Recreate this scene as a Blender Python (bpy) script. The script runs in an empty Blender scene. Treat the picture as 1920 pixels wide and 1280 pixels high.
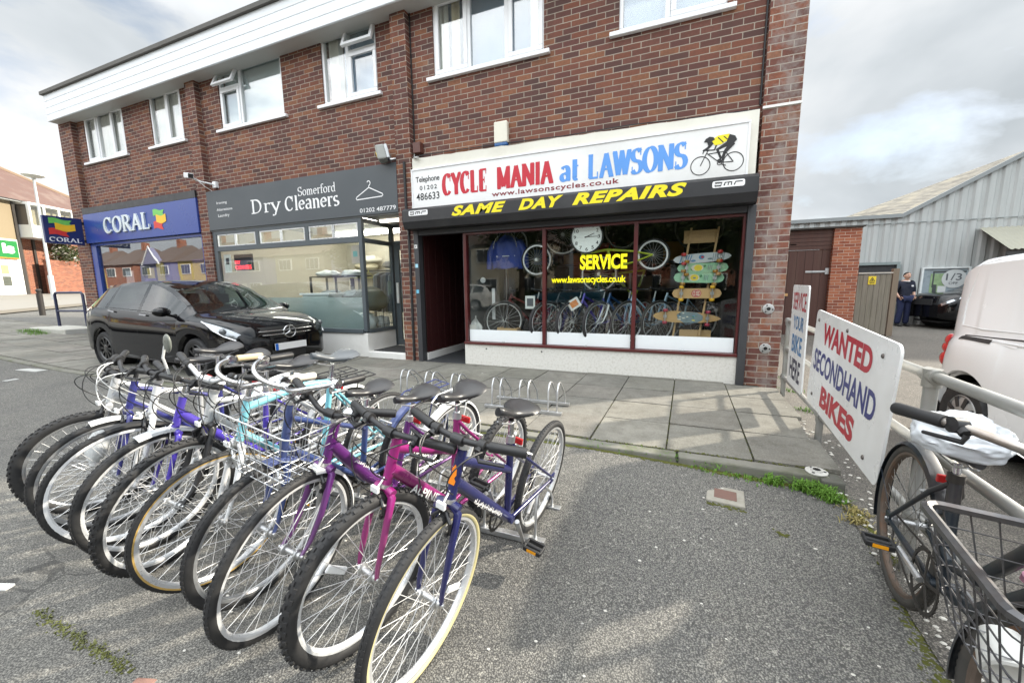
import bpy, bmesh, math, random
from mathutils import Vector, Matrix, noise as mnoise
rnd = random.Random(7)
PI = math.pi
R = math.radians
SC = bpy.context.scene
COL = SC.collection
# ------------------------------------------------------------------ camera
cd = bpy.data.cameras.new("camera"); cam = bpy.data.objects.new("camera", cd); COL.objects.link(cam)
cd.sensor_width = 36; cd.lens = 719.127/1920*36; cd.clip_end = 2000; cd.clip_start = 0.02
_p, _yaw, _roll = .137931946, .379909459, -.010088282
_f = Vector((-math.sin(_yaw)*math.cos(_p), math.cos(_yaw)*math.cos(_p), -math.sin(_p)))
_r = Vector((math.cos(_yaw), math.sin(_yaw), 0)); _u = _r.cross(_f)
_r2 = _r*math.cos(_roll)+_u*math.sin(_roll); _u2 = _u*math.cos(_roll)-_r*math.sin(_roll)
cam.matrix_world = Matrix(((_r2.x,_u2.x,-_f.x,0),(_r2.y,_u2.y,-_f.y,0),(_r2.z,_u2.z,-_f.z,1.22),(0,0,0,1)))
SC.camera = cam
# ------------------------------------------------------------------ sky and sun
SUN_EL = R(29); SUN_DIR = Vector((.80, .60, 0)).normalized()   # horizontal direction towards the sun
w = bpy.data.worlds.new("World"); SC.world = w; w.use_nodes = True
nt = w.node_tree; nt.nodes.clear(); N = nt.nodes.new; L = nt.links.new
out = N('ShaderNodeOutputWorld'); sky = N('ShaderNodeTexSky'); sky.sky_type = 'NISHITA'; sky.sun_disc = False
sky.sun_elevation = SUN_EL; sky.sun_rotation = math.atan2(SUN_DIR.x, SUN_DIR.y)
bg1 = N('ShaderNodeBackground'); bg1.inputs[1].default_value = .12; L(sky.outputs[0], bg1.inputs[0])
tc = N('ShaderNodeTexCoord'); mp = N('ShaderNodeMapping'); mp.inputs['Scale'].default_value = (1, 1, 2.2)
mp.inputs['Location'].default_value = (3.7, 1.3, .6)
L(tc.outputs['Generated'], mp.inputs[0])
n1 = N('ShaderNodeTexNoise'); n1.inputs['Scale'].default_value = 2.1; n1.inputs['Detail'].default_value = 7; n1.inputs['Roughness'].default_value = .55
n1.inputs['Distortion'].default_value = .35
L(mp.outputs[0], n1.inputs['Vector'])
n2 = N('ShaderNodeTexNoise'); n2.inputs['Scale'].default_value = 1.3; n2.inputs['Detail'].default_value = 6; n2.inputs['Distortion'].default_value = .3
mp2 = N('ShaderNodeMapping'); mp2.inputs['Location'].default_value = (8.1, 4.4, 2.0); mp2.inputs['Scale'].default_value = (1, 1, 1.8)
L(tc.outputs['Generated'], mp2.inputs[0]); L(mp2.outputs[0], n2.inputs['Vector'])
cr = N('ShaderNodeValToRGB'); e = cr.color_ramp.elements
e[0].position = .34; e[0].color = (.45, .50, .535, 1); e[1].position = .64; e[1].color = (1.12, 1.12, 1.12, 1)
el = e.new(.46); el.color = (.70, .745, .78, 1)
L(n2.outputs[0], cr.inputs[0])
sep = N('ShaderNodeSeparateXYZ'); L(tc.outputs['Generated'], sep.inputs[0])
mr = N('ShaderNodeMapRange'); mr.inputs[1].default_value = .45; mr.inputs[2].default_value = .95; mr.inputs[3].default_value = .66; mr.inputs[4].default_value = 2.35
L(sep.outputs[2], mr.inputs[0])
mb = N('ShaderNodeMapRange'); mb.inputs[1].default_value = .15; mb.inputs[2].default_value = -.6; mb.inputs[3].default_value = 0; mb.inputs[4].default_value = 1.5   # sky brightness added behind the viewer to fill the shaded shop fronts
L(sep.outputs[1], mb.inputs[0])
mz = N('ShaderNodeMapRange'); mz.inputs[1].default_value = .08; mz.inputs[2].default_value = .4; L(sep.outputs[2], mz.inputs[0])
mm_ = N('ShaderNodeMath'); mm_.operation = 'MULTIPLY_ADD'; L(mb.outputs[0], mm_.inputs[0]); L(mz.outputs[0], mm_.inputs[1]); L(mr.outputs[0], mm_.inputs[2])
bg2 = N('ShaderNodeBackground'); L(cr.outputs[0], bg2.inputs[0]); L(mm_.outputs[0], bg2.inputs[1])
cov = N('ShaderNodeMapRange'); cov.inputs[1].default_value = .33; cov.inputs[2].default_value = .45; cov.inputs[3].default_value = .35; cov.inputs[4].default_value = 1.0
L(n1.outputs[0], cov.inputs[0])
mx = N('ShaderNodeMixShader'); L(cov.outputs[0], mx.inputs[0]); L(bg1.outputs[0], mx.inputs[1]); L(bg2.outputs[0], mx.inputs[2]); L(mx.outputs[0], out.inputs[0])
sd = bpy.data.lights.new("sun", 'SUN'); sd.energy = 5.0; sd.angle = R(1.6); sd.color = (1, .92, .78)
so = bpy.data.objects.new("sun", sd); COL.objects.link(so)
sv = Vector((SUN_DIR.x*math.cos(SUN_EL), SUN_DIR.y*math.cos(SUN_EL), math.sin(SUN_EL)))
so.rotation_euler = sv.to_track_quat('Z', 'Y').to_euler()
SC.view_settings.view_transform = 'Standard'; SC.view_settings.look = 'None'; SC.view_settings.exposure = .68; SC.view_settings.gamma = 1
SC.cycles.max_bounces = 8; SC.cycles.transparent_max_bounces = 16; SC.cycles.caustics_reflective = False; SC.cycles.caustics_refractive = False

# ------------------------------------------------------------------ mesh helper
class MB:
    def __init__(s): s.v = []; s.f = []; s.m = []
    def add(s, vs, fs, mi=0, M=None):
        o = len(s.v)
        for p in vs:
            p = Vector(p)
            s.v.append(M @ p if M is not None else p)
        for f in fs: s.f.append(tuple(i+o for i in f)); s.m.append(mi)
    def box(s, x0, x1, y0, y1, z0, z1, mi=0, M=None):
        vs = [(x0,y0,z0),(x1,y0,z0),(x1,y1,z0),(x0,y1,z0),(x0,y0,z1),(x1,y0,z1),(x1,y1,z1),(x0,y1,z1)]
        s.add(vs, [(3,2,1,0),(4,5,6,7),(0,1,5,4),(1,2,6,5),(2,3,7,6),(3,0,4,7)], mi, M)
    def quad(s, a, b, c, d, mi=0): s.add([a,b,c,d], [(0,1,2,3)], mi)
    def prism(s, poly, d0, d1, mi=0, M=None):
        """polygon in (x,z) extruded along y from d0 to d1"""
        n = len(poly)
        vs = [(x,d0,z) for x,z in poly]+[(x,d1,z) for x,z in poly]
        fs = [tuple(range(n)), tuple(range(2*n-1, n-1, -1))]+[(i,i+n,(i+1)%n+n,(i+1)%n) for i in range(n)]
        s.add(vs, fs, mi, M)
    def tube(s, pts, r, n=8, closed=False, mi=0, M=None, cap=True, sq=None):
        pts = [Vector(p) for p in pts]; k = len(pts)
        rr = r if isinstance(r, (list, tuple)) else [r]*k
        tang = []
        for i in range(k):
            a = pts[(i-1) % k] if (closed or i > 0) else pts[i]
            b = pts[(i+1) % k] if (closed or i < k-1) else pts[i]
            t = (b-a); tang.append(t.normalized() if t.length > 1e-9 else Vector((0,0,1)))
        ref = Vector((0,0,1)) if abs(tang[0].z) < .9 else Vector((1,0,0))
        nrm = (ref-tang[0]*ref.dot(tang[0])).normalized()
        vs = []
        for i in range(k):
            nrm = (nrm-tang[i]*nrm.dot(tang[i]))
            nrm = nrm.normalized() if nrm.length > 1e-9 else tang[i].orthogonal().normalized()
            bn = tang[i].cross(nrm)
            for j in range(n):
                a = 2*PI*j/n
                vs.append(pts[i]+nrm*(math.cos(a)*rr[i])+bn*(math.sin(a)*rr[i]*(sq or 1)))
        fs = []
        for i in range(k if closed else k-1):
            i2 = (i+1) % k
            for j in range(n):
                j2 = (j+1) % n
                fs.append((i*n+j, i*n+j2, i2*n+j2, i2*n+j))
        if cap and not closed:
            fs.append(tuple(range(n-1, -1, -1))); fs.append(tuple((k-1)*n+j for j in range(n)))
        s.add(vs, fs, mi, M)
    def lathe(s, prof, n=24, mi=0, M=None, closed=False):
        """profile (radius, height) turned about local z"""
        k = len(prof); vs = []
        for r, h in prof:
            for j in range(n):
                a = 2*PI*j/n; vs.append((r*math.cos(a), r*math.sin(a), h))
        fs = []
        for i in range(k if closed else k-1):
            i2 = (i+1) % k
            for j in range(n):
                j2 = (j+1) % n; fs.append((i*n+j, i*n+j2, i2*n+j2, i2*n+j))
        s.add(vs, fs, mi, M)
    def ball(s, c, rx, ry=None, rz=None, n=12, m=8, mi=0, M=None):
        ry = ry or rx; rz = rz or rx; c = Vector(c)
        vs = [c+Vector((0,0,-rz))]
        for i in range(1, m):
            t = -PI/2+PI*i/m
            for j in range(n):
                a = 2*PI*j/n; vs.append(c+Vector((rx*math.cos(t)*math.cos(a), ry*math.cos(t)*math.sin(a), rz*math.sin(t))))
        vs.append(c+Vector((0,0,rz))); fs = []
        for j in range(n): fs.append((0, 1+(j+1) % n, 1+j))
        for i in range(m-2):
            for j in range(n):
                a = 1+i*n; b = a+n; fs.append((a+j, a+(j+1) % n, b+(j+1) % n, b+j))
        b = 1+(m-2)*n; t = len(vs)-1
        for j in range(n): fs.append((b+j, b+(j+1) % n, t))
        s.add(vs, fs, mi, M)
    def grid(s, rows, mi=0, M=None, closed=False):
        """rows: list of equally long lists of points"""
        k = len(rows); n = len(rows[0]); vs = [p for r in rows for p in r]; fs = []
        for i in range(k-1):
            for j in range(n if closed else n-1):
                j2 = (j+1) % n; fs.append((i*n+j, i*n+j2, (i+1)*n+j2, (i+1)*n+j))
        s.add(vs, fs, mi, M)
    def build(s, name, mats, parent=None, smooth=None, bevel=0, loc=None, rot=None, seg=2):
        me = bpy.data.meshes.new(name); me.from_pydata([tuple(p) for p in s.v], [], s.f)
        if not isinstance(mats, (list, tuple)): mats = [mats]
        for m in mats: me.materials.append(m)
        if len(mats) > 1: me.polygons.foreach_set('material_index', s.m)
        me.update()
        if smooth:
            me.polygons.foreach_set('use_smooth', [True]*len(me.polygons)); me.set_sharp_from_angle(angle=R(smooth))
        o = bpy.data.objects.new(name, me); COL.objects.link(o)
        if parent: o.parent = parent
        if loc: o.location = loc
        if rot: o.rotation_euler = rot
        if bevel:
            b = o.modifiers.new('edge', 'BEVEL'); b.width = bevel; b.segments = seg; b.limit_method = 'ANGLE'; b.angle_limit = R(40)
        return o

def tag(o, label=None, cat=None, group=None, kind=None):
    if label: o['label'] = label
    if cat: o['category'] = cat
    if group: o['group'] = group
    if kind: o['kind'] = kind
    return o
def empty(name, label, cat, loc=(0,0,0), rz=0, group=None):
    o = bpy.data.objects.new(name, None); COL.objects.link(o); o.location = loc; o.rotation_euler = (0,0,rz); o.empty_display_size = .1
    return tag(o, label, cat, group)
def frame_M(O, X, Y, Z):
    return Matrix(((X[0],Y[0],Z[0],O[0]),(X[1],Y[1],Z[1],O[1]),(X[2],Y[2],Z[2],O[2]),(0,0,0,1)))
def T(x, y, z): return Matrix.Translation((x, y, z))
def RX(a): return Matrix.Rotation(a, 4, 'X')
def RY(a): return Matrix.Rotation(a, 4, 'Y')
def RZ(a): return Matrix.Rotation(a, 4, 'Z')
def lerp(a, b, t): return a+(b-a)*t
def itp(tab, x):
    if x <= tab[0][0]: return tab[0][1]
    for (a, va), (b, vb) in zip(tab, tab[1:]):
        if x <= b: return lerp(va, vb, (x-a)/(b-a))
    return tab[-1][1]
def smoothtab(tab, x):
    """Catmull-Rom through a table"""
    n = len(tab)
    if x <= tab[0][0]: return tab[0][1]
    if x >= tab[-1][0]: return tab[-1][1]
    for i in range(n-1):
        if x <= tab[i+1][0]:
            x0, y0 = tab[i]; x1, y1 = tab[i+1]; t = (x-x0)/(x1-x0); h = x1-x0
            m0 = (y1-tab[i-1][1])/(x1-tab[i-1][0]) if i > 0 else (y1-y0)/h
            m1 = (tab[i+2][1]-y0)/(tab[i+2][0]-x0) if i < n-2 else (y1-y0)/h
            return (2*t**3-3*t**2+1)*y0+(t**3-2*t**2+t)*h*m0+(-2*t**3+3*t**2)*y1+(t**3-t**2)*h*m1
def arc(cx, cy, rx, ry, a0, a1, n=12):
    return [(cx+rx*math.cos(R(lerp(a0, a1, i/n))), cy+ry*math.sin(R(lerp(a0, a1, i/n)))) for i in range(n+1)]

# ------------------------------------------------------------------ materials
def nodes(name):
    m = bpy.data.materials.new(name); m.use_nodes = True; t = m.node_tree
    b = t.nodes['Principled BSDF']
    return m, t, b
class NT:
    def __init__(s, t): s.t = t
    def n(s, ty, **kw):
        nd = s.t.nodes.new(ty)
        for k, v in kw.items():
            if k.startswith('i_'): nd.inputs[k[2:].replace('_', ' ')].default_value = v
            else: setattr(nd, k, v)
        return nd
    def l(s, a, b): s.t.links.new(a, b)
    def math(s, op, a, b=None, c=None):
        nd = s.t.nodes.new('ShaderNodeMath'); nd.operation = op
        for i, x in enumerate((a, b, c)):
            if x is None: continue
            if isinstance(x, (int, float)): nd.inputs[i].default_value = x
            else: s.l(x, nd.inputs[i])
        return nd.outputs[0]
    def mix(s, fac, a, b, mode='MIX'):
        nd = s.t.nodes.new('ShaderNodeMix'); nd.data_type = 'RGBA'; nd.blend_type = mode
        for idx, x in ((0, fac), (6, a), (7, b)):
            if isinstance(x, (int, float)): nd.inputs[idx].default_value = x
            elif isinstance(x, tuple): nd.inputs[idx].default_value = x if len(x) == 4 else (*x, 1)
            else: s.l(x, nd.inputs[idx])
        return nd.outputs[2]
    def noise(s, vec, scale, detail=4, rough=.55, dist=0):
        nd = s.n('ShaderNodeTexNoise'); nd.inputs['Scale'].default_value = scale; nd.inputs['Detail'].default_value = detail
        nd.inputs['Roughness'].default_value = rough; nd.inputs['Distortion'].default_value = dist
        if vec is not None: s.l(vec, nd.inputs['Vector'])
        return nd.outputs[0]
    def ramp(s, x, stops):
        nd = s.n('ShaderNodeValToRGB'); el = nd.color_ramp.elements
        while len(el) < len(stops): el.new(.5)
        for e_, (p, c) in zip(el, stops):
            e_.position = p; e_.color = (*c, 1) if len(c) == 3 else c
        s.l(x, nd.inputs[0]); return nd.outputs[0]
    def maprange(s, x, a, b, c, d):
        nd = s.n('ShaderNodeMapRange')
        for i, v in enumerate((a, b, c, d)): nd.inputs[i+1].default_value = v
        s.l(x, nd.inputs[0]); return nd.outputs[0]
    def bump(s, h, strength, dist, b):
        nd = s.n('ShaderNodeBump'); nd.inputs['Strength'].default_value = strength; nd.inputs['Distance'].default_value = dist
        s.l(h, nd.inputs['Height']); s.l(nd.outputs[0], b.inputs['Normal'])
def sset(b, **kw):
    for k, v in kw.items(): b.inputs[k.replace('_', ' ')].default_value = v
MATS = {}
def pm(name, col, rough=.5, metal=0, var=.12, scale=12, bump=0, coat=0, spec=.5, dirt=None, dirt_amt=.5, stretch=None, emit=0, bdist=.004):
    """painted / plastic / metal surface with a little uneven colour, gloss and optional grime"""
    if name in MATS: return MATS[name]
    m, t, b = nodes(name); q = NT(t)
    co = q.n('ShaderNodeTexCoord').outputs['Object']
    if stretch:
        mp = q.n('ShaderNodeMapping'); mp.inputs['Scale'].default_value = stretch; q.l(co, mp.inputs[0]); co = mp.outputs[0]
    n = q.noise(co, scale, 5)
    c = q.mix(n, tuple(min(1, x*(1-var)) for x in col), tuple(min(1, x*(1+var)) for x in col))
    if dirt:
        d = q.maprange(q.noise(co, scale*.35, 7, .65), .48, .72, 0, dirt_amt)
        c = q.mix(d, c, dirt)
    q.l(c, b.inputs['Base Color'])
    q.l(q.maprange(n, .3, .7, max(.02, rough*.82), min(1, rough*1.18)), b.inputs['Roughness'])
    sset(b, Metallic=metal, Coat_Weight=coat, Coat_Roughness=.06, Specular_IOR_Level=spec)
    if bump: q.bump(q.noise(co, scale*2.5, 4), bump, bdist, b)
    if emit:
        b.inputs['Emission Color'].default_value = (*col, 1); b.inputs['Emission Strength'].default_value = emit
    MATS[name] = m; return m
def glass_mat(name, tint=(1,1,1), base=.03, rough=0.0, gain=1.0):
    if name in MATS: return MATS[name]
    m, t, b = nodes(name); q = NT(t); t.nodes.remove(b)
    o = [x for x in t.nodes if x.type == 'OUTPUT_MATERIAL'][0]
    tr = q.n('ShaderNodeBsdfTransparent'); tr.inputs[0].default_value = (*tint, 1)
    gl = q.n('ShaderNodeBsdfGlossy'); gl.inputs['Roughness'].default_value = rough; gl.inputs['Color'].default_value = (1,1,1,1)
    co = q.n('ShaderNodeTexCoord').outputs['Object']
    bp = q.n('ShaderNodeBump'); bp.inputs['Strength'].default_value = .05; bp.inputs['Distance'].default_value = .02
    q.l(q.noise(co, .9, 2), bp.inputs['Height']); q.l(bp.outputs[0], gl.inputs['Normal'])
    gm = q.n('ShaderNodeNewGeometry'); dt = q.n('ShaderNodeVectorMath', operation='DOT_PRODUCT'); q.l(gm.outputs['Incoming'], dt.inputs[0]); q.l(gm.outputs['Normal'], dt.inputs[1])
    sch = q.math('MULTIPLY_ADD', q.math('POWER', q.math('SUBTRACT', 1, q.math('ABSOLUTE', dt.outputs['Value'])), 5), .96, .04)
    fac = q.math('MULTIPLY_ADD', sch, gain, base)
    mx = q.n('ShaderNodeMixShader'); q.l(fac, mx.inputs[0]); q.l(tr.outputs[0], mx.inputs[1]); q.l(gl.outputs[0], mx.inputs[2]); q.l(mx.outputs[0], o.inputs[0])
    MATS[name] = m; return m
def brick_mat(name, cols, mortar, u=.225, h=.075, mw=.010, offs=0.0, stain=None, bump=.5):
    """stretcher bond from world metres; picks the wall's own horizontal axis from the face normal"""
    if name in MATS: return MATS[name]
    m, t, b = nodes(name); q = NT(t)
    g = q.n('ShaderNodeNewGeometry'); sp = q.n('ShaderNodeSeparateXYZ'); co = q.n('ShaderNodeTexCoord').outputs['Object']; q.l(co, sp.inputs[0])
    tn = q.n('ShaderNodeVectorTransform', vector_type='NORMAL', convert_from='WORLD', convert_to='OBJECT'); q.l(g.outputs['True Normal'], tn.inputs[0])
    sn = q.n('ShaderNodeSeparateXYZ'); q.l(tn.outputs[0], sn.inputs[0])
    side = q.math('GREATER_THAN', q.math('ABSOLUTE', sn.outputs[0]), .5)
    hor = q.math('ADD', q.math('MULTIPLY', sp.outputs[0], q.math('SUBTRACT', 1, side)), q.math('MULTIPLY', sp.outputs[1], side))
    hor = q.math('ADD', hor, 200.0+offs); z = q.math('ADD', sp.outputs[2], 30.0)
    wob = q.noise(co, 9, 2); hor = q.math('ADD', hor, q.math('MULTIPLY', q.math('SUBTRACT', wob, .5), .006))
    z = q.math('ADD', z, q.math('MULTIPLY', q.math('SUBTRACT', q.noise(co, 6, 2), .5), .005))
    row = q.math('FLOOR', q.math('DIVIDE', z, h)); odd = q.math('MODULO', row, 2)
    uu = q.math('ADD', q.math('DIVIDE', hor, u), q.math('MULTIPLY', odd, .5)); col = q.math('FLOOR', uu)
    fu = q.math('MULTIPLY', q.math('FRACT', uu), u); fz = q.math('MULTIPLY', q.math('FRACT', q.math('DIVIDE', z, h)), h)
    mu = q.math('LESS_THAN', fu, mw); mz = q.math('LESS_THAN', fz, mw); mm = q.math('MAXIMUM', mu, mz)
    cv = q.n('ShaderNodeCombineXYZ'); q.l(col, cv.inputs[0]); q.l(row, cv.inputs[1])
    wn = q.n('ShaderNodeTexWhiteNoise', noise_dimensions='2D'); q.l(cv.outputs[0], wn.inputs['Vector'])
    k = len(cols); rp = q.n('ShaderNodeValToRGB'); rp.color_ramp.interpolation = 'CONSTANT'; el = rp.color_ramp.elements
    while len(el) < k: el.new(.5)
    for i, c in enumerate(cols): el[i].position = i/k; el[i].color = (*c, 1)
    q.l(wn.outputs[0], rp.inputs[0])
    n = q.noise(co, 38, 5, .6); c = q.mix(q.maprange(n, .3, .7, 0, 1), rp.outputs[0], q.mix(.45, rp.outputs[0], (.09,.05,.04)), 'MIX')
    mps = q.n('ShaderNodeMapping'); mps.inputs['Scale'].default_value = (2.2, 2.2, .25); q.l(co, mps.inputs[0]); strk = q.noise(mps.outputs[0], 1.6, 6, .65)
    c = q.mix(q.maprange(strk, .52, .78, 0, .4), c, (.06,.045,.04)); c = q.mix(q.maprange(q.noise(co, 2.1, 6, .7), .6, .8, 0, .22), c, (.42,.36,.30))
    big = q.noise(co, .8, 4); c = q.mix(q.maprange(big, .4, .75, 0, .35), c, q.mix(.5, c, (.02,.015,.012)))
    mo = q.mix(q.maprange(q.noise(co, 5, 4), .35, .65, 0, 1), mortar, tuple(x*.72 for x in mortar))
    c = q.mix(mm, c, mo)
    if stain:
        # pale lime bloom / dirt with a shape of its own: stain = (colour, x0, x1, amount)
        scol, x0, x1, amt = stain
        cx = q.math('SUBTRACT', 1, q.math('ABSOLUTE', q.maprange(sp.outputs[0], x0, x1, -1, 1)))
        f = q.maprange(q.math('ADD', q.noise(co, 4.5, 7, .7), q.math('MULTIPLY', cx, .12)), .52, .70, 0, amt)
        c = q.mix(f, c, scol)
    q.l(c, b.inputs['Base Color']); sset(b, Roughness=.88, Specular_IOR_Level=.25)
    hgt = q.math('ADD', q.math('MULTIPLY', q.math('SUBTRACT', 1, mm), 1.0), q.math('MULTIPLY', n, .35))
    q.bump(hgt, bump, .006, b)
    MATS[name] = m; return m

BRICK = brick_mat('dark multi brick', [(.195,.077,.054),(.13,.058,.049),(.225,.090,.058),(.095,.051,.047),(.16,.066,.051),(.27,.118,.066),(.14,.060,.052),(.185,.078,.060),(.115,.057,.050),(.21,.080,.052)], (.38,.325,.265), stain=None)
BRICKP = brick_mat('stained pier brick', [(.24,.092,.062),(.15,.062,.05),(.27,.10,.06),(.185,.072,.055),(.30,.14,.085),(.16,.066,.056)], (.42,.36,.30), offs=.06, stain=((.30,.275,.255), .95, 1.40, .6))
BRICKR = brick_mat('orange red brick', [(.40,.13,.07),(.33,.10,.055),(.44,.16,.085),(.28,.09,.055)], (.52,.42,.34))
WHITEP = pm('white upvc', (.80,.81,.82), .32, var=.03, scale=3)
WHITEPAINT = pm('white painted render', (.74,.73,.70), .7, var=.05, scale=3, bump=.15, dirt=(.45,.43,.38), dirt_amt=.35)
CREAM = pm('cream painted board', (.70,.68,.60), .6, var=.06, scale=2, dirt=(.42,.38,.30), dirt_amt=.4)
GREYF = pm('slate grey aluminium', (.075,.09,.10), .42, var=.05, scale=5)
MAROON = pm('maroon gloss paint', (.085,.012,.012), .32, var=.15, scale=6, coat=.3)
BLACKM = pm('black painted metal', (.018,.018,.020), .42, var=.2, scale=8)
DKGREY = pm('charcoal painted metal', (.045,.046,.05), .45, var=.12, scale=6)
BLACKP = pm('black plastic', (.016,.016,.017), .5, var=.2, scale=20)
RUBBER = pm('black rubber', (.020,.020,.021), .7, var=.25, scale=18, dirt=(.035,.033,.03), dirt_amt=.3)
RUBBERD = pm('dusty rubber', (.05,.047,.042), .85, var=.25, scale=14, dirt=(.16,.13,.10), dirt_amt=.5)
STEEL = pm('galvanised steel', (.55,.56,.57), .38, metal=.85, var=.12, scale=16, dirt=(.30,.28,.25), dirt_amt=.4)
CHROME = pm('chrome', (.58,.58,.59), .18, metal=1, var=.05, scale=10)
ALU = pm('brushed aluminium rim', (.70,.71,.72), .3, metal=.25, var=.06, scale=12)
SPOKE = pm('spoke steel', (.74,.74,.74), .28, metal=.3, var=.05)
VINYL = pm('black vinyl', (.03,.03,.032), .36, var=.2, scale=14, bump=.08)
GLASS = glass_mat('window glass', (.93,.96,.95), .05)
GLASSD = glass_mat('shop glass', (.92,.94,.93), .0, gain=.75)
# ------------------------------------------------------------------ ground
def rise(x): return .034*max(0, -x-9)
def sstep(t): t = max(0, min(1, t)); return t*t*(3-2*t)
def gz(x, y):
    L_ = rise(max(x, -60))
    if y < -10: return L_-.08
    d = -.15
    if y > 1.7: d = lerp(-.15, lerp(-.035, -.085, sstep((x+.6)/1.5)), sstep((y-1.7)/1.15))
    if y < -2: d = lerp(-.15, -.08, sstep((-2-y)/6))
    if y > 3.02: d = min(d, -.06)
    if x > 1.1: d = lerp(min(d,-.105), -.24, sstep((x-1.1)/1.2)) + .11*sstep((y-5)/8)
    return L_+d
def axis_ticks(vals, step):
    o = []
    for (a, b), s_ in zip(zip(vals, vals[1:]), step):
        n = max(1, round((b-a)/s_)); o += [lerp(a, b, i/n) for i in range(n)]
    return o+[vals[-1]]
def asphalt_mat(name, dark, light, chip, patch, scale=1.0, bump=.5, spots=True):
    m, t, b = nodes(name); q = NT(t); co = q.n('ShaderNodeTexCoord').outputs['Object']
    v = q.n('ShaderNodeTexVoronoi'); v.inputs['Scale'].default_value = 150*scale; q.l(co, v.inputs['Vector'])
    v2 = q.n('ShaderNodeTexVoronoi'); v2.inputs['Scale'].default_value = 85*scale; q.l(co, v2.inputs['Vector'])
    sp = q.n('ShaderNodeSeparateColor'); q.l(v.outputs['Color'], sp.inputs[0])
    sp2 = q.n('ShaderNodeSeparateColor'); q.l(v2.outputs['Color'], sp2.inputs[0])
    big = q.noise(co, .55, 6, .6, .4); mid = q.noise(co, 3.2, 5, .6)
    base = q.mix(q.maprange(big, .36, .64, 0, 1), dark, light)
    base = q.mix(q.maprange(mid, .42, .7, 0, .5), base, patch)
    c = q.mix(q.maprange(sp.outputs[0], .25, .95, 0, .75), base, chip)
    c = q.mix(q.maprange(sp2.outputs[1], .9, .97, 0, .5), c, tuple(min(1, x*1.7) for x in chip))
    c = q.mix(q.maprange(v.outputs['Distance'], .35, .62, 0, .75), c, tuple(x*.25 for x in dark))
    c = q.mix(q.maprange(q.noise(co, 1.6, 3), .55, .75, 0, .35), c, tuple(x*.6 for x in dark))
    if spots:
        v3 = q.n('ShaderNodeTexVoronoi'); v3.inputs['Scale'].default_value = 8; q.l(co, v3.inputs['Vector'])
        sp3 = q.n('ShaderNodeSeparateColor'); q.l(v3.outputs['Color'], sp3.inputs[0])
        f = q.math('MULTIPLY', q.math('LESS_THAN', q.math('ADD', v3.outputs['Distance'], q.math('MULTIPLY', q.noise(co, 60, 2), .12)), .10), q.math('GREATER_THAN', sp3.outputs[0], .86))
        c = q.mix(q.math('MULTIPLY', f, .7), c, (.5,.49,.45))
    c = q.mix(q.maprange(q.noise(co, .9, 5, .6, 1.2), .60, .68, 0, .45), c, tuple(x*.62 for x in dark))   # old oil and damp patches
    # thin dark cracks
    vc = q.n('ShaderNodeTexVoronoi', feature='DISTANCE_TO_EDGE'); vc.inputs['Scale'].default_value = .55
    mpx = q.n('ShaderNodeMapping'); q.l(co, mpx.inputs[0]); wob = q.n('ShaderNodeTexNoise'); wob.inputs['Scale'].default_value = 2.5; q.l(co, wob.inputs['Vector'])
    va = q.n('ShaderNodeVectorMath', operation='MULTIPLY_ADD'); q.l(wob.outputs['Color'], va.inputs[0]); va.inputs[1].default_value = (.5,.5,.5); q.l(co, va.inputs[2]); q.l(va.outputs[0], vc.inputs['Vector'])
    cf = q.math('MULTIPLY', q.math('LESS_THAN', vc.outputs['Distance'], .004), q.maprange(q.noise(co, .4, 2), .5, .6, 0, .6))
    c = q.mix(cf, c, tuple(x*.3 for x in dark))
    q.l(c, b.inputs['Base Color']); sset(b, Roughness=.82, Specular_IOR_Level=.35)
    h = q.math('ADD', q.math('MULTIPLY', v.outputs['Distance'], -1.0), q.math('MULTIPLY', sp.outputs[1], .5))
    q.bump(h, bump, .006, b)
    MATS[name] = m; return m
ASPH = asphalt_mat('worn chipped asphalt', (.118,.116,.112), (.172,.166,.153), (.262,.252,.222), (.21,.20,.174))
YARD = asphalt_mat('yard tarmac and gravel', (.12,.112,.10), (.17,.155,.135), (.235,.215,.185), (.20,.18,.15), scale=.9, bump=.6)
ROADM = asphalt_mat('smooth road tarmac', (.10,.10,.10), (.13,.13,.125), (.17,.17,.165), (.15,.148,.14), scale=.8, bump=.3, spots=False)

xs = axis_ticks([-400,-120,-60,-24,-8,1.0,4,20,120,400], [140,20,3,1.5,.3,.15,1,20,140])
ys = axis_ticks([-400,-80,-12,-1,1.9,3.1,6,20,80,400], [160,16,2,.5,.12,.4,1,12,160])
g = MB(); g.grid([[(x, y, gz(x, y)) for x in xs] for y in ys])
o = g.build('ground', ASPH, smooth=60); tag(o, kind='structure')
# yard surface behind the railing
g = MB()
yx = lambda y: 1.06+.06*(max(y, 1.6)-3.0) if y < 6 else 1.33
xs2 = axis_ticks([0, 1.6, 26], [.2, 2.0]); ys2 = axis_ticks([-8, 1.6, 5.5, 24], [1.2, .3, 1.5])
g.grid([[(yx(y)+x, y, gz(yx(y)+x, y)+.006) for x in xs2] for y in ys2])
o = g.build('yard', YARD, smooth=60); tag(o, kind='structure')

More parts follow.
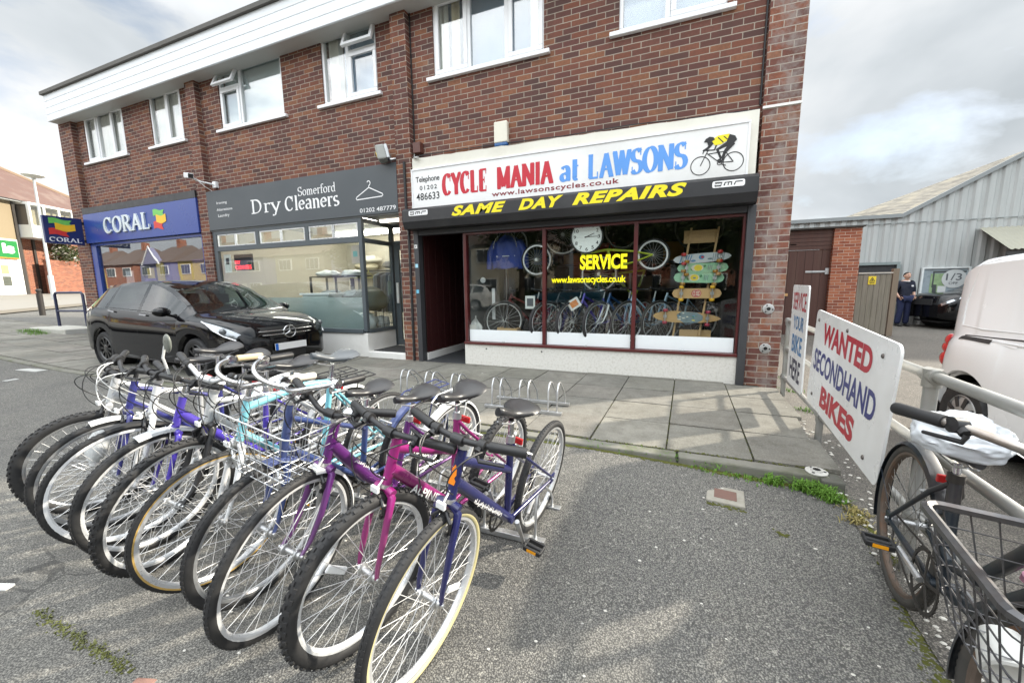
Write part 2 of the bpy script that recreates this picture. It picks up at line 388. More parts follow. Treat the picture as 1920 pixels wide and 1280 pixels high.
# paving slabs: one sheet of separate stones over a dark bed
m, t, b = nodes('grey concrete slabs'); q = NT(t); co = q.n('ShaderNodeTexCoord').outputs['Object']
at = q.n('ShaderNodeVertexColor', layer_name='tone')
c = q.mix(q.maprange(q.noise(co, 1.1, 6, .6), .35, .65, 0, 1), (.155,.15,.135), (.225,.215,.19))
c = q.mix(q.maprange(q.noise(co, 7, 6, .65), .42, .66, 0, .7), c, (.125,.117,.10)); c = q.mix(q.maprange(q.noise(co, 2.6, 7, .7, .6), .55, .68, 0, .6), c, (.095,.09,.078))
c = q.mix(.8, c, at.outputs[0], 'MULTIPLY')
v3 = q.n('ShaderNodeTexVoronoi'); v3.inputs['Scale'].default_value = 5.5; q.l(co, v3.inputs['Vector'])
s3 = q.n('ShaderNodeSeparateColor'); q.l(v3.outputs['Color'], s3.inputs[0])
rad = q.math('MULTIPLY', s3.outputs[1], .16)
f = q.math('MULTIPLY', q.math('LESS_THAN', q.math('ADD', v3.outputs['Distance'], q.math('MULTIPLY', q.noise(co, 40, 3), .14)), rad), q.math('GREATER_THAN', s3.outputs[0], .45))
c = q.mix(q.math('MULTIPLY', f, .75), c, (.50,.49,.45))
v4 = q.n('ShaderNodeTexVoronoi'); v4.inputs['Scale'].default_value = 160; q.l(co, v4.inputs['Vector'])
s4 = q.n('ShaderNodeSeparateColor'); q.l(v4.outputs['Color'], s4.inputs[0])
c = q.mix(q.maprange(s4.outputs[0], .6, 1, 0, .3), c, (.36,.34,.30))
q.l(c, b.inputs['Base Color']); sset(b, Roughness=.86, Specular_IOR_Level=.3)
q.bump(q.math('ADD', q.noise(co, 60, 4), q.math('MULTIPLY', s4.outputs[1], .4)), .4, .004, b)
SLAB = m
MOSS = pm('moss', (.085,.09,.025), .95, var=.5, scale=30, bump=.6, dirt=(.05,.05,.015), dirt_amt=.7, spec=.1)
GRASSM = pm('fresh grass', (.10,.21,.025), .6, var=.45, scale=9, spec=.3)
KERBM = pm('kerb concrete', (.17,.165,.14), .9, var=.2, scale=9, bump=.3, dirt=(.07,.08,.03), dirt_amt=.8)
BED = pm('dark joint soil', (.045,.042,.03), .95, var=.4, scale=30)
me_v, me_f, tones = [], [], []
def jx(k, y): return .736+.578*k-.045*(5.38-y)*1.0
rows = [3.02, 3.60, 4.185, 4.77, 5.36]
def slab(c4, tone, th=.035):
    o = len(me_v); cx = sum(p[0] for p in c4)/4; cy = sum(p[1] for p in c4)/4
    tx, ty = rnd.uniform(-.004,.004), rnd.uniform(-.004,.004); dz = rnd.uniform(-.004,.004)
    for dzz in (0, -th):
        for x, y in c4: me_v.append((x, y, rise(x)+dz+dzz+tx*(x-cx)*2+ty*(y-cy)*2))
    me_f.append((o,o+1,o+2,o+3))
    for i in range(4): me_f.append((o+i, o+4+i, o+4+(i+1) % 4, o+(i+1) % 4))
    tones.extend([tone]*5)
for k in range(-37, 1):
    for j in range(4):
        y0, y1 = rows[j], rows[j+1]; gp = .006
        xa, xb, xc, xd = jx(k-1,y0)+gp, jx(k,y0)-gp, jx(k,y1)-gp, jx(k-1,y1)+gp
        v_ = rnd.uniform(.82, 1.12); slab([(xa,y0+gp),(xb,y0+gp),(xc,y1-gp),(xd,y1-gp)], (v_*rnd.uniform(.98,1.03), v_, v_*rnd.uniform(.94,1.0), 1))
for j in range(4):                                                     # last, cut column by the railing
    y0, y1 = rows[j], rows[j+1]
    e0, e1 = 1.128+.066*(y0-3.02), 1.128+.066*(y1-3.02)
    if j == 1: e0 -= .05; e1 -= .02
    if j == 2: e0 += .02
    v_ = rnd.uniform(.85, 1.05); slab([(jx(0,y0)+.006,y0+.006),(e0,y0+.006),(e1,y1-.006),(jx(0,y1)+.006,y1-.006)], (v_,v_,v_*.97,1))
for k in range(-36, 1): slab([(jx(k-1,5.366),5.366),(jx(k,5.366)-.008,5.366),(jx(k,5.5)-.008,5.52),(jx(k-1,5.5),5.52)], (.8,.8,.76,1))
me = bpy.data.meshes.new('pavement'); me.from_pydata(me_v, [], me_f); me.materials.append(SLAB)
ca = me.color_attributes.new('tone', 'FLOAT_COLOR', 'CORNER')
for p_ in me.polygons:
    for li in p_.loop_indices: ca.data[li].color = tones[p_.index]
o = bpy.data.objects.new('pavement', me); COL.objects.link(o); tag(o, kind='structure')
g = MB()
g.grid([[(x, y, rise(x)-.02) for x in axis_ticks([-21,-9,1.12],[1,2])] for y in (3.0, 5.6)])
o = g.build('pavement_bed', BED); tag(o, kind='structure')
g = MB()
kx = -20.0
while kx < 1.0:
    ln = min(.91, 1.085-kx); y0 = 2.905+.004*math.sin(kx*3); a, b2 = kx+.004, kx+ln-.004
    za, zb = rise(a)-.006, rise(b2)-.006
    g.add([(a,y0,za-.2),(b2,y0,zb-.2),(b2,3.012,zb-.2),(a,3.012,za-.2),(a,y0,za),(b2,y0,zb),(b2,3.012,zb),(a,3.012,za)], [(3,2,1,0),(4,5,6,7),(0,1,5,4),(1,2,6,5),(2,3,7,6),(3,0,4,7)])
    kx += .915
o = g.build('kerb', KERBM, bevel=.012); tag(o, kind='structure')

# moss and weeds (nobody could count them)
def clumps(name, path, n, spread, size, mat_, hz=.35):
    g = MB()
    for _ in range(n):
        t = rnd.random()*(len(path)-1); i = int(t); a, b_ = path[i], path[i+1]; f = t-i
        x = lerp(a[0], b_[0], f)+rnd.gauss(0, spread); y = lerp(a[1], b_[1], f)+rnd.gauss(0, spread); z = (gz(x, y)+.002) if a[2] < -.03 else lerp(a[2], b_[2], f)
        s = size*rnd.uniform(.25, .8)
        g.ball((x, y, z), s*rnd.uniform(.7,1.6), s*rnd.uniform(.7,1.6), s*hz, 7, 4)
    o = g.build(name, mat_, smooth=80); tag(o, kind='stuff'); return o
clumps('kerb_moss', [(-1.6,2.90,-.04),(-.4,2.90,-.045),(.4,2.89,-.06),(1.08,2.87,-.09)], 2200, .012, .013, MOSS)
clumps('kerb_moss', [(-1.5,3.015,-.004),(1.05,3.015,-.004)], 300, .008, .009, MOSS, .5)
clumps('joint_moss', [(jx(-1,5.3),5.3,-.006),(jx(-1,3.05),3.05,-.006)], 170, .006, .008, MOSS, .5)
clumps('joint_moss', [(jx(0,5.3),5.3,-.006),(jx(0,3.05),3.05,-.006)], 130, .006, .008, MOSS, .5)
clumps('joint_moss', [(jx(-2,4.4),4.4,-.006),(jx(-2,3.05),3.05,-.006)], 70, .006, .007, MOSS, .5)
clumps('tarmac_edge_moss', [(1.07,2.86,-.105),(1.09,2.5,-.105),(1.06,2.15,-.105),(.97,1.75,-.105),(.86,1.3,-.105)], 900, .022, .012, MOSS)
clumps('crack_moss', [(-2.5,.62,-.08),(-2.05,.612,-.08),(-1.75,.615,-.08)], 150, .010, .007, MOSS)
clumps('manhole_moss', [(.285,2.47,-.09),(.48,2.45,-.09)], 60, .01, .010, MOSS)
clumps('manhole_moss', [(.62,2.32,-.1),(.66,2.30,-.1)], 22, .012, .012, MOSS)
def grass(name, pts, n, h, spread, mat_=GRASSM):
    g = MB()
    for _ in range(n):
        cx, cy, cz = pts[rnd.randrange(len(pts))]; x = cx+rnd.gauss(0, spread); y = cy+rnd.gauss(0, spread*.6); cz = gz(x, y)-.003 if cz < -.03 and x < 1.3 else cz
        a = rnd.random()*2*PI; ln = h*rnd.uniform(.4,1.2); lean = rnd.uniform(.3,1.1); w_ = rnd.uniform(.002,.0045)
        d = Vector((math.cos(a), math.sin(a), 0)); s = Vector((-d.y, d.x, 0))*w_
        p0 = Vector((x,y,cz)); p1 = p0+d*(ln*.35*lean)+Vector((0,0,ln*.6)); p2 = p0+d*(ln*lean)+Vector((0,0,ln*(.95-.45*lean)))
        g.add([p0-s,p0+s,p1+s*.8,p1-s*.8,p2], [(0,1,2,3),(3,2,4)])
    o = g.build(name, mat_); tag(o, kind='stuff'); return o
grass('grass', [(.72,2.86,-.08),(.86,2.83,-.1),(.95,2.80,-.1),(1.0,2.74,-.1),(.9,2.86,-.09),(.97,2.84,-.1)], 620, .085, .032)
grass('grass', [(.5,2.88,-.08),(.3,2.89,-.07),(.62,2.87,-.08)], 200, .035, .06)
grass('grass', [(1.05,2.55,-.1),(1.09,2.65,-.1),(1.08,2.4,-.1)], 260, .05, .03, pm('dry grass', (.30,.25,.09), .8, var=.4))
grass('grass', [(-.2,2.95,-.02),(.1,2.96,-.02),(.35,2.93,-.03),(-.5,2.97,-.02)], 260, .025, .07)
grass('grass', [(-15.0,4.55,rise(-15)),(-14.6,4.5,rise(-14.6)),(-15.5,4.6,rise(-15.5))], 420, .11, .16)
grass('grass', [(1.5,5.8,-.14),(1.7,6.6,-.15),(1.45,4.9,-.13)], 240, .06, .08)
grass('grass', [(lerp(-2.45,-1.8,i/14), .614+.01*math.sin(i*2.1), -.1) for i in range(15)], 260, .018, .018, pm('dull moss grass', (.13,.14,.045), .8, var=.4))
# loose pale chips on the yard edge and the slabs
g = MB()
CHIP = pm('pale stone chips', (.55,.53,.48), .85, var=.2)
for _ in range(240):
    y = rnd.uniform(1.2, 4.6); x = yx(y)+abs(rnd.gauss(.06,.12)); s = rnd.uniform(.004,.011)
    g.ball((x, y, gz(x,y)+.008), s*1.4, s, s*.6, 6, 4)
for _ in range(70):
    x = rnd.uniform(-2.4,1.0); y = rnd.uniform(.4,2.7); s = rnd.uniform(.003,.007); g.ball((x, y, gz(x,y)+.002), s*1.4, s, s*.5, 6, 4)
o = g.build('gravel', CHIP); tag(o, kind='stuff')

# inspection cover in the forecourt
t_ = empty('inspection_cover', 'small square access cover, rusty lid in concrete frame, set in tarmac', 'access cover', (.40, 2.585, gz(.4,2.58)), R(-7))
g = MB(); g.box(-.105,.105,-.105,.105,-.03,.006); g.build('frame', pm('old pale concrete', (.28,.265,.225), .9, var=.2, scale=30, bump=.3, dirt=(.15,.13,.09), dirt_amt=.6), t_, bevel=.006)
g = MB(); g.box(-.062,.062,-.058,.058,-.02,.009); g.build('lid', pm('rusty lid', (.15,.085,.068), .8, var=.3, scale=60, bump=.5), t_, bevel=.002)
for i, (x, y, sx, sy, rz_, lab) in enumerate([(-9.5,2.78,.55,.13,.1,'long grey metal cover strip set flush in the far left paving'),(-9.0,2.50,.10,.30,.2,'small pale metal plate set flush nearest the parked black car'),(-2.86,.615,.12,.035,.35,'pale plastic plate lying flat on the tarmac at bottom left')]):
    g = MB(); g.box(-sx/2,sx/2,-sy/2,sy/2,-.01,.004)
    z = (rise(x)+.003) if y > 2.4 and x < -5 else gz(x, y)+.002
    o = g.build('ground_plate', pm('pale cover metal' if i < 2 else 'white plate', (.42,.42,.40) if i < 2 else (.78,.78,.76), .6, var=.1), loc=(x,y,gz(x,y)+.004), rot=(0,0,rz_)); tag(o, lab, 'cover plate')
g = MB(); g.box(-.04,.04,-.025,.025,-.02,.004); o = g.build('brick_fragment', pm('old red brick bit', (.24,.13,.10), .9, var=.3, scale=40), loc=(-1.66,.60,gz(-1.66,.6)), rot=(0,0,.3), bevel=.006); tag(o, 'broken red brick corner poking from the tarmac at the bottom edge', 'brick')
# concrete end block of the kerb
g = MB(); g.box(.98,1.10,2.86,3.0,-.12,-.012); o = g.build('kerb_block', pm('dark old concrete', (.10,.098,.085), .92, var=.3, scale=14, bump=.5, dirt=(.05,.06,.02), dirt_amt=.6), bevel=.012); tag(o, 'dark concrete end block of the kerb behind the grass tuft', 'kerb block')
# ------------------------------------------------------------------ the brick terrace
def wb(g, name, mats, parent, **k):
    o = g.build(name, mats, parent, **k); r_ = parent
    off = Vector((0,0,0))
    while r_ is not None: off += Vector(r_.location); r_ = r_.parent
    o.location = -off if not k.get('loc') else o.location
    return o
YW = 5.55; YP = 5.44
TER = empty('shop_terrace', 'two storey dark brick terrace of three shops under a white boarded fascia', 'building', (-6.6, 5.5, 0))
WIN = [(-13.66,-11.93,4.45,[.33,.67],'A'),(-10.87,-9.73,4.45,[.5],'B'),(-8.50,-6.72,4.45,[.34],'C'),(-5.74,-4.55,4.44,[.47],'D'),(-3.47,-1.70,4.45,[.34,.68],'E'),(-.70,.53,4.45,[.47],'F')]
ZT = 5.53
g = MB()
g.box(-14.3, -9.2, YW, YW+.25, 3.18, 4.43); g.box(-9.2, -4.05, YW, YW+.25, 3.0, 4.43); g.box(-4.05, 1.0, YW, YW+.25, 2.9, 4.43)
xl = -14.3
for x0, x1, zs, mu, k in WIN:
    g.box(xl, x0, YW, YW+.25, 4.43, 6.3); g.box(x0, x1, YW, YW+.25, ZT, 6.3); xl = x1
g.box(xl, 1.0, YW, YW+.25, 4.43, 6.3)
wb(g, 'wall', BRICK, TER)
g = MB(); g.box(-14.58, -14.3, YW+.0, 11.5, 0, 6.2); g.box(1.02, 1.318, YW+.2, 11.6, -.3, 6.2); g.box(-14.3, 1.02, 11.3, 11.5, 0, 6.2); wb(g, 'side_wall', BRICK, TER)
for x0, x1, zb in ((-14.58,-13.98,-.1),(-9.36,-9.06,-.1),(-4.175,-3.89,-.1)):
    g = MB(); g.box(x0, x1, YP, YW+.24, zb, 5.46); wb(g, 'pilaster', BRICK, TER)
g = MB(); g.box(.955, 1.32, 5.49, YW+.24, -.1, 6.4); wb(g, 'corner_pier', BRICKP, TER)
g = MB(); g.box(.95, 1.325, 5.478, 5.5, 3.235, 3.262); wb(g, 'pier_joint_strip', WHITEPAINT, TER)
# boarded fascia: four planks, roof edge trim and soffit
YF = 5.25; g = MB()
zb, zt = 5.45, 6.06; n = 4
for i in range(n):
    a, b_ = lerp(zb, zt, i/n), lerp(zb, zt, (i+1)/n)
    g.box(-14.52, 1.5, YF+.012*((i % 2)*0), YF+.03, a+.004, b_-.004)
    g.box(-14.52, 1.5, YF+.008, YF+.03, a-.004, a+.004)
wb(g, 'fascia_boards', pm('fascia upvc', (.74,.77,.79), .35, var=.04, scale=1.5), TER, bevel=.003)
g = MB()
for i in range(n):
    a, b_ = lerp(zb, zt, i/n), lerp(zb, zt, (i+1)/n)
    g.box(-14.535, -14.521, YF, 7.5, a+.004, b_-.004)
wb(g, 'fascia_return', MATS['fascia upvc'], TER)
g = MB(); g.box(-14.5, 1.48, YF+.031, YW+.02, zb-.004, zb+.012); wb(g, 'soffit', pm('soffit board', (.52,.52,.50), .6, var=.06), TER)
g = MB(); g.box(-14.6, 1.56, YF-.05, YF+.06, zt+.001, zt+.075); g.box(-14.6, 1.56, YF+.06, 11.6, zt+.03, zt+.07); wb(g, 'roof', pm('grey roofing felt', (.12,.115,.105), .85, var=.2, scale=6), TER)
# upstairs windows
GLASSU = glass_mat('upstairs glass', (.95,.97,.97), .10)
LACE = pm('lace curtain', (.80,.78,.70), .9, var=.08, scale=6); BLUESH = pm('blue grey sheet', (.27,.38,.52), .9, var=.06, scale=3); PALEB = pm('pale roller blind', (.60,.67,.67), .85, var=.04, scale=2); CREAMC = pm('cream curtain', (.72,.62,.42), .9, var=.1, scale=9)  # plain blue-grey sheet hung behind the panes of D, E and F
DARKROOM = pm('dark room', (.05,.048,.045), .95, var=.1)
def folds(g, x0, x1, y, z0, z1, wave, amp, mi=0):
    k = max(6, int((x1-x0)/wave*6)); rows_ = []
    ph = rnd.random()*6
    for z in (z0, lerp(z0,z1,.5), z1):
        rows_.append([(lerp(x0,x1,i/k), y+amp*math.sin(ph+2*PI*(x1-x0)*(i/k)/wave)+amp*.4*math.sin(ph*2+5.1*2*PI*i/k), z) for i in range(k+1)])
    g.grid(rows_, mi)
def bar_frame(g, x0, x1, z0, z1, y0, y1, t, mi=0):
    g.box(x0, x1, y0, y1, z0, z0+t, mi); g.box(x0, x1, y0, y1, z1-t, z1, mi); g.box(x0, x0+t, y0, y1, z0+t, z1-t, mi); g.box(x1-t, x1, y0, y1, z0+t, z1-t, mi)
for x0, x1, zs, mu, k in WIN:
    g = MB(); yf, yb = YW+.02, YW+.09; bar_frame(g, x0, x1, zs, ZT, yf, yb, .05)
    ed = [x0]+[lerp(x0, x1, m_) for m_ in mu]+[x1]
    for xm in ed[1:-1]: g.box(xm-.03, xm+.03, yf+.002, yb-.002, zs+.05, ZT-.05)
    if k == 'C': g.box(ed[0]+.05, ed[1]-.03, yf+.002, yb-.002, 5.19, 5.24)
    if k == 'D': g.box(ed[1]+.03, ed[2]-.05, yf+.002, yb-.002, 5.16, 5.21)
    wn_ = wb(g, 'window', WHITEP, TER, bevel=.006)
    if k != 'X':
        g = MB()                                                       # opening casements sit proud of the frame
        cas = {'A':[0,2],'B':[1],'C':[0],'D':[1],'E':[0,2],'F':[1]}[k]
        for c_ in cas:
            g = MB(); top = 5.19 if k == 'C' else (5.16 if k == 'D' else ZT-.03)
            bar_frame(g, ed[c_]+.035, ed[c_+1]-.02, zs+.035, top, yf-.018, yf+.03, .062)
            wb(g, 'casement', WHITEP, wn_, bevel=.008)
    g = MB(); g.box(x0+.045, x1-.045, yf+.035, yf+.041, zs+.045, ZT-.045); wb(g, 'pane', GLASSU, wn_)
    g = MB(); g.box(x0-.11, x1+.09, YW-.055, YW+.06, zs-.055, zs-.002); wb(g, 'sill', WHITEP, wn_, bevel=.006)
    g = MB(); y = YW+.115
    if k in 'AB': folds(g, x0+.05, x1-.05, y, zs+.02, ZT, .13, .018); mt = LACE
    elif k == 'C': g.quad((x0+.05,y,zs+.02),(x1-.05,y,zs+.02),(x1-.05,y,ZT),(x0+.05,y,ZT)); mt = PALEB
    elif k == 'D': folds(g, x0+.05, lerp(x0,x1,.30), y, zs+.02, ZT, .1, .03); folds(g, lerp(x0,x1,.32), x1-.05, y+.05, zs+.02, ZT, .3, .01, 1); mt = [LACE, BLUESH]
    elif k == 'E': folds(g, x0+.05, lerp(x0,x1,.12), y, zs+.02, ZT, .12, .03); folds(g, lerp(x0,x1,.16), lerp(x0,x1,.24), y, zs+.02, ZT, .12, .03, 1); folds(g, lerp(x0,x1,.06), x1-.05, y+.07, zs+.02, ZT, .5, .006, 2); folds(g, lerp(x0,x1,.87), x1-.06, y, zs+.02, ZT, .1, .02); mt = [LACE, CREAMC, BLUESH]
    else: folds(g, x0+.05, x1-.05, y, zs+.02, ZT, .6, .006); mt = BLUESH
    wb(g, 'curtain', mt, wn_, smooth=60)
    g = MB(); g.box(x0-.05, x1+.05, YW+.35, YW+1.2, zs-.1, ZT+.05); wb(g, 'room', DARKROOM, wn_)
    if k in 'CD':                                                      # top vents pushed open
        c_ = 0 if k == 'C' else 1
        a, b_ = ed[c_]+.0, ed[c_+1]-.0; h_ = .33
        M = T(0, yf-.005, ZT-.01) @ RX(R(-24 if k == 'C' else -20))
        g = MB(); vs = MB(); bar_frame(vs, a, b_, -h_, 0, -.03, .02, .055)
        g.add(vs.v, vs.f, 0, M); wb(g, 'vent', WHITEP, wn_, bevel=.006)
        g = MB(); g.box(a+.05, b_-.05, -.008, -.002, -h_+.05, -.05, 0, M); wb(g, 'vent_pane', GLASS, wn_)
        g = MB(); g.tube([(b_-.06, yf+.02, ZT-.28), (b_-.06, yf-.11, ZT-.25)], .008, 6); wb(g, 'stay', STEEL, wn_)
# thin cable runs on the brick
g = MB(); g.tube([(.935, 5.535, 6.3), (.93, 5.535, 3.3)], .011, 6); g.tube([(-3.87, YW-.012, 5.45), (-3.872, YW-.012, 3.35)], .010, 6); wb(g, 'cable', BLACKP, TER)
g = MB(); pts = [(-3.85, 5.43, 3.31), (-3.2, YW-.02, 3.345), (-2.3, YW-.02, 3.33), (-1.4, YW-.02, 3.30), (-.5, YW-.02, 3.305), (.3, YW-.02, 3.27), (.93, YW-.02, 3.255)]
g.tube(pts, .007, 6); wb(g, 'cable', BLACKP, TER)

# --- dry cleaner's shop front
g = MB(); y0, y1 = 5.47, 5.53; xL, xR = -9.0, -5.02
g.box(xL-.05, xL+.06, y0, y1, .46, 2.47); g.box(xR-.07, xR+.01, y0, y1+.01, .46, 2.47)
g.box(xL+.06, xR-.07, y0, y1, 2.40, 2.47); g.box(xL+.06, xR-.07, y0, y1, 2.055, 2.15); g.box(xL+.06, xR-.07, y0-.03, y1, .43, .50)
for x in (-7.68, -6.32): g.box(x-.04, x+.04, y0, y1, 2.15, 2.40)
# return to the recessed door
g.box(xR-.06, xR+.008, 5.532, 6.32, 2.055, 2.13); g.box(xR-.06, xR+.008, 5.532, 6.32, 2.40, 2.47); g.box(xR-.06, xR+.02, 5.532, 6.32, .43, .50); g.box(xR-.06, xR+.01, 6.26, 6.34, .1, 2.47)
g.box(xR+.01, -4.17, 6.28, 6.34, 2.09, 2.15); g.box(xR+.01, -4.17, 6.28, 6.34, 2.40, 2.47)
CF = wb(g, 'shopfront_frame', GREYF, TER, bevel=.004)
for a, b_ in ((-8.90,-8.35),(-8.33,-7.74),(-7.60,-7.02),(-7.0,-6.38),(-6.26,-5.68),(-5.66,-5.10)):
    g = MB(); bar_frame(g, a, b_, 2.155, 2.395, 5.475, 5.5, .016); wb(g, 'top_light', ALU, CF)
g = MB(); g.box(xL+.06, xR-.07, 5.505, 5.511, .50, 2.055); g.box(xL+.06, xR-.07, 5.505, 5.511, 2.15, 2.40); wb(g, 'pane', GLASS, CF)
g = MB(); g.box(xR-.03, xR-.024, 5.54, 6.26, .50, 2.055); g.box(xR-.03, xR-.024, 5.54, 6.26, 2.13, 2.40); wb(g, 'pane', GLASS, CF)
FROST = pm('frosted film', (.42,.50,.51), .5, var=.04, scale=2)
m, t, b = nodes('frosted glass film'); q = NT(t); o_ = [x for x in t.nodes if x.type == 'OUTPUT_MATERIAL'][0]
tr = q.n('ShaderNodeBsdfTransparent'); tl = q.n('ShaderNodeBsdfTranslucent'); tl.inputs[0].default_value = (.55,.65,.66,1); sset(b, Base_Color=(.40,.48,.49,1), Roughness=.45)
m1 = q.n('ShaderNodeMixShader'); m1.inputs[0].default_value = .4; q.l(b.outputs[0], m1.inputs[1]); q.l(tl.outputs[0], m1.inputs[2])
m2 = q.n('ShaderNodeMixShader'); m2.inputs[0].default_value = .62; q.l(tr.outputs[0], m2.inputs[1]); q.l(m1.outputs[0], m2.inputs[2]); q.l(m2.outputs[0], o_.inputs[0]); FROSTG = m
g = MB(); g.box(xL+.06, xR-.07, 5.514, 5.517, .50, 1.08); wb(g, 'frosted_film', FROSTG, CF)
g = MB(); g.box(xL-.05, xR+.01, 5.47, 5.6, 0, .43); g.box(xR-.1, xR+.005, 5.6, 6.34, 0.0, .43); wb(g, 'stall_riser', WHITEPAINT, TER)
g = MB(); g.box(xR+.006, -4.18, 5.46, 6.34, -.02, .10); wb(g, 'door_step', WHITEPAINT, TER, bevel=.008)
g = MB(); g.box(xR+.05, -4.22, 5.56, 6.2, .101, .112); wb(g, 'door_mat', pm('dark mat', (.03,.03,.03), .95, var=.3, scale=60, bump=.4), TER)
g = MB(); bar_frame(g, -4.99, -4.18, .115, 2.085, 6.29, 6.33, .11); D1 = wb(g, 'door', GREYF, TER, bevel=.004)
g = MB(); g.box(-4.89, -4.28, 6.308, 6.314, .22, 1.98); wb(g, 'pane', GLASS, D1)
g = MB(); g.box(-4.95, -4.90, 6.262, 6.288, .95, 1.35); wb(g, 'handle', pm('white door plate', (.7,.7,.68), .4), D1, bevel=.004)
g = MB(); g.box(xR+.01, -4.17, 5.5, 6.3, 2.475, 2.49); g.box(-9.06,-4.17,5.46,5.52,2.471,2.55); wb(g, 'recess_ceiling', pm('grey ceiling', (.30,.31,.31), .7), TER)
for yy in (6.6, 8.2):
    g = MB(); g.box(-8.4, -5.6, yy, yy+.16, 2.66, 2.74); wb(g, 'ceiling_tube', pm('lit shop tube', (1,.95,.85), .5, emit=16), TER)
g = MB(); g.box(-4.9, -4.3, 5.82, 5.9, 2.43, 2.474); wb(g, 'recess_light', pm('lit tube', (1,.92,.78), .5, emit=2.2), TER)
# interior shell
g = MB(); g.box(-9.05, -5.1, 9.2, 9.3, 0, 2.9); g.box(-9.1,-9.05,5.6,9.2,0,2.9); wb(g, 'shop_wall', pm('beige shop wall', (.48,.45,.38), .85, var=.06), TER)
g = MB(); g.box(-5.1, -4.0, 8.2, 8.3, 0, 2.9); g.box(-4.05,-4.0,6.4,8.2,0,2.9); wb(g, 'shop_wall', pm('tan panelling', (.40,.31,.17), .8, var=.15, stretch=(12,12,.5)), TER)
g = MB(); g.box(-9.05, -4.05, 5.6, 9.2, 2.75, 2.8); g.box(-9.05,-4.05,5.61,9.2,-.02,.03); wb(g, 'shop_ceiling', pm('white ceiling', (.6,.6,.58), .8), TER)
# --- betting shop front
BLUE = pm('royal blue sign panel', (.022,.055,.27), .3, var=.06, scale=2, coat=.2); NAVY = pm('navy trim', (.012,.015,.045), .5)
g = MB(); g.box(-13.97, -13.72, 5.46, 5.54, -.05, 2.46); g.box(-9.42,-9.37,5.46,5.54,-.05,2.46); g.box(-13.72,-9.42,5.46,5.54,2.40,2.46); g.box(-13.72,-9.42,5.46,5.56,.0,.42); BF = wb(g, 'shopfront_frame', BLUE, TER, bevel=.004)
g = MB(); g.box(-13.72, -9.42, 5.505, 5.511, .42, 2.40); wb(g, 'pane', glass_mat('coral glass', (.9,.93,.95), .16), BF)
g = MB(); g.box(-13.9, -9.4, 6.9, 7.0, 0, 2.9); g.box(-13.9,-9.4,5.6,6.9,2.6,2.7); g.box(-13.95,-13.9,5.6,6.9,0,2.7); wb(g, 'shop_wall', pm('grey betting shop', (.22,.23,.25), .85), TER)
g = MB()
PUR = pm('purple poster', (.09,.06,.20), .6, var=.2, scale=3); YEL = pm('yellow poster', (.65,.45,.05), .6, var=.15); WHT = pm('white poster', (.6,.6,.6), .6, var=.1); GRN = pm('black poster', (.02,.02,.022), .6)
for i, (a, b_, z0, z1, mi) in enumerate([(-12.9,-12.55,.7,1.75,2),(-12.1,-11.6,.55,1.55,0),(-11.55,-11.25,.55,1.9,1),(-11.2,-10.7,.5,1.9,0),(-10.65,-10.2,.5,1.2,2),(-10.15,-9.75,.5,1.95,0),(-9.72,-9.45,.5,1.95,1),(-12.0,-11.7,1.35,1.8,1),(-10.6,-10.25,1.3,1.85,0)]):
    g.box(a, b_, 5.62+.004*i, 5.623+.004*i, z0, z1, mi)
wb(g, 'window_poster', [PUR, YEL, WHT], TER)
g = MB(); g.box(-13.98, -9.36, 5.40, 5.55, 3.19, 3.34); wb(g, 'blind_box', BLACKM, TER)
g = MB(); g.box(-14.6,-13.9,5.47,5.5,-.1,0.3); wb(g, 'plinth', pm('concrete plinth', (.3,.29,.27), .9), TER)
# --- cycle shop front
g = MB(); g.box(-3.888, -3.80, 5.42, 5.54, -.02, 2.165); g.box(.865, .953, 5.42, 5.54, -.02, 2.165); g.box(-3.80,.865,5.43,5.535,2.085,2.163); wb(g, 'shutter_guide', DKGREY, TER, bevel=.006)
g = MB()
for x in (-2.975, -1.672, -.398): g.box(x-.026, x+.026, 5.475, 5.555, .375, 2.085)
g.box(.835,.864,5.475,5.555,.375,2.085); g.box(-3.005, .864, 5.435, 5.57, .335, .374); g.box(-3.0,.864,5.48,5.55,2.05,2.084)
MF = wb(g, 'shopfront_frame', MAROON, TER, bevel=.004)
for a, b_ in ((-2.949,-1.698),(-1.646,-.424),(-.372,.835)):
    g = MB(); g.box(a, b_, 5.52, 5.526, .376, 2.049); wb(g, 'pane', GLASSD, MF)
    g = MB(); g.box(a+.01, b_-.01, 5.514, 5.518, .378, .565); wb(g, 'white_strip', pm('white board strip', (.76,.80,.81), .5, var=.03), MF)
    for xx in (lerp(a,b_,.5),): g = MB(); g.box(xx-.02, xx+.02, 5.44, 5.475, .374, .40); wb(g, 'clip', STEEL, MF, bevel=.006)
g = MB(); g.box(-3.005, .862, 5.46, 5.62, -.02, .334); SR = wb(g, 'stall_riser', pm('speckled white render', (.66,.645,.60), .8, var=.12, scale=90, bump=.35, dirt=(.38,.35,.28), dirt_amt=.55), TER)
g = MB()
for x in (-2.62, -1.70): g.lathe([(0,0),(.012,0),(.012,.004),(0,.004)], 10, 0, T(x,5.458,.27) @ RX(PI/2))
wb(g, 'rivet', BLACKM, SR)
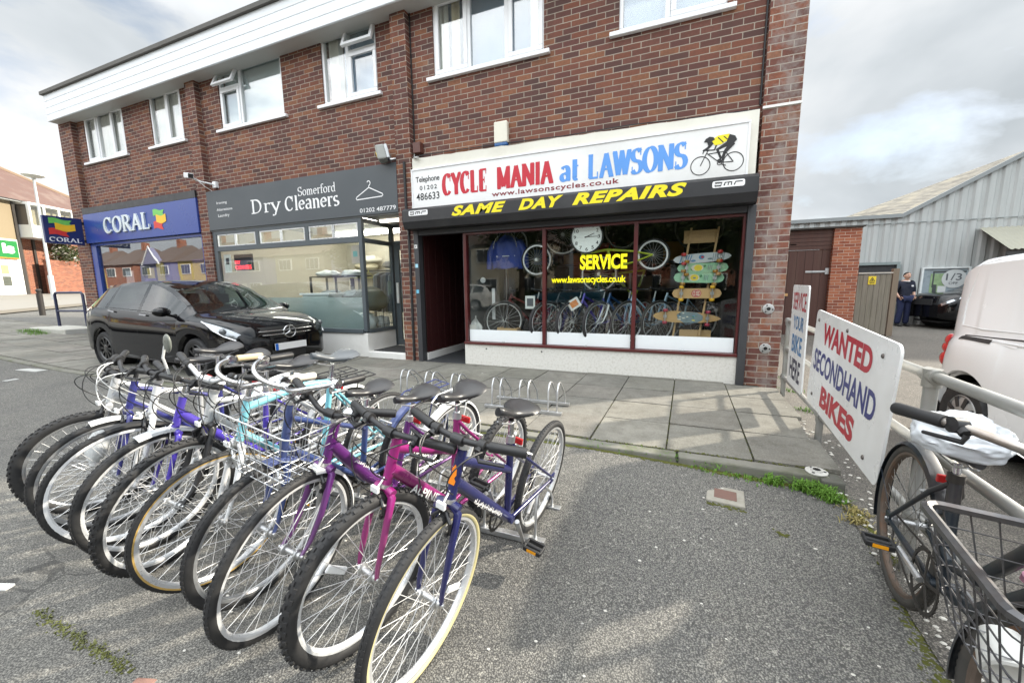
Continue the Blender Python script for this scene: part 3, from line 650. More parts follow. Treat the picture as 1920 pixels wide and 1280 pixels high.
# recessed doorway with boarded side
g = MB()
n = 14
for i in range(n): g.box(-3.80, -3.785+.006*(i % 2), lerp(5.56, 7.1, i/n)+.003, lerp(5.56, 7.1, (i+1)/n)-.003, .13, 2.5)
wb(g, 'boarded_side', pm('dark red boards', (.038,.008,.008), .5, var=.2), TER)
g = MB(); g.box(-3.80, -3.77, 5.55, 7.1, .0, .13); wb(g, 'skirting', WHITEPAINT, TER)
g = MB(); g.box(-3.77, -3.0, 5.44, 7.6, -.02, .008); wb(g, 'door_mat', pm('ribbed black mat', (.03,.032,.036), .85, var=.2, scale=80, bump=.5), TER)
g = MB(); bar_frame(g, -3.78, -3.05, .01, 2.05, 7.05, 7.1, .1); g.box(-3.68,-3.15,7.06,7.09,.1,.45); D2 = wb(g, 'door', MAROON, TER)
g = MB(); g.box(-3.66, -3.16, 7.07, 7.076, .46, 1.94); wb(g, 'pane', GLASSD, D2)
g = MB(); g.box(-3.05,-2.98,5.56,7.1,.34,2.08); wb(g, 'return_glazing', pm('grey panel', (.14,.15,.15), .5), TER)
g = MB(); g.box(-3.03,-2.975,5.56,5.62,.0,2.08); wb(g,'door_post', MAROON, TER)
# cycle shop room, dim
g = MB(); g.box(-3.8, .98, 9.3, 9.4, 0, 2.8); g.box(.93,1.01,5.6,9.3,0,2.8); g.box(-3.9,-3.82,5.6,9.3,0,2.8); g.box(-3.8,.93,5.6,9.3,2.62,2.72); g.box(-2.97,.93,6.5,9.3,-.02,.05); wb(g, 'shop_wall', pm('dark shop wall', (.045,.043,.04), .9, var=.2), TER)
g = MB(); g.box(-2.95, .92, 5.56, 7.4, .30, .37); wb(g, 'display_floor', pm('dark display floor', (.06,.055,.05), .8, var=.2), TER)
# ------------------------------------------------------------------ lettering
def _serif(x, y, w=.34, h=.075): return ('B', x-w/2, x+w/2, y-h/2, y+h/2)
def glyph(ch):
    """strokes: ('S', points) drawn with a slanted broad nib, ('B', x0,x1,y0,y1) a bar; returns strokes and advance"""
    S = lambda *p: ('S', list(p)); A = lambda *a: ('S', arc(*a))
    t, b = .96, .04
    G = {
     'C': ([A(.44,.5,.37,.46,42,318), ('B',.72,.80,.62,.98)], .92),
     'Y': ([S((.08,t),(.44,.46)), S((.82,t),(.44,.46)), S((.44,.5),(.44,b)), _serif(.08,t), _serif(.80,t,.28), _serif(.44,b)], .92),
     'L': ([S((.2,t),(.2,b)), ('B',.1,.74,0,.085), ('B',.66,.74,0,.28), _serif(.2,t)], .84),
     'E': ([S((.2,t),(.2,b)), ('B',.1,.72,0,.085), ('B',.1,.72,.915,1), ('B',.2,.55,.47,.55), ('B',.65,.72,0,.26), ('B',.65,.72,.76,1), ('B',.5,.56,.38,.64)], .84),
     'M': ([S((.16,t),(.16,b)), S((.16,t),(.55,.1)), S((.94,t),(.55,.1)), S((.94,t),(.94,b)), _serif(.13,t,.26), _serif(.97,t,.26), _serif(.16,b,.3), _serif(.94,b,.34)], 1.14),
     'A': ([S((.45,t),(.1,b)), S((.42,t),(.80,b)), ('B',.24,.64,.30,.38), _serif(.1,b,.28), _serif(.80,b,.34)], .92),
     'N': ([S((.16,t),(.16,b)), S((.14,t),(.82,b)), S((.82,t),(.82,b)), _serif(.1,t,.26), _serif(.82,t,.3), _serif(.16,b,.3)], 1.0),
     'I': ([S((.22,t),(.22,b)), _serif(.22,t), _serif(.22,b)], .46),
     'W': ([S((.08,t),(.34,b)), S((.58,t),(.34,b)), S((.56,t),(.82,b)), S((1.06,t),(.82,b)), _serif(.08,t,.28), _serif(.56,t,.28), _serif(1.06,t,.26)], 1.16),
     'S': ([S(*(arc(.38,.735,.27,.225,35,270,10)+arc(.38,.27,.30,.235,90,-150,12))), ('B',.60,.67,.72,1), ('B',.06,.13,0,.30)], .78),
     'O': ([A(.46,.5,.38,.46,0,360,26)], .94),
     'R': ([S((.2,t),(.2,b)), S((.2,.955),(.42,.955),*arc(.42,.73,.24,.225,90,-90,10),(.2,.505)), S((.42,.5),(.78,b)), _serif(.17,t,.24), _serif(.2,b), _serif(.84,b,.2)], .92),
     'D': ([S((.2,t),(.2,b)), S((.2,.955),(.36,.955),*arc(.36,.5,.38,.455,90,-90,14),(.2,.045)), _serif(.15,t,.2), _serif(.15,b,.2)], .92),
     'a': ([S(*arc(.30,.44,.2,.2,150,0,8),(.5,.04)), S(*arc(.28,.19,.19,.155,60,330,12)), ('B',.46,.62,0,.06)], .66),
     't': ([S((.22,.9),(.22,.15),*arc(.34,.15,.12,.11,180,300,6)), ('B',.08,.44,.585,.65)], .50),
     'o': ([A(.32,.32,.25,.29,0,360,20)], .66),
     'm': ([S((.16,.62),(.16,.04)), S(*arc(.33,.42,.17,.19,170,0,8),(.5,.04)), S(*arc(.67,.42,.17,.19,170,0,8),(.84,.04)), _serif(.12,.62,.16,.06), _serif(.16,.03,.24,.06), _serif(.5,.03,.24,.06), _serif(.84,.03,.24,.06)], 1.0),
     'n': ([S((.16,.62),(.16,.04)), S(*arc(.35,.42,.19,.19,170,0,8),(.54,.04)), _serif(.12,.62,.16,.06), _serif(.16,.03,.24,.06), _serif(.54,.03,.24,.06)], .70),
     'e': ([S((.10,.36),(.55,.36),*arc(.33,.33,.23,.28,10,320,16))], .64),
     'r': ([S((.16,.62),(.16,.04)), S(*arc(.34,.44,.18,.17,170,40,6)), _serif(.12,.62,.16,.06), _serif(.18,.03,.28,.06)], .50),
     'f': ([S(*arc(.34,.82,.16,.16,30,180,7),(.18,.04)), ('B',.05,.40,.575,.64), _serif(.19,.03,.28,.06)], .42),
     'd': ([S((.52,.98),(.52,.04)), A(.32,.32,.24,.29,20,340,16), _serif(.48,.97,.16,.06), ('B',.5,.66,0,.06)], .70),
     'y': ([S((.08,.62),(.34,.05)), S((.58,.62),(.28,-.12),*arc(.17,-.14,.11,.10,0,-140,6)), _serif(.08,.62,.24,.06), _serif(.58,.62,.22,.06)], .66),
     'l': ([S((.18,.98),(.18,.04)), _serif(.14,.97,.16,.06), _serif(.18,.03,.28,.06)], .36),
     's': ([S(*(arc(.27,.465,.17,.155,35,270,8)+arc(.27,.165,.19,.145,90,-150,10)))], .52),
     ' ': ([], .45),
    }
    return G[ch]
def serif_text(mb, text, P, width, height, thick=.2, thin=.07, depth=.0, mi=0, gap=.02, bold_bar=1.0):
    """P(u, v, n) maps sign metres to space; text fills width x cap height"""
    adv = sum(glyph(c)[1]+gap for c in text); sx = width/adv; sy = height; x = 0; lay = 0
    asp = sx/sy if sx < sy else 1
    for c in text:
        st, a = glyph(c)
        for s_ in st:
            lay += 1; n0 = .0012+.00022*(lay % 9)
            if s_[0] == 'B':
                _, x0, x1, y0, y1 = s_; q_ = [(x0,y0),(x1,y0),(x1,y1),(x0,y1)]
                pts = [((x+px)*sx, py*sy) for px, py in q_]
                if depth: mb.add([P(u, v, 0) for u, v in pts]+[P(u, v, depth+n0) for u, v in pts], [(4,5,6,7),(0,1,5,4),(1,2,6,5),(2,3,7,6),(3,0,4,7)], mi)
                else: mb.add([P(u, v, n0) for u, v in pts], [(0,1,2,3)], mi)
            else:
                p = [Vector(((x+px)*sx, py*sy)) for px, py in s_[1]]; k = len(p); l_, r_ = [], []
                cl = (p[0]-p[-1]).length < 1e-6
                for i in range(k):
                    a0 = p[i-1] if i > 0 else (p[-2] if cl else p[0]); a1 = p[i+1] if i < k-1 else (p[1] if cl else p[-1])
                    d = (a1-a0).normalized(); th = math.atan2(d.y, d.x)
                    wd = (thin+(thick-thin)*abs(math.sin(th-R(14)))**1.3)*sy*.5*min(1.15, max(.75, asp*1.1))
                    nn = Vector((-d.y, d.x))*wd; l_.append(p[i]+nn); r_.append(p[i]-nn)
                for i in range(k-1):
                    q_ = [r_[i], r_[i+1], l_[i+1], l_[i]]
                    if depth: mb.add([P(v.x, v.y, 0) for v in q_]+[P(v.x, v.y, depth+n0) for v in q_], [(4,5,6,7),(0,1,5,4),(2,3,7,6),(3,0,4,7),(1,2,6,5)], mi)
                    else: mb.add([P(v.x, v.y, n0) for v in q_], [(0,1,2,3)], mi)
        x += a+gap
_tc = {}
def font_mesh(text, bold=0.0, shear=0.0, spacing=1.0, extr=0.0):
    key = (text, bold, shear, spacing, extr)
    if key in _tc: return _tc[key]
    cu = bpy.data.curves.new('lettering', 'FONT'); cu.body = text; cu.offset = bold; cu.shear = shear; cu.space_character = spacing; cu.extrude = extr; cu.resolution_u = 4
    ob = bpy.data.objects.new('lettering', cu); COL.objects.link(ob)
    dg = bpy.context.evaluated_depsgraph_get(); me = bpy.data.meshes.new_from_object(ob.evaluated_get(dg))
    vs = [v.co.copy() for v in me.vertices]; fs = [tuple(p.vertices) for p in me.polygons]
    bpy.data.objects.remove(ob); bpy.data.curves.remove(cu); bpy.data.meshes.remove(me)
    x0 = min(v.x for v in vs); x1 = max(v.x for v in vs); y0 = min(v.y for v in vs); y1 = max(v.y for v in vs)
    _tc[key] = ([( (v.x-x0)/(x1-x0), (v.y-y0)/(y1-y0), v.z) for v in vs], fs); return _tc[key]
def sans_text(mb, text, P, u0, u1, v0, v1, bold=0.0, shear=0.0, spacing=1.0, mi=0, n=.0015):
    vs, fs = font_mesh(text, bold, shear, spacing)
    mb.add([P(lerp(u0,u1,x), lerp(v0,v1,y), n) for x, y, z in vs], fs, mi)
def front(X0, Z0, Y):
    """sign plane facing the street (-y)"""
    return lambda u, v, n: (X0+u, Y-n, Z0+v)
def side_of(g): return g
RED = pm('red sign paint', (.52,.012,.03), .45, var=.08, scale=8); SKYB = pm('sky blue sign paint', (.10,.30,.72), .45, var=.08, scale=8); DKRED = pm('dark red vinyl', (.22,.012,.02), .5, var=.1)
BLK = pm('black vinyl lettering', (.012,.012,.013), .5); YLW = pm('yellow vinyl lettering', (.85,.70,.01), .45, var=.03); WHV = pm('white vinyl lettering', (.82,.82,.82), .45, var=.03)
SIGNW = pm('white sign face', (.80,.80,.79), .35, var=.03, scale=1.5, dirt=(.45,.43,.36), dirt_amt=.45)
# cream board behind the cycle sign
g = MB(); nn = 40; top = [(-3.875+i*(.918+3.875)/nn, 3.285-.055*i/nn+rnd.uniform(-.006,.006)) for i in range(nn+1)]
g.prism([(-3.875,2.45)]+[(.918,2.45)]+top[::-1], 5.455, 5.53); wb(g, 'sign_backing_board', CREAM, TER)
SG = empty('shop_sign', 'long white sign reading CYCLE MANIA at LAWSONS with a racing cyclist', 'shop sign', (-1.52, 5.42, 2.48))
g = MB(); g.box(-3.865, .825, 5.412, 5.452, 2.44, 3.10); wb(g, 'panel', SIGNW, SG)
g = MB(); bar_frame(g, -3.872, .832, 2.43, 3.107, 5.40, 5.454, .022); wb(g, 'frame', WHITEP, SG, bevel=.004)
F0 = front(0, 0, 5.411)
g = MB(); serif_text(g, 'CYCLE', front(-3.29, 2.655, 5.411), .77, .325, .28, .10, gap=.03); wb(g, 'lettering', RED, SG)
g = MB(); serif_text(g, 'MANIA', front(-2.37, 2.66, 5.411), .85, .31, .28, .10, gap=.03); wb(g, 'lettering', RED, SG)
g = MB(); serif_text(g, 'at', front(-1.42, 2.665, 5.411), .27, .30, .27, .10); wb(g, 'lettering', SKYB, SG)
g = MB(); serif_text(g, 'LAWSONS', front(-1.04, 2.655, 5.411), 1.22, .315, .26, .09, gap=.03); wb(g, 'lettering', SKYB, SG)
g = MB(); sans_text(g, 'Telephone', F0, -3.79, -3.35, 2.875, 2.985, .012, spacing=.95); wb(g, 'lettering', BLK, SG)
g = MB(); sans_text(g, '01202', F0, -3.72, -3.40, 2.78, 2.845, .012, spacing=1.25); wb(g, 'lettering', BLK, SG)
g = MB(); sans_text(g, '486633', F0, -3.79, -3.36, 2.625, 2.735, .012, spacing=1.05); wb(g, 'lettering', BLK, SG)
g = MB(); sans_text(g, 'www.lawsonscycles.co.uk', F0, -2.46, -.63, 2.545, 2.635, .018, spacing=1.1); wb(g, 'lettering', DKRED, SG)
# racing cyclist emblem, flat on the panel
g = MB()
def ring(g, cx, cz, r_, w_, y=5.409, n=40, mi=0):
    o_ = [(cx+(r_+w_/2)*math.cos(2*PI*i/n), y, cz+(r_+w_/2)*math.sin(2*PI*i/n)) for i in range(n)]; i_ = [(cx+(r_-w_/2)*math.cos(2*PI*i/n), y, cz+(r_-w_/2)*math.sin(2*PI*i/n)) for i in range(n)]
    g.add(o_+i_, [(i, (i+1) % n, n+(i+1) % n, n+i) for i in range(n)], mi)
_lay = [0]
def stroke(g, pts, w0, w1=None, mi=0, Y=5.409):
    _lay[0] += 1; y = Y-.0003*(_lay[0] % 14); w1 = w0 if w1 is None else w1; k = len(pts); l_, r_ = [], []
    for i in range(k):
        a = Vector(pts[max(0,i-1)]); b_ = Vector(pts[min(k-1,i+1)]); d = (b_-a).normalized(); wd = lerp(w0, w1, i/(k-1))/2
        l_.append((pts[i][0]-d.y*wd, y, pts[i][1]+d.x*wd)); r_.append((pts[i][0]+d.y*wd, y, pts[i][1]-d.x*wd))
    g.add(r_+l_, [(i, i+1, k+i+1, k+i) for i in range(k-1)], mi)
def blob(g, pts, mi=0, Y=5.409):
    _lay[0] += 1; y = Y-.0003*(_lay[0] % 14); g.add([(px, y, pz_) for px, pz_ in pts], [tuple(range(len(pts)))], mi)
ring(g, .325, 2.665, .105, .010); ring(g, .675, 2.675, .105, .010)
for a, b_ in (((.325,2.665),(.40,2.83)),((.39,2.80),(.53,2.68)),((.53,2.68),(.675,2.675)),((.675,2.675),(.585,2.80)),((.585,2.80),(.40,2.79)),((.585,2.83),(.53,2.68)),((.40,2.83),(.36,2.845)),((.36,2.845),(.345,2.80)),((.55,2.66),(.60,2.64))): stroke(g, [a, b_], .010)
ring(g, .53, 2.675, .022, .008)
blob(g, [(.35,2.93),(.37,2.965),(.41,2.985),(.45,2.975),(.47,2.945),(.44,2.93),(.39,2.925)])                     # helmet
blob(g, [(.385,2.925),(.43,2.928),(.42,2.895),(.40,2.885)])
blob(g, [(.62,2.985),(.68,2.96),(.70,2.915),(.66,2.87),(.60,2.86),(.59,2.90)])                                   # shorts
stroke(g, [(.66,2.89),(.58,2.79)], .06, .035); stroke(g, [(.58,2.79),(.56,2.70)], .034, .02); stroke(g, [(.60,2.88),(.50,2.83),(.545,2.72)], .05, .022); stroke(g, [(.56,2.70),(.52,2.675)], .026, .015); stroke(g, [(.545,2.72),(.50,2.70)], .022, .014)
stroke(g, [(.45,2.92),(.40,2.86),(.345,2.83)], .036, .022); stroke(g, [(.50,2.92),(.47,2.83),(.38,2.835)], .02, .014)
blob(g, [(.43,2.945),(.50,2.985),(.62,2.99),(.60,2.92),(.54,2.885),(.47,2.88),(.45,2.91)], 1)                    # yellow jersey
stroke(g, [(.50,2.965),(.56,2.90)], .012); stroke(g, [(.56,2.97),(.60,2.93)], .010)
wb(g, 'cyclist_emblem', [BLK, YLW], SG)
# roller shutter box with its own lettering
SH = empty('shutter_box', 'black roller shutter box reading SAME DAY REPAIRS in yellow', 'shutter box', (-1.5, 5.36, 2.16))
g = MB(); g.prism([(0,0),(0,0)], 0, 0) if False else None
x0, x1 = -3.925, .918
prof = [(5.225,2.46),(5.2,2.44),(5.2,2.27),(5.245,2.165),(5.455,2.165),(5.455,2.475),(5.24,2.475)]
g.add([(x0,y,z) for y,z in prof]+[(x1,y,z) for y,z in prof], [tuple(range(7)), tuple(range(13,6,-1))]+[(i,(i+1)%7,7+(i+1)%7,7+i) for i in range(7)])
wb(g, 'housing', pm('satin black aluminium', (.022,.022,.024), .38, var=.15, scale=3, dirt=(.06,.06,.058), dirt_amt=.5), SH, bevel=.004)
F1 = front(0, 0, 5.199)
g = MB(); kw = dict(bold=.05, shear=.32, spacing=1.12)
sans_text(g, 'SAME', F1, -3.03, -2.15, 2.295, 2.44, **kw); wb(g, 'lettering', YLW, SH)
g = MB(); sans_text(g, 'DAY', F1, -1.96, -1.32, 2.295, 2.442, **kw); wb(g, 'lettering', YLW, SH)
g = MB(); sans_text(g, 'REPAIRS', F1, -1.20, .18, 2.295, 2.446, **kw); wb(g, 'lettering', YLW, SH)
for (a, b_, z0, z1) in ((-3.80,-3.45,2.352,2.43),(.45,.78,2.345,2.42)):
    g = MB(); h_ = (z1-z0)/2; zc = (z0+z1)/2; rr_ = .02
    poly = [(px, pz_) for cx_, cz_, a0 in ((b_-rr_,z1-rr_,0),(a+rr_,z1-rr_,90),(a+rr_,z0+rr_,180),(b_-rr_,z0+rr_,270)) for px, pz_ in arc(cx_, cz_, rr_, rr_, a0, a0+90, 4)]
    g.add([(px,5.198,pz_) for px, pz_ in poly], [tuple(range(len(poly)))], 0)
    w_ = b_-a; u = lambda f, k: (a+w_*f, z0+(z1-z0)*k)
    for pts in ([u(.08,.72),u(.30,.72),u(.27,.28),u(.08,.28),u(.09,.45)],[u(.37,.25),u(.40,.70),u(.50,.70),u(.49,.25)],[u(.50,.70),u(.60,.70),u(.59,.25)],[u(.68,.25),u(.72,.70),u(.93,.70)]): stroke(g, pts, .014, .012, 1, Y=5.197)
    wb(g, 'logo_plate', [WHV, BLK], SH)
# dry cleaner's sign
DS = empty('shop_sign', 'slate grey sign reading Somerford Dry Cleaners with a white coat hanger', 'shop sign', (-6.6, 5.45, 2.5))
g = MB(); g.box(-9.055, -4.18, 5.435, 5.53, 2.49, 3.275); wb(g, 'panel', pm('slate grey sign panel', (.062,.072,.08), .45, var=.05, scale=2), DS, bevel=.004)
g = MB(); YS = 5.434
serif_text(g, 'Dry', front(-7.73, 2.725, YS), .85, .27, .17, .05); wb(g, 'lettering', WHV, DS)
g = MB(); serif_text(g, 'Cleaners', front(-6.77, 2.70, YS), 1.34, .27, .17, .05); wb(g, 'lettering', WHV, DS)
g = MB(); serif_text(g, 'Somerford', front(-6.42, 2.945, YS), .93, .16, .13, .05); wb(g, 'lettering', WHV, DS)
F2 = front(0, 0, YS)
for s_, a, b_, z0, z1 in (('Ironing',-8.74,-8.42,2.985,3.05),('Alterations',-8.76,-8.27,2.865,2.915),('Laundry',-8.73,-8.38,2.725,2.80),('01202',-4.98,-4.66,2.535,2.605),('487779',-4.62,-4.22,2.535,2.605)): g = MB(); sans_text(g, s_, F2, a, b_, z0, z1, .004); wb(g, 'lettering', WHV, DS)
g = MB()
hk = [(-4.76,2.93),(-4.755,2.965),(-4.73,2.985),(-4.725,3.015),(-4.745,3.04),(-4.775,3.04),(-4.79,3.02)]
for pts in ([(-4.76,2.935),(-5.03,2.80),(-5.045,2.775),(-5.03,2.755),(-4.49,2.77),(-4.47,2.79),(-4.48,2.81),(-4.76,2.935)], hk): stroke(g, pts, .016, Y=YS-.001)
wb(g, 'hanger_emblem', WHV, DS)
# betting shop signs
CS = empty('shop_sign', 'long royal blue fascia sign with raised silver CORAL lettering and flag', 'shop sign', (-11.6, 5.45, 2.47))
g = MB(); g.box(-13.98, -9.36, 5.40, 5.53, 2.47, 3.186); wb(g, 'panel', BLUE, CS, bevel=.006)
g = MB(); serif_text(g, 'CORAL', front(-13.0, 2.655, 5.40), 1.98, .38, .21, .07, depth=.03, gap=.03); wb(g, 'lettering', pm('pale silver lettering', (.66,.72,.74), .3, metal=.3, var=.05), CS)
FG = pm('flag green', (.16,.52,.10), .4); FY = pm('flag yellow', (.85,.50,.02), .4); FR_ = pm('flag red', (.62,.04,.03), .4)
def flag(g, P, s):
    def wave(v0, v1, u0, u1, n0, mi, notch):
        k = 10; lo = [P((lerp(u0,u1,i/k))*s, (v0+.05*math.sin(PI*2*lerp(u0,u1,i/k)*1.05+.4))*s, n0) for i in range(k+1)]; hi = [P((lerp(u0,u1,i/k))*s, (v1+.05*math.sin(PI*2*lerp(u0,u1,i/k)*1.05+.4))*s, n0) for i in range(k+1)]
        g.add(lo+hi, [(i,i+1,k+2+i,k+1+i) for i in range(k)], mi)
        if notch:
            a = Vector(lo[-1]); b_ = Vector(hi[-1]); d = Vector(P(.12*s,0,n0))-Vector(P(0,0,n0)); mid = (a+b_)/2
            g.add([a, a+d, mid, b_, b_+d], [(0,1,2),(2,4,3)], mi)
    wave(.62,.92,.0,.80,.004,0,True); wave(.02,.36,-.04,.62,.003,2,True); wave(.30,.66,.22,1.02,.006,1,False)
g = MB(); flag(g, front(-10.93, 2.63, 5.398), .46); wb(g, 'flag_emblem', [FG, FY, FR_], CS)
PS = empty('projecting_sign', 'navy box sign sticking out from the far left corner with a flag emblem above CORAL', 'projecting sign', (-14.3, 5.3, 2.5))
def P_side(X, Y, Z, s=1): return lambda u, v, n: (X+n, Y+u, Z+v)
PS.location = (-14.07, 5.40, 2.42)
g = MB(); g.box(-14.13, -14.04, 4.71, 5.39, 2.425, 3.085); wb(g, 'box', pm('navy sign panel', (.012,.022,.11), .3, var=.06, scale=2, coat=.2), PS, bevel=.006)
g = MB(); g.box(-14.125,-14.045,5.39,5.47,2.5,2.56); g.box(-14.125,-14.045,5.39,5.47,2.95,3.01); wb(g, 'bracket', BLACKM, PS)
g = MB(); flag(g, P_side(-14.038, 4.80, 2.62), .44); wb(g, 'flag_emblem', [FG, FY, FR_], PS)
g = MB(); serif_text(g, 'CORAL', P_side(-14.038, 4.77, 2.475), .58, .105, .22, .09, gap=.03); wb(g, 'lettering', WHV, PS)
# ------------------------------------------------------------------ wall fittings
t_ = empty('alarm_box', 'cream burglar alarm box with blue base high on the brickwork above the cycle sign', 'alarm box', (-2.33, 5.55, 3.28))
g = MB(); g.box(-2.44,-2.23,5.47,5.549,3.33,3.62); wb(g, 'cover', pm('aged cream plastic', (.72,.69,.58), .4, var=.05), t_, bevel=.015, seg=3)
g = MB(); g.box(-2.435,-2.235,5.472,5.549,3.285,3.329); wb(g, 'base', pm('blue strobe lens', (.02,.10,.28), .25), t_, bevel=.01)
t_ = empty('floodlight', 'grey security floodlight mounted on the brick beside the dry cleaners sign', 'floodlight', (-4.45, 5.5, 3.3))
M = T(-4.36, 5.36, 3.40) @ RZ(R(-58)) @ RX(R(12))
g = MB(); g.box(-.13,.13,-.09,.05,-.11,.11,0,M); wb(g, 'housing', pm('aged grey casting', (.36,.37,.35), .5, var=.12), t_, bevel=.02)
g = MB(); g.box(-.105,.105,-.098,-.088,-.085,.085,0,M); wb(g, 'lens', pm('milky lens', (.50,.49,.42), .25), t_, bevel=.01)
g = MB(); g.lathe([(0,0),(.045,0),(.04,.012),(0,.016)], 16, 0, M @ T(.0,-.098,0) @ RX(PI/2)); wb(g, 'led', pm('yellow led disc', (.85,.62,.05), .4), t_, smooth=40)
g = MB(); [g.box(lerp(-.12,.12,i/7)-.006, lerp(-.12,.12,i/7)+.006, .05,.09,-.1,.1,0,M) for i in range(8)]; wb(g, 'heat_fins', STEEL, t_)
g = MB(); g.tube([(-4.3,5.45,3.33),(-4.22,5.54,3.36)], .02, 8); wb(g, 'bracket', STEEL, t_)
t_ = empty('security_camera', 'white cylindrical security camera on a bracket between the blue and grey shop signs', 'security camera', (-9.0, 5.5, 3.3))
g = MB(); M = frame_M((-9.0,5.12,3.52), (.93,-.30,-.2), (.31,.95,0), (.19,-.06,.98)); g.box(-.16,.16,-.05,.05,-.05,.05,0,M); wb(g, 'body', WHITEP, t_, bevel=.012)
g = MB(); g.box(.15,.163,-.04,.04,-.04,.04,0,M); wb(g, 'lens', BLACKP, t_)
g = MB(); g.tube([(-9.05,5.17,3.51),(-8.95,5.3,3.44),(-8.85,5.50,3.42)], .018, 8); g.box(-8.90,-8.80,5.49,5.55,3.36,3.48); wb(g, 'bracket', WHITEP, t_)
g = MB(); g.tube([(-8.98,5.2,3.5),(-8.9,5.36,3.34),(-8.86,5.5,3.25),(-8.95,5.5,3.2)], .006, 5); wb(g, 'cable', WHITEP, t_)
t_ = empty('junction_box', 'small brown junction box on the brick pilaster above the cycle shop shutter', 'junction box', (-3.8, 5.52, 3.34))
g = MB(); g.box(-3.85,-3.71,5.45,5.548,3.37,3.53); wb(g, 'box', pm('brown box', (.10,.035,.025), .5, var=.15), t_, bevel=.006)
g = MB(); g.tube([(-3.83,5.45,3.30),(-3.72,5.40,3.27)], .018, 8); g.tube([(-3.84,5.48,3.37),(-3.84,5.46,3.30)], .008, 6); wb(g, 'lamp', pm('grey lamp', (.45,.45,.43), .5), t_)
g = MB(); g.tube([(-3.98,5.425,-.0),(-3.98,5.425,2.30),(-4.01,5.425,2.42),(-4.01,5.425,3.25)], .022, 10); g.box(-4.0,-3.96,5.41,5.45,.6,.63); g.box(-4.0,-3.96,5.41,5.45,1.6,1.63)
o = g.build('downpipe', BLACKP, smooth=40); tag(o, 'thin black pipe running down the brick pier between cleaners and cycle shop', 'pipe')
for (z, c, lab, h_) in ((1.93,(.75,.75,.73),'small white number plate on the charcoal shutter guide',.05),(1.62,(.35,.62,.75),'pale blue sticker high on the charcoal door jamb',.05),(1.20,(.15,.45,.62),'blue sticker lower on the charcoal door jamb',.05)):
    g = MB(); g.box(-.025,.025,-.004,.002,-h_,h_*.2); nm = 'number_plate' if z > 1.9 else 'sticker'
    o = g.build(nm, pm(nm+str(z), c, .5, var=.05), loc=(-3.845,5.416,z)); tag(o, lab, 'plate' if z > 1.9 else 'sticker')
    if z > 1.9:
        g = MB(); sans_text(g, '1', front(-.008,-.036,-.0045), 0,.012,0,.03,.01); g.build('numeral', BLK, o)
def flange(loc, M3, lab, m_):
    g = MB(); g.lathe([(.022,.012),(.03,.012),(.034,.002),(.058,.002),(.062,.0),(.062,-.006),(.022,-.006)], 28)
    o = g.build('pipe_flange', m_, smooth=40); o.matrix_world = T(*loc) @ M3; tag(o, lab, 'flange', 'round pipe flanges')
    h = MB()
    for k in range(3):
        a = PI/2+k*2*PI/3+.4; h.lathe([(0,.0045),(.009,.0045),(.009,.0025)], 10, 0, T(.045*math.cos(a), .045*math.sin(a), 0))
    h.lathe([(0,.001),(.022,.001)], 16); h.build('bolt_hole', BLACKM, o)
FLM = pm('weathered galvanised', (.46,.46,.45), .5, metal=.5, var=.15, scale=30)
flange((1.165,5.482,.94), RX(PI/2), 'upper of two round pipe flanges bolted to the corner brick pier', FLM)
flange((1.165,5.482,.455), RX(PI/2), 'lower of two round pipe flanges bolted to the corner brick pier', FLM)
flange((.975,2.965,.004), RX(R(3)), 'round pipe flange lying loose on the kerb end by the grass', pm('pale flange', (.55,.54,.50), .6, metal=.2, var=.15, scale=30))
# ------------------------------------------------------------------ on and behind the shop glass
Y_GL = 5.519
ck = empty('wall_clock', 'large round clock with black rim hanging inside the middle shop window', 'clock', (-1.065, 5.60, 1.915))
M = T(-1.075, 5.60, 1.93) @ RX(PI/2)
g = MB(); g.lathe([(0,0),(.215,0),(.215,.006),(0,.006)], 48, 0, M); wb(g, 'dial', pm('glowing white dial', (.80,.84,.82), .5, var=.02, emit=.12), ck)  # dial given a faint glow so it reads in the dim window
g = MB(); g.lathe([(.215,0),(.235,0),(.235,.03),(.215,.03)], 48, 0, M, True); wb(g, 'rim', BLACKP, ck, smooth=40)
g = MB()
for h in range(1, 13):
    a = R(90-30*h); cx, cz = -1.075+.170*math.cos(a), 1.93+.170*math.sin(a); s_ = .024; ww = s_*(1.25 if h > 9 else .7)
    sans_text(g, str(h), front(0,0,5.593), cx-ww, cx+ww, cz-s_, cz+s_, .01)
for k in range(60):
    a = R(6*k); r0 = .20; stroke(g, [(-1.075+r0*math.cos(a),1.93+r0*math.sin(a)),(-1.075+.209*math.cos(a),1.93+.209*math.sin(a))], .002, Y=5.593)
wb(g, 'numerals', BLK, ck)
g = MB()
for ang, ln, w_ in ((R(90-67.5), .115, .012), (R(90-90), .17, .009)): stroke(g, [(-1.075-.03*math.cos(ang),1.93-.03*math.sin(ang)),(-1.075+ln*math.cos(ang),1.93+ln*math.sin(ang))], w_, w_*.6, Y=5.590)
wb(g, 'hand', BLK, ck)
YLWE = pm('glowing yellow window lettering', (.90,.80,.0), .5, var=.02, emit=.25)  # weak glow added to the yellow so the letters look brighter
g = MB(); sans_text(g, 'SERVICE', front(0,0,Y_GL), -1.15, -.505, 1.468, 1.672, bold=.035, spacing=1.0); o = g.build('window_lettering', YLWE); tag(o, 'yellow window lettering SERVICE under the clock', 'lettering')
g = MB(); sans_text(g, 'www.lawsonscycles.co.uk', front(0,0,Y_GL), -1.57, -.515, 1.258, 1.382, bold=.02, spacing=.92); o = g.build('window_lettering', YLWE); tag(o, 'yellow web address lettering on the middle shop window pane', 'lettering')
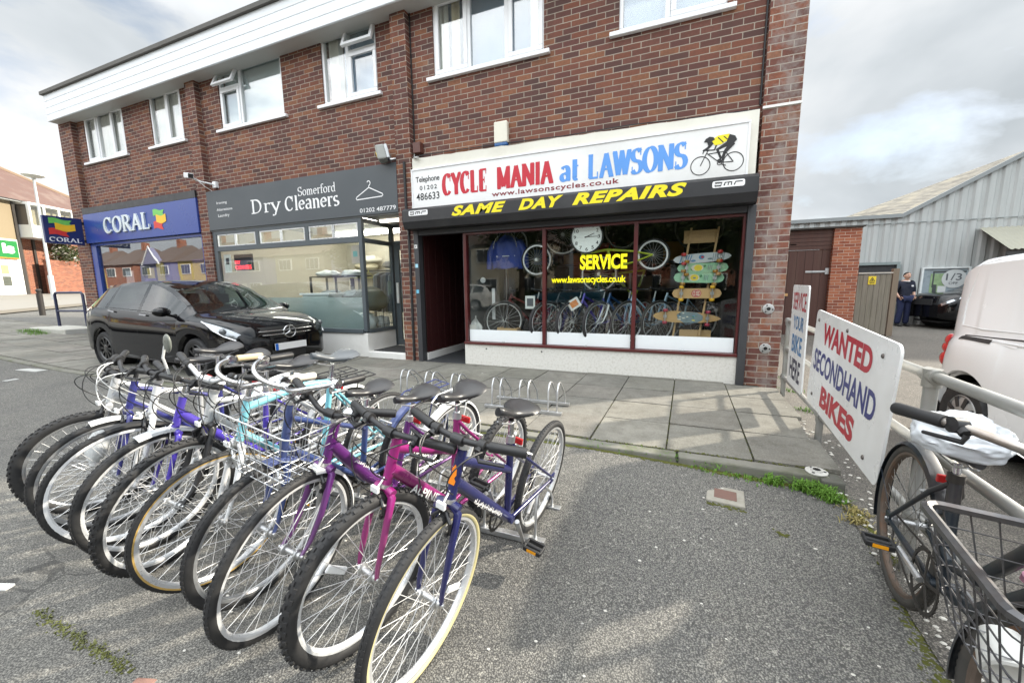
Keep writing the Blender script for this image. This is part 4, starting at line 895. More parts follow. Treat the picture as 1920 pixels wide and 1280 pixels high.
# skateboards hung on a plywood ladder rack
PLY = pm('birch plywood', (.52,.34,.16), .6, var=.12, scale=4, stretch=(1,1,8))
rk = empty('skateboard_rack', 'tall plywood ladder rack holding skateboards in the right hand window', 'display rack', (.38, 5.85, .37))
for x0, x1 in ((.17,.30),(.50,.62)):
    g = MB(); g.prism([(x0-.08,.37),(x0-.055,.37),(x0+.13,2.0),(x0+.105,2.0)], 5.86, 5.885); wb(g, 'rail', PLY, rk)
for z in (.45, 1.80): g = MB(); g.box(.20,.60,5.89,5.91,z,z+.17); wb(g, 'back_board', PLY, rk)
def skateboard(cx, cz, ln, wd, style, lab, tilt=0, y=5.80):
    t_ = empty('skateboard', lab, 'skateboard', (cx, y, cz), 0, 'skateboards hung across the plywood rack'); t_.rotation_euler = (0, R(tilt), 0)
    n = 28; pts = []
    for i in range(n+1):                                                # outline along x
        u = -1+2*i/n
        if style == 'pin': hw = .5*(1-abs(u)**2.6)**.62*(1-.18*u)
        elif style == 'fish': hw = .5*min(1, (1-abs(u)**5)**.5)*(1-.10*abs(u))*(1-.15*(u > .55)*(u-.55)/.45)
        else: hw = .5*min(1, (1-abs(u)**7)**.45)*(1+.0*u)
        pts.append((u*ln/2, hw*wd))
    poly = [(x, z) for x, z in pts]+[(x, -z) for x, z in pts[::-1][1:-1]]
    deck = {'pin': (.50,.31,.13), 'mint': (.28,.52,.33), 'round': (.56,.36,.17), 'fish': (.55,.58,.60)}
    key = 'mint' if 'mint' in lab else style
    g = MB(); g.prism(poly, -.006, .006); dk = g.build('deck', pm('deck '+key, deck[key], .4, var=.08, scale=6), t_)
    g = MB(); cols = [pm('print yellow', (.75,.58,.05), .5), pm('print green', (.05,.22,.08), .5), pm('print blue', (.08,.25,.45), .5), pm('print red', (.50,.05,.06), .5), pm('print cream', (.66,.62,.50), .5), pm('print teal grey', (.16,.22,.24), .5)]
    Yp = -.0075
    def el(cx_, cz_, rx_, rz_, mi, n_=20): blob(g, [(cx_+rx_*math.cos(2*PI*k/n_), cz_+rz_*math.sin(2*PI*k/n_)) for k in range(n_)], mi, Yp)
    if key == 'mint':
        el(-.06,0,.075,.045,4); el(-.05,0,.05,.042,0); el(-.05,-.005,.02,.012,5)
        for sx in (-1,1):
            for k in range(5): a = R(90+sx*20+k*28*sx); stroke(g, [(-.05+sx*.09,.02*sx),(-.05+sx*.09+.035*math.cos(a),.02*sx+.03*math.sin(a))], .010, .003, 1, Yp)
        for k in range(3): stroke(g, [(.07+.02*k,-.03),(.075+.02*k,.035)], .008, .008, 5, Yp)
    elif key == 'round':
        el(0,0,.062,.055,3); el(0,0,.052,.046,4); el(0,0,.047,.041,3)
        for k in range(3): stroke(g, [(-.035,.02-.02*k),(.035,.02-.02*k)], .011, .011, 4, Yp)
        stroke(g, [(-.012,-.03),(-.012,.03)], .008, .008, 3, Yp)
    elif key == 'pin':
        blob(g, [(-.12,.03),(-.06,.078),(.14,.07),(.21,.03),(.21,-.03),(.14,-.07),(-.02,-.078),(-.10,-.03)], 5, Yp)
        for k in range(34): el(rnd.uniform(-.09,.13), rnd.uniform(-.055,.055), rnd.uniform(.008,.022), rnd.uniform(.004,.011), rnd.choice([4,4,0,5,2,1]), 8)
        for k in range(7): stroke(g, [(.145,.05-.014*k),(.185,.05-.014*k)], .008, .008, 3, Yp)
    else:
        for k in range(5): stroke(g, [(-.27+.03*k,-.05),(-.235+.03*k,.05)], .012, .012, 2, Yp)
        el(.0,.01,.035,.03,2); el(.01,.01,.018,.015,3); el(-.1,-.03,.03,.015,2); el(.1,-.02,.03,.012,5)
        for k in range(6): stroke(g, [(.13+.025*k,-.05),(.145+.025*k,.05)], .006, .006, 5, Yp)
    g.build('deck_print', cols, t_)
    WC = {'round': (.75,.42,.03), 'mint': (.35,.18,.03), 'pin': (.35,.03,.06), 'fish': (.45,.03,.03)}[key]
    wm = pm('wheel '+key, WC, .4); off = ln*.31
    for sx in (-1, 1):
        g = MB(); g.box(sx*off-.022, sx*off+.022, -.03, -.007, -.02, .02); g.tube([(sx*off,-.035,-.085),(sx*off,-.035,.085)], .007, 8); tr_ = g.build('truck', STEEL, t_)
        for sz in (-1, 1):
            g = MB(); g.lathe([(0,-.02),(.026,-.02),(.032,-.012),(.032,.012),(.026,.02),(0,.02)], 16, 0, T(sx*off,-.035,sz*.085 if key != 'fish' else sz*.06)); g.build('wheel', wm, t_, smooth=40)
skateboard(.425, 1.595, .70, .125, 'fish', 'grey skateboard with red wheels, topmost on the plywood rack', -3)
skateboard(.44, 1.465, .62, .125, 'mint' if 0 else 'round', 'mint green beach print skateboard, second down on the rack', 0)
skateboard(.40, 1.335, .62, .135, 'round', 'mint green beach print skateboard, third down, lowest of the mint pair', 1.5)
skateboard(.385, 1.125, .61, .135, 'round', 'plain wood skateboard with round red badge and amber wheels', 0)
skateboard(.27, .80, .86, .155, 'pin', 'long pointed wooden skateboard with camouflage patch, lowest on the rack', 2)
# blue jacket on a hanger pole
t_ = empty('hung_jacket', 'royal blue jacket hanging on a pole in the left shop window', 'jacket', (-2.40, 5.86, .40))
g = MB()
prof = [(.02,2.06,.05),(.16,2.0,.08),(.25,1.93,.09),(.27,1.75,.10),(.27,1.62,.09),(.26,1.54,.085)]
rows_ = []
for hw, z, dp in prof:
    rows_.append([(-2.40+hw*math.cos(a), 5.86+dp*math.sin(a)*(1+.25*math.sin(7*a+z*9)), z+.015*math.sin(5*a)) for a in [2*PI*i/36 for i in range(36)]])
g.grid(rows_, closed=True)
for sx in (-1, 1): g.tube([(-2.40+sx*.20,5.86,1.96),(-2.40+sx*.29,5.85,1.80),(-2.40+sx*.31,5.84,1.60),(-2.40+sx*.32,5.84,1.53)], [.06,.065,.055,.05], 10)
wb(g, 'body', pm('royal blue nylon', (.018,.045,.26), .5, var=.25, scale=9, bump=.25), t_, smooth=70)
g = MB(); g.box(-2.56,-2.24,5.765,5.772,1.72,1.735); wb(g, 'reflective_piping', pm('pale piping', (.45,.5,.6), .4), t_)
g = MB(); g.tube([(-2.42,5.84,.40),(-2.42,5.84,2.1)], .011, 8); wb(g, 'pole', CHROME, t_)
g = MB(); g.tube([(-2.42+.20*math.cos(R(a)),5.80,1.86+.24*math.sin(R(a))) for a in range(0,181,12)], .006, 6); wb(g, 'hoop', CHROME, t_)
# small things in the display
t_ = empty('wooden_crate', 'small wooden crate standing under the bike in the left window', 'crate', (-2.35, 5.72, .37))
for k in range(3): g = MB(); g.box(-2.52,-2.17,5.66,5.675,.37+.075*k,.435+.075*k); wb(g, 'slat', PLY, t_, bevel=.003)
for x in (-2.52,-2.19): g = MB(); g.box(x,x+.02,5.676,5.9,.37,.59); wb(g, 'side_panel', PLY, t_)
for (x,z,w_,h_,c,lab,rz_) in ((-1.95,1.0,.16,.20,(.62,.62,.60),'white price card with grey picture on the left window bike',0),(-1.26,.98,.18,.15,(.62,.22,.06),'orange and white price card tied on a bike in the middle window',-32)):
    g = MB(); g.box(-w_/2,w_/2,-.002,.002,-h_/2,h_/2); o = g.build('price_card', pm('card '+lab[:6], (.70,.70,.68), .6), loc=(x,5.66,z)); o.rotation_euler = (0,R(rz_),0); tag(o, lab, 'price card')
    g = MB(); g.box(-w_*.32,w_*.32,-.004,-.0025,-h_*.3,h_*.3); g.build('print', pm('print '+lab[:6], (.10,.10,.11) if rz_ == 0 else c, .6), o)
g = MB(); rows_ = []
for i in range(8):
    z = .50+.28*i/7; w_ = .10*math.sin(PI*min(1,.25+i/8))+.01; rows_.append([(-2.87+w_*(-1+2*j/8), 5.60+.018*math.sin(j*2.3+i), z) for j in range(9)])
g.grid(rows_); o = g.build('cloth', pm('white rag', (.66,.66,.65), .8), smooth=60); tag(o, 'crumpled white cloth in the bottom left corner of the cycle shop window', 'cloth')
g = MB(); g.box(-2.95,-2.83,5.535,5.54,.50,.64); o = g.build('window_notice', pm('pale notice', (.6,.58,.55), .6)); tag(o, 'pale paper notice stuck low beside the maroon door post', 'notice')
g = MB(); g.lathe([(0,0),(.045,0),(.045,.004),(0,.004)], 24, 0, T(-2.71,5.57,1.35) @ RX(PI/2)); o = g.build('round_sticker', pm('grey sticker', (.35,.36,.36), .5)); tag(o, 'small round grey sticker on the left pane', 'sticker')
g = MB(); g.box(-2.60,-2.545,5.66,5.665,.72,1.22); o = g.build('hanging_label', pm('silver strip', (.45,.46,.47), .4)); tag(o, 'tall narrow silver label strip hanging left of the chrome pole', 'label strip')
# --- in the dry cleaner's window
g = MB(); g.box(-.11,.11,-.002,.002,-.19,.19); o = g.build('window_notice', pm('white paper notice', (.68,.70,.68), .6), loc=(-8.75,5.535,1.80)); tag(o, 'white notice with a pictogram at the far left of the cleaners window', 'notice')
g = MB(); g.box(-.05,.05,-.004,-.0025,-.02,.12); g.build('print', BLK, o)
g = MB(); g.box(-.09,.09,-.002,.002,-.16,.16); o = g.build('window_notice', pm('pink white notice', (.62,.52,.48), .6), loc=(-5.24,5.535,1.85)); tag(o, 'small coloured notice in the top right corner of the cleaners window', 'notice')
g = MB(); g.box(-.05,.05,-.004,-.0025,-.04,.06); g.build('print', pm('aqua print', (.25,.5,.5), .6), o)
g = MB(); g.box(-.045,.045,-.002,.002,-.13,.13); o = g.build('door_notice', pm('green white notice', (.45,.55,.5), .6), loc=(-5.05,6.18,1.25)); o.rotation_euler = (0,0,PI/2); tag(o, 'narrow pale green notice beside the cleaners door', 'notice')
t_ = empty('led_sign', 'dark window sign with glowing red letters DRY CLEANERS', 'led sign', (-8.5, 5.7, 1.65))
g = MB(); g.box(-8.80,-8.22,5.70,5.73,1.66,2.0); wb(g, 'panel', BLACKP, t_, bevel=.006)
g = MB(); LEDR = pm('red led', (1,.03,.04), .5, emit=2.5); sans_text(g, 'DRY', front(0,0,5.698), -8.77,-8.60,1.80,1.87,.02); wb(g, 'lettering', LEDR, t_)
g = MB(); sans_text(g, 'CLEANERS', front(0,0,5.698), -8.77,-8.26,1.685,1.77,.02); wb(g, 'lettering', LEDR, t_)
LIN = pm('white linen', (.62,.66,.68), .85, var=.08, scale=8, bump=.4)
def lump(name, lab, cat, c, sx, sy, sz, mt, seed, grp=None):
    g = MB(); g.ball((0,0,0), sx, sy, sz, 22, 14)
    for i, p_ in enumerate(g.v):
        n_ = mnoise.noise(Vector((p_.x/sx*1.7+seed, p_.y/sy*1.7, p_.z/sz*1.7)))*.28+mnoise.noise(Vector((p_.x/sx*4+seed, p_.y/sy*4, p_.z/sz*4)))*.12
        g.v[i] = p_*(1+n_); g.v[i].z = max(g.v[i].z, -sz*.75)
    o = g.build(name, mt, loc=c, smooth=80); tag(o, lab, cat, grp); return o
t_ = empty('wire_shelf', 'black metal shelving frame stacked with folded white linen in the cleaners', 'shelving', (-6.9, 6.6, 0))
for x in (-7.5,-6.75,-6.1):
    for y in (6.5, 6.95): g = MB(); g.box(x-.018,x+.018,y-.018,y+.018,0,1.52); wb(g, 'post', BLACKM, t_)
for z in (.6, 1.05, 1.5): g = MB(); g.box(-7.5,-6.1,6.5,6.95,z,z+.025); wb(g, 'shelf', BLACKM, t_)
for i, (x, z, sx) in enumerate([(-7.15,1.57,.30),(-6.45,1.56,.30),(-7.1,1.13,.30),(-6.45,1.13,.26)]): lump('linen_bundle', ['bundle of white linen wrapped in film on the top shelf left','bundle of white linen on the top shelf right','folded white linen on the middle shelf left','folded dark and white linen on the middle shelf right'][i], 'linen', (x,6.7,z), sx, .2, .09, LIN, i*3.1, 'linen on the cleaners shelves')
t_ = empty('counter', 'pale shop counter behind the frosted film in the cleaners', 'counter', (-6.6, 6.1, 0))
g = MB(); g.box(-6.9,-6.2,5.75,6.1,0.03,1.12); wb(g, 'front_panel', pm('pale counter', (.60,.64,.64), .5), t_, bevel=.01)
g = MB(); g.box(-6.95,-6.15,5.72,6.13,1.121,1.16); wb(g, 'top', WHITEP, t_, bevel=.006)
t_ = empty('garment_rail', 'chrome and black garment rail hung with pressed clothes in the cleaners', 'clothes rail', (-5.4, 6.9, 0))
g = MB(); g.tube([(-6.5,6.75,0.03),(-6.5,6.75,1.62)], .022, 8); g.tube([(-5.15,6.75,0.03),(-5.15,6.75,1.62)], .022, 8); g.tube([(-6.55,6.75,1.62),(-4.9,6.75,1.62)], .018, 8); wb(g, 'frame', BLACKM, t_)
GC = [(.42,.46,.52),(.10,.11,.15),(.30,.33,.40),(.16,.18,.22),(.50,.52,.55),(.07,.08,.11),(.22,.25,.32)]
for i in range(9):
    x = -5.75+i*.10; g = MB(); rows_ = []
    for k, (hw, z) in enumerate(((.03,1.58),(.21,1.50),(.23,1.2),(.24,.75))): rows_.append([(x+.035*math.cos(a)*(1+.5*math.sin(3*a+k)), 6.75+hw*math.sin(a), z) for a in [2*PI*j/14 for j in range(14)]])
    g.grid(rows_, closed=True); o = g.build('garment', pm('cloth %d' % (i % 7), GC[i % 7], .85, var=.1, bump=.2), smooth=60); tag(o, 'pressed garment hanging on the rail by the cleaners side window', 'garment', 'pressed garments on the cleaners rail')
for i, x in enumerate((-6.38,-6.02)):
    g = MB(); z = 1.5; g.tube([(x,6.7,z+.12),(x+.02,6.7,z+.14),(x,6.7,z+.1),(x-.17,6.7,z-.02),(x+.17,6.7,z-.02),(x,6.7,z+.1)], .008, 6); o = g.build('coat_hanger', pm('yellow hanger', (.75,.70,.20), .5), smooth=50); tag(o, ['yellow wire hanger at the left end of the garment rail','yellow wire hanger nearer the middle of the garment rail'][i], 'hanger', 'empty yellow hangers')
lump('laundry_bag', 'large dark laundry bag on a stack behind the frosted film', 'laundry bag', (-5.5,6.1,1.0), .38, .3, .26, pm('dark green bag', (.05,.065,.06), .7, var=.2, bump=.4), 4.4)
lump('laundry_pile', 'heap of white laundry low behind the frosted film', 'laundry', (-5.6,5.95,.55), .36, .25, .24, LIN, 7.7)
t_ = empty('wire_trolley', 'chrome wire basket trolley with striped washing by the cleaners door', 'trolley', (-5.3, 6.3, .1))
g = MB()
for z in (.35, .55, .75):
    g.tube([(-5.50,6.05,z),(-5.12,6.05,z),(-5.12,6.4,z),(-5.50,6.4,z)], .005, 5, True)
for i in range(9):
    x = lerp(-5.50,-5.12,i/8); g.tube([(x,6.05,.35),(x,6.05,.75)], .0035, 4); g.tube([(-5.12,lerp(6.05,6.4,i/8),.35),(-5.12,lerp(6.05,6.4,i/8),.75)], .0035, 4)
for x in (-5.50,-5.12): g.tube([(x,6.05,.05),(x,6.05,.85)], .01, 6)
wb(g, 'basket', CHROME, t_)
lump('washing', 'striped washing stuffed in the wire trolley', 'washing', (-5.31,6.22,.55), .17, .15, .16, pm('striped washing', (.50,.53,.58), .85, var=.35, scale=1.2, stretch=(1,1,22)), 2.2)
t_ = empty('wall_shelf', 'wall shelf of folded blankets high in the cleaners', 'shelf', (-8.0, 8.9, 1.7)); g = MB(); g.box(-8.6,-6.6,8.7,9.19,1.70,1.74); wb(g, 'board', pm('grey shelf', (.3,.3,.28), .6), t_)
for i, (x, z, c) in enumerate(((-8.0,1.86,(.42,.38,.28)),(-7.95,2.06,(.50,.48,.42)),(-7.0,1.9,(.12,.12,.12)))): lump('blanket', ['tan folded blanket, lower of the pile on the wall shelf','pale folded blanket, upper of the pile on the wall shelf','dark folded blanket at the right of the wall shelf'][i], 'blanket', (x,8.9,z), .40, .22, .13, pm('blanket %d' % i, c, .9, var=.15), i*5.0, 'blankets on the wall shelf')
# ------------------------------------------------------------------ bicycles
GUM = pm('gum tyre wall', (.50,.33,.10), .6, var=.15); GUMY = pm('pale gum tyre wall', (.58,.52,.28), .6, var=.12)
MUDW = pm('white mudguard', (.72,.73,.72), .35, var=.05); CORK = pm('cork grip', (.56,.45,.28), .85, var=.2, scale=60, bump=.4); CREAMG = pm('cream grip', (.70,.66,.55), .6, var=.05)
REFL = pm('clear reflector', (.75,.76,.76), .25, var=.08, scale=80); AMBER = pm('amber reflector', (.80,.33,.01), .3, var=.1); REDR = pm('red reflector', (.45,.02,.02), .25, var=.1)
SILV = pm('silver frame paint', (.66,.68,.70), .32, metal=.35, var=.05, coat=.4, dirt=(.3,.28,.25), dirt_amt=.35)
DARKST = pm('dark oily steel', (.05,.045,.04), .5, metal=.5, var=.3, scale=30)
def bike(name, label, rc, fc, lean=6, steer=0, Rw=.33, tw=.022, tyre='road', tyrem=None, rim=None, wall=None, frame=None, fork=None, style='diamond',
         Ht=(.785,.75), Hb=(.83,.62), BB=(.44,.27), St=(.36,.68), sad=.82, bar='flat', barw=.28, barh=.0, grip=None, barm=None, mudf=None, mudr=None,
         rack=None, basket=None, susp=False, crank=-70, chain=True, reflect=None, stemm=None, saddlem=None, detail=1, group=None, texts=(), mirror=False,
         forkbag=False, cat='bicycle', z0=None, boot=None, bell=False, pitch=0, ns=32, knobs=False, tube=.016, roadster=False, cables=None, offset=(0,0,0), sadtilt=0, wallmax=.1, badge=False, mf0=78, spokem=None):
    grip = grip or BLACKP; barm = barm or BLACKM; stemm = stemm or barm; rim = rim or ALU; tyrem = tyrem or RUBBER; fork = fork or frame; saddlem = saddlem or VINYL
    rcz = z0 if z0 is not None else gz(*rc); fcz = z0 if z0 is not None else gz(*fc)
    f = Vector((fc[0]-rc[0], fc[1]-rc[1], fcz-rcz)); wb_ = f.length; f.normalize(); up0 = Vector((0,0,1)); lf = up0.cross(f).normalized(); up = f.cross(lf)
    up, lf = up*math.cos(R(lean))+lf*math.sin(R(lean)), lf*math.cos(R(lean))-up*math.sin(R(lean))
    root = empty(name, label, cat, (0,0,0), 0, group)
    root.matrix_world = frame_M((rc[0], rc[1], rcz), f, lf, up)
    if offset != (0,0,0): root.matrix_world = T(*offset) @ root.matrix_world
    V = lambda s, h, y=0: Vector((s, y, h))
    H = V(*Ht); B_ = V(*Hb); ax = (H-B_).normalized(); hub_f = V(wb_, Rw); hub_r = V(0, Rw); bb = V(*BB); st = V(*St)
    MS = T(*B_) @ Matrix.Rotation(R(steer), 4, ax) @ T(*(-B_))            # everything that turns with the bars
    n8 = 10 if detail else 6
    # frame
    g = MB(); t_ = tube
    g.tube([B_-ax*.012, H+ax*.012], t_*1.12, n8)
    headL = (H-B_).length
    if style == 'diamond':
        g.tube([lerp(B_,H,.72), st-V(.0,.03)], t_*.9, n8); g.tube([lerp(B_,H,.22), bb], t_*1.05, n8)
    elif style == 'mtb':
        g.tube([lerp(B_,H,.80), lerp(bb,st,.62)], t_*1.1, n8); g.tube([lerp(B_,H,.30), bb], t_*1.45, n8)
    elif style == 'step':                                                  # single fat low tube
        g.tube([lerp(B_,H,.45), lerp(lerp(B_,H,.3),bb,.5)+V(0,-.015), bb], t_*1.6, n8)
    elif style == 'mixte':                                                 # two parallel sloping tubes
        g.tube([lerp(B_,H,.85), lerp(bb,st,.42)], t_*.9, n8); g.tube([lerp(B_,H,.2), bb], t_, n8)
    elif style == 'arch':                                                  # high curved top tube
        a = lerp(B_,H,.85); p_ = [a, lerp(a,st,.33)+V(0,.012), lerp(a,st,.66)+V(0,.018), st-V(-.005,.012)]; g.tube(p_, t_*1.15, n8); g.tube([lerp(B_,H,.15), bb], t_*1.15, n8)
    elif style == 'low':
        g.tube([lerp(B_,H,.78), lerp(bb,st,.72)], t_*.85, n8); g.tube([lerp(B_,H,.2), bb], t_, n8)
    elif style == 'loop':
        a = lerp(B_,H,.8); g.tube([a, a+V(-.08,-.09), V(bb.x+.18, bb.z+.16), V(bb.x+.02,bb.z+.10), lerp(bb,st,.35)], t_, n8); g.tube([lerp(B_,H,.15), V(bb.x+.2,bb.z+.06), bb], t_*1.1, n8)
    g.tube([bb, st], t_, n8); g.tube([bb+V(0,0,-.034), bb+V(0,0,.034)], .021, 12)
    for sy in (-1, 1):
        g.tube([bb+V(-.02,0,sy*.02), V(.16,lerp(bb.z,Rw,.6),sy*.045), hub_r+V(.02,0,sy*.06), hub_r+V(-.012,0,sy*.062)], [t_*.62,t_*.6,t_*.45,t_*.45], 8)
        stt = lerp(bb,st,.93); g.tube([stt+V(0,0,sy*.012), stt+V(-.05,-.06,sy*.038), hub_r+V(.015,.02,sy*.06)], [t_*.5,t_*.5,t_*.42], 8)
        g.box(hub_r.x-.02,hub_r.x+.025,sy*.062-.004,sy*.062+.004,hub_r.z-.02,hub_r.z+.03)
    FR = g.build('frame', frame, root, smooth=50)
    if detail:
        g = MB(); g.tube([H+ax*.012, H+ax*.028], t_*1.3, 12); g.build('headset', DARKST if roadster else STEEL, FR, smooth=50)
        g = MB(); g.tube([B_-ax*.012, B_-ax*.026], t_*1.35, 12); g.build('headset', DARKST if roadster else STEEL, FR, smooth=50)
        g = MB(); g.tube([st-V(0,.02), st+V(0,.012)], t_*1.22, 10); g.build('seat_clamp', DARKST if roadster else STEEL, FR, smooth=50)
    if badge:
        g = MB(); p_ = lerp(B_,H,.5); poly = [(-.012,-.035),(.012,-.035),(.014,-.02),(.006,-.012),(.012,0),(.008,.02),(.0,.034),(-.01,.018),(-.006,0),(-.014,-.016)]
        g.add([MS @ (p_+ax*z+V(.0,0,x)+(V(1,0)-ax*ax.x).normalized()*(t_*1.16)) for x, z in poly], [tuple(range(len(poly)))]); g.build('head_badge', pm('orange badge', (.80,.22,.01), .4), FR)
    for (txt, a, b_, w_, m_, sd) in texts:                                  # lettering on a tube: from a to b along it
        g = MB(); A_ = V(*a); Bv = V(*b_); d = (Bv-A_).normalized(); upv = V(0,1)-d*d.dot(V(0,1)); upv.normalize(); nn = Vector((0,1,0))
        Pm = lambda u, v, n, A_=A_, d=d, upv=upv, w_=w_: A_+d*u+upv*(v-w_/2)+nn*(t_*sd+n)
        if txt == '~':                                                      # worn script that can no longer be read
            ln_ = (Bv-A_).length; k_ = max(6, int(ln_/.013))
            for i in range(k_):
                u0 = ln_*i/k_; dv = rnd.uniform(-.1,.1)*w_
                for c_ in range(2):
                    ua, va, ub, vb = u0+rnd.uniform(0,.008), w_*rnd.uniform(.1,.35)+dv, u0+rnd.uniform(.002,.014), w_*rnd.uniform(.6,1)+dv
                    if c_: va, vb = w_*rnd.uniform(.25,.6)+dv, w_*rnd.uniform(.3,.7)+dv; ub = u0+.013
                    dx, dy = ub-ua, vb-va; l_ = math.hypot(dx,dy) or 1; ex, ey = -dy/l_*.0021, dx/l_*.0021; n_ = .0015+.00015*((i*2+c_) % 7)
                    g.add([Pm(ua-ex,va-ey,n_),Pm(ub-ex,vb-ey,n_),Pm(ub+ex,vb+ey,n_),Pm(ua+ex,va+ey,n_)], [(0,1,2,3)])
        else: sans_text(g, txt, Pm, 0, (Bv-A_).length, 0, w_, .025)
        g.build('decal', m_, FR)
    # fork
    g = MB(); cz = B_-ax*.03; off = (hub_f-B_)-ax*((hub_f-B_).dot(ax)); L_ = -(hub_f-B_).dot(ax)
    fm = [fork]
    for sy in (-1, 1):
        if susp:
            g.tube([cz-ax*.02+V(0,0,sy*.055), cz-ax*(L_*.45)+V(0,0,sy*.055)+off*.35], .0155, 10, mi=1); g.tube([cz-ax*(L_*.38)+V(0,0,sy*.055)+off*.35, hub_f+V(0,0,sy*.055)], .021, 10)
        else:
            g.tube([cz+V(0,0,sy*.012), cz-ax*.02+V(0,0,sy*.043), cz-ax*(L_*.5)+off*.18+V(0,0,sy*.05), cz-ax*(L_*.78)+off*.5+V(0,0,sy*.05), hub_f+V(0,0,sy*.05)], [t_*.9,t_*.88,t_*.74,t_*.58,t_*.5], 10)
    g.tube([cz-ax*.005+V(0,0,-.045), cz+ax*.004, cz-ax*.005+V(0,0,.045)], t_*.95, 10)
    if susp: g.tube([cz-ax*(L_*.40)+V(.0,0,-.055)+off*.3, cz-ax*(L_*.34)+V(.03,0,0)+off*.3, cz-ax*(L_*.40)+V(0,0,.055)+off*.3], .016, 10)
    g.v = [MS @ p for p in g.v]; FK = g.build('fork', [fork, CHROME], root, smooth=50)
    if forkbag:
        g = MB(); rows_ = []
        for i, t2 in enumerate((.36,.5,.65,.8,.92)):
            c_ = lerp(cz, hub_f, t2)+V(0,0,.055); rr_ = (.036,.05,.054,.05,.03)[i]
            rows_.append([MS @ (c_+V(rr_*math.cos(a)*(1+.2*math.sin(3*a+i)), 0, rr_*.8*math.sin(a))) for a in [2*PI*k/14 for k in range(14)]])
        g.grid(rows_, closed=True); g.build('bubble_wrap', pm('bubble wrap', (.70,.72,.72), .25, var=.15, scale=60, bump=.8), FK, smooth=60)
    # wheels
    def wheel(hub, M, rear):
        W = MB(); r0 = Rw-tw*2+.006
        Mh = (M or Matrix.Identity(4)) @ T(*hub) @ RX(PI/2)
        W.lathe([(r0+.002,-.011),(r0+.004,-.0135),(r0-.010,-.0125),(r0-.016,-.007),(r0-.016,.007),(r0-.010,.0125),(r0+.004,.0135),(r0+.002,.011)], 56 if detail else 32, 0, Mh, True)
        wo = W.build('wheel', rim, root, smooth=35)
        tm = MB(); nn = 64 if detail else 32; nr = 12
        prof = [(Rw-tw+tw*1.0*math.cos(a), tw*.95*math.sin(a)) for a in [2*PI*k/nr for k in range(nr)]]
        tm.lathe([(p_[0], p_[1]) for p_ in prof], nn, 0, Mh, True)
        if wall:
            k = len(tm.f); tm.m = [0]*k
            for i_ in range(k):
                seg_ = i_//nn; a = 2*PI*(seg_+.5)/nr
                if -.8 < math.cos(a) < wallmax and not rear: tm.m[i_] = 1
        if tyre == 'knob' and detail:
            for k in range(58):
                a = 2*PI*k/58
                for j, (ph, da) in enumerate(((.0,0),(.62,.5),(-.62,.5))):
                    aa = a+da*2*PI/58; rr_ = Rw-tw+tw*math.cos(ph); zz = tw*.95*math.sin(ph)
                    Mk = Mh @ RZ(aa) @ T(rr_, 0, zz) @ RY(-ph); tm.box(-.002,.0045,-.0065,.0065,-.006,.006,0,Mk)
        elif detail:
            for k in range(0, 90):
                a = 2*PI*k/90
                for ph in (-.35,.35):
                    Mk = Mh @ RZ(a+(.035 if ph > 0 else 0)) @ T(Rw-tw+tw*math.cos(ph), 0, tw*.95*math.sin(ph)) @ RY(-ph); tm.box(-.001,.0014,-.006,.006,-.0045,.0045,0,Mk)
        tm.m = tm.m+[0]*(len(tm.f)-len(tm.m)); tm.build('tyre', [tyrem, wall] if wall else tyrem, wo, smooth=40)
        s_ = MB(); N_ = ns
        for k in range(N_):
            sd = 1 if k % 2 else -1; a = 2*PI*k/N_; ha = a+(1.25 if (k//2) % 2 else -1.25)
            p0 = Mh @ Vector((.018*math.cos(ha), .018*math.sin(ha), sd*.03)); p1 = Mh @ Vector(((r0-.012)*math.cos(a), (r0-.012)*math.sin(a), 0))
            s_.tube([p0, p1], .00125 if detail else .0016, 4, cap=False)
        s_.build('spokes', spokem or SPOKE, wo)
        hb = MB(); hw = .06 if rear else .05
        hb.lathe([(0,-hw-.012),(.007,-hw-.012),(.008,-hw),(.014,-hw+.002),(.014,-.036),(.022,-.034),(.022,-.028),(.011,-.024),(.011,.024),(.022,.028),(.022,.034),(.014,.036),(.014,hw-.002),(.008,hw),(.007,hw+.012),(0,hw+.012)], 14, 0, Mh)
        if rear and chain: hb.lathe([(.03,.036),(.036,.038),(.03,.04),(.024,.046),(.02,.05),(.012,.05),(.012,.036)], 18, 0, Mh)
        hb.build('hub', STEEL, wo, smooth=40)
        if reflect and detail:
            a = R(reflect+(0 if not rear else 100)); g = MB(); Mk = Mh @ RZ(a) @ T(r0*.62,0,-.002)
            g.box(-.045,.045,-.013,.013,-.006,.006,0,Mk); g.build('spoke_reflector', REFL, wo, bevel=.004)
        return wo
    FW = wheel(hub_f, MS, False); RWl = wheel(hub_r, None, True)
    # mudguards
    def mud(hub, a0, a1, m_, M, nm, rad=Rw+.014, hw=None):
        g = MB(); hw = hw or tw+.008; rows_ = []
        for k in range(25):
            a = R(lerp(a0,a1,k/24)); c_ = math.cos(a); s2 = math.sin(a)
            rows_.append([(M or Matrix.Identity(4)) @ (hub+V((rad-dd)*c_, (rad-dd)*s2, y)) for y, dd in ((-hw,.018),(-hw*.75,.004),(0,0),(hw*.75,.004),(hw,.018),(hw*.7,.010),(0,.004),(-hw*.7,.010))])
        g.grid(rows_, closed=True)
        for sy in (-1,1):
            a = R(lerp(a0,a1,.2 if nm == 'front' else .75)); g.tube([(M or Matrix.Identity(4)) @ (hub+V(0,0,sy*.05)), (M or Matrix.Identity(4)) @ (hub+V(rad*math.cos(a),rad*math.sin(a),sy*hw*.8))], .0022, 5)
        g.build('mudguard', m_, root, smooth=50)
    if mudf: mud(hub_f, mf0, 196, mudf, MS, 'front')
    if mudr: mud(hub_r, 35, 205, mudr, None, 'rear')
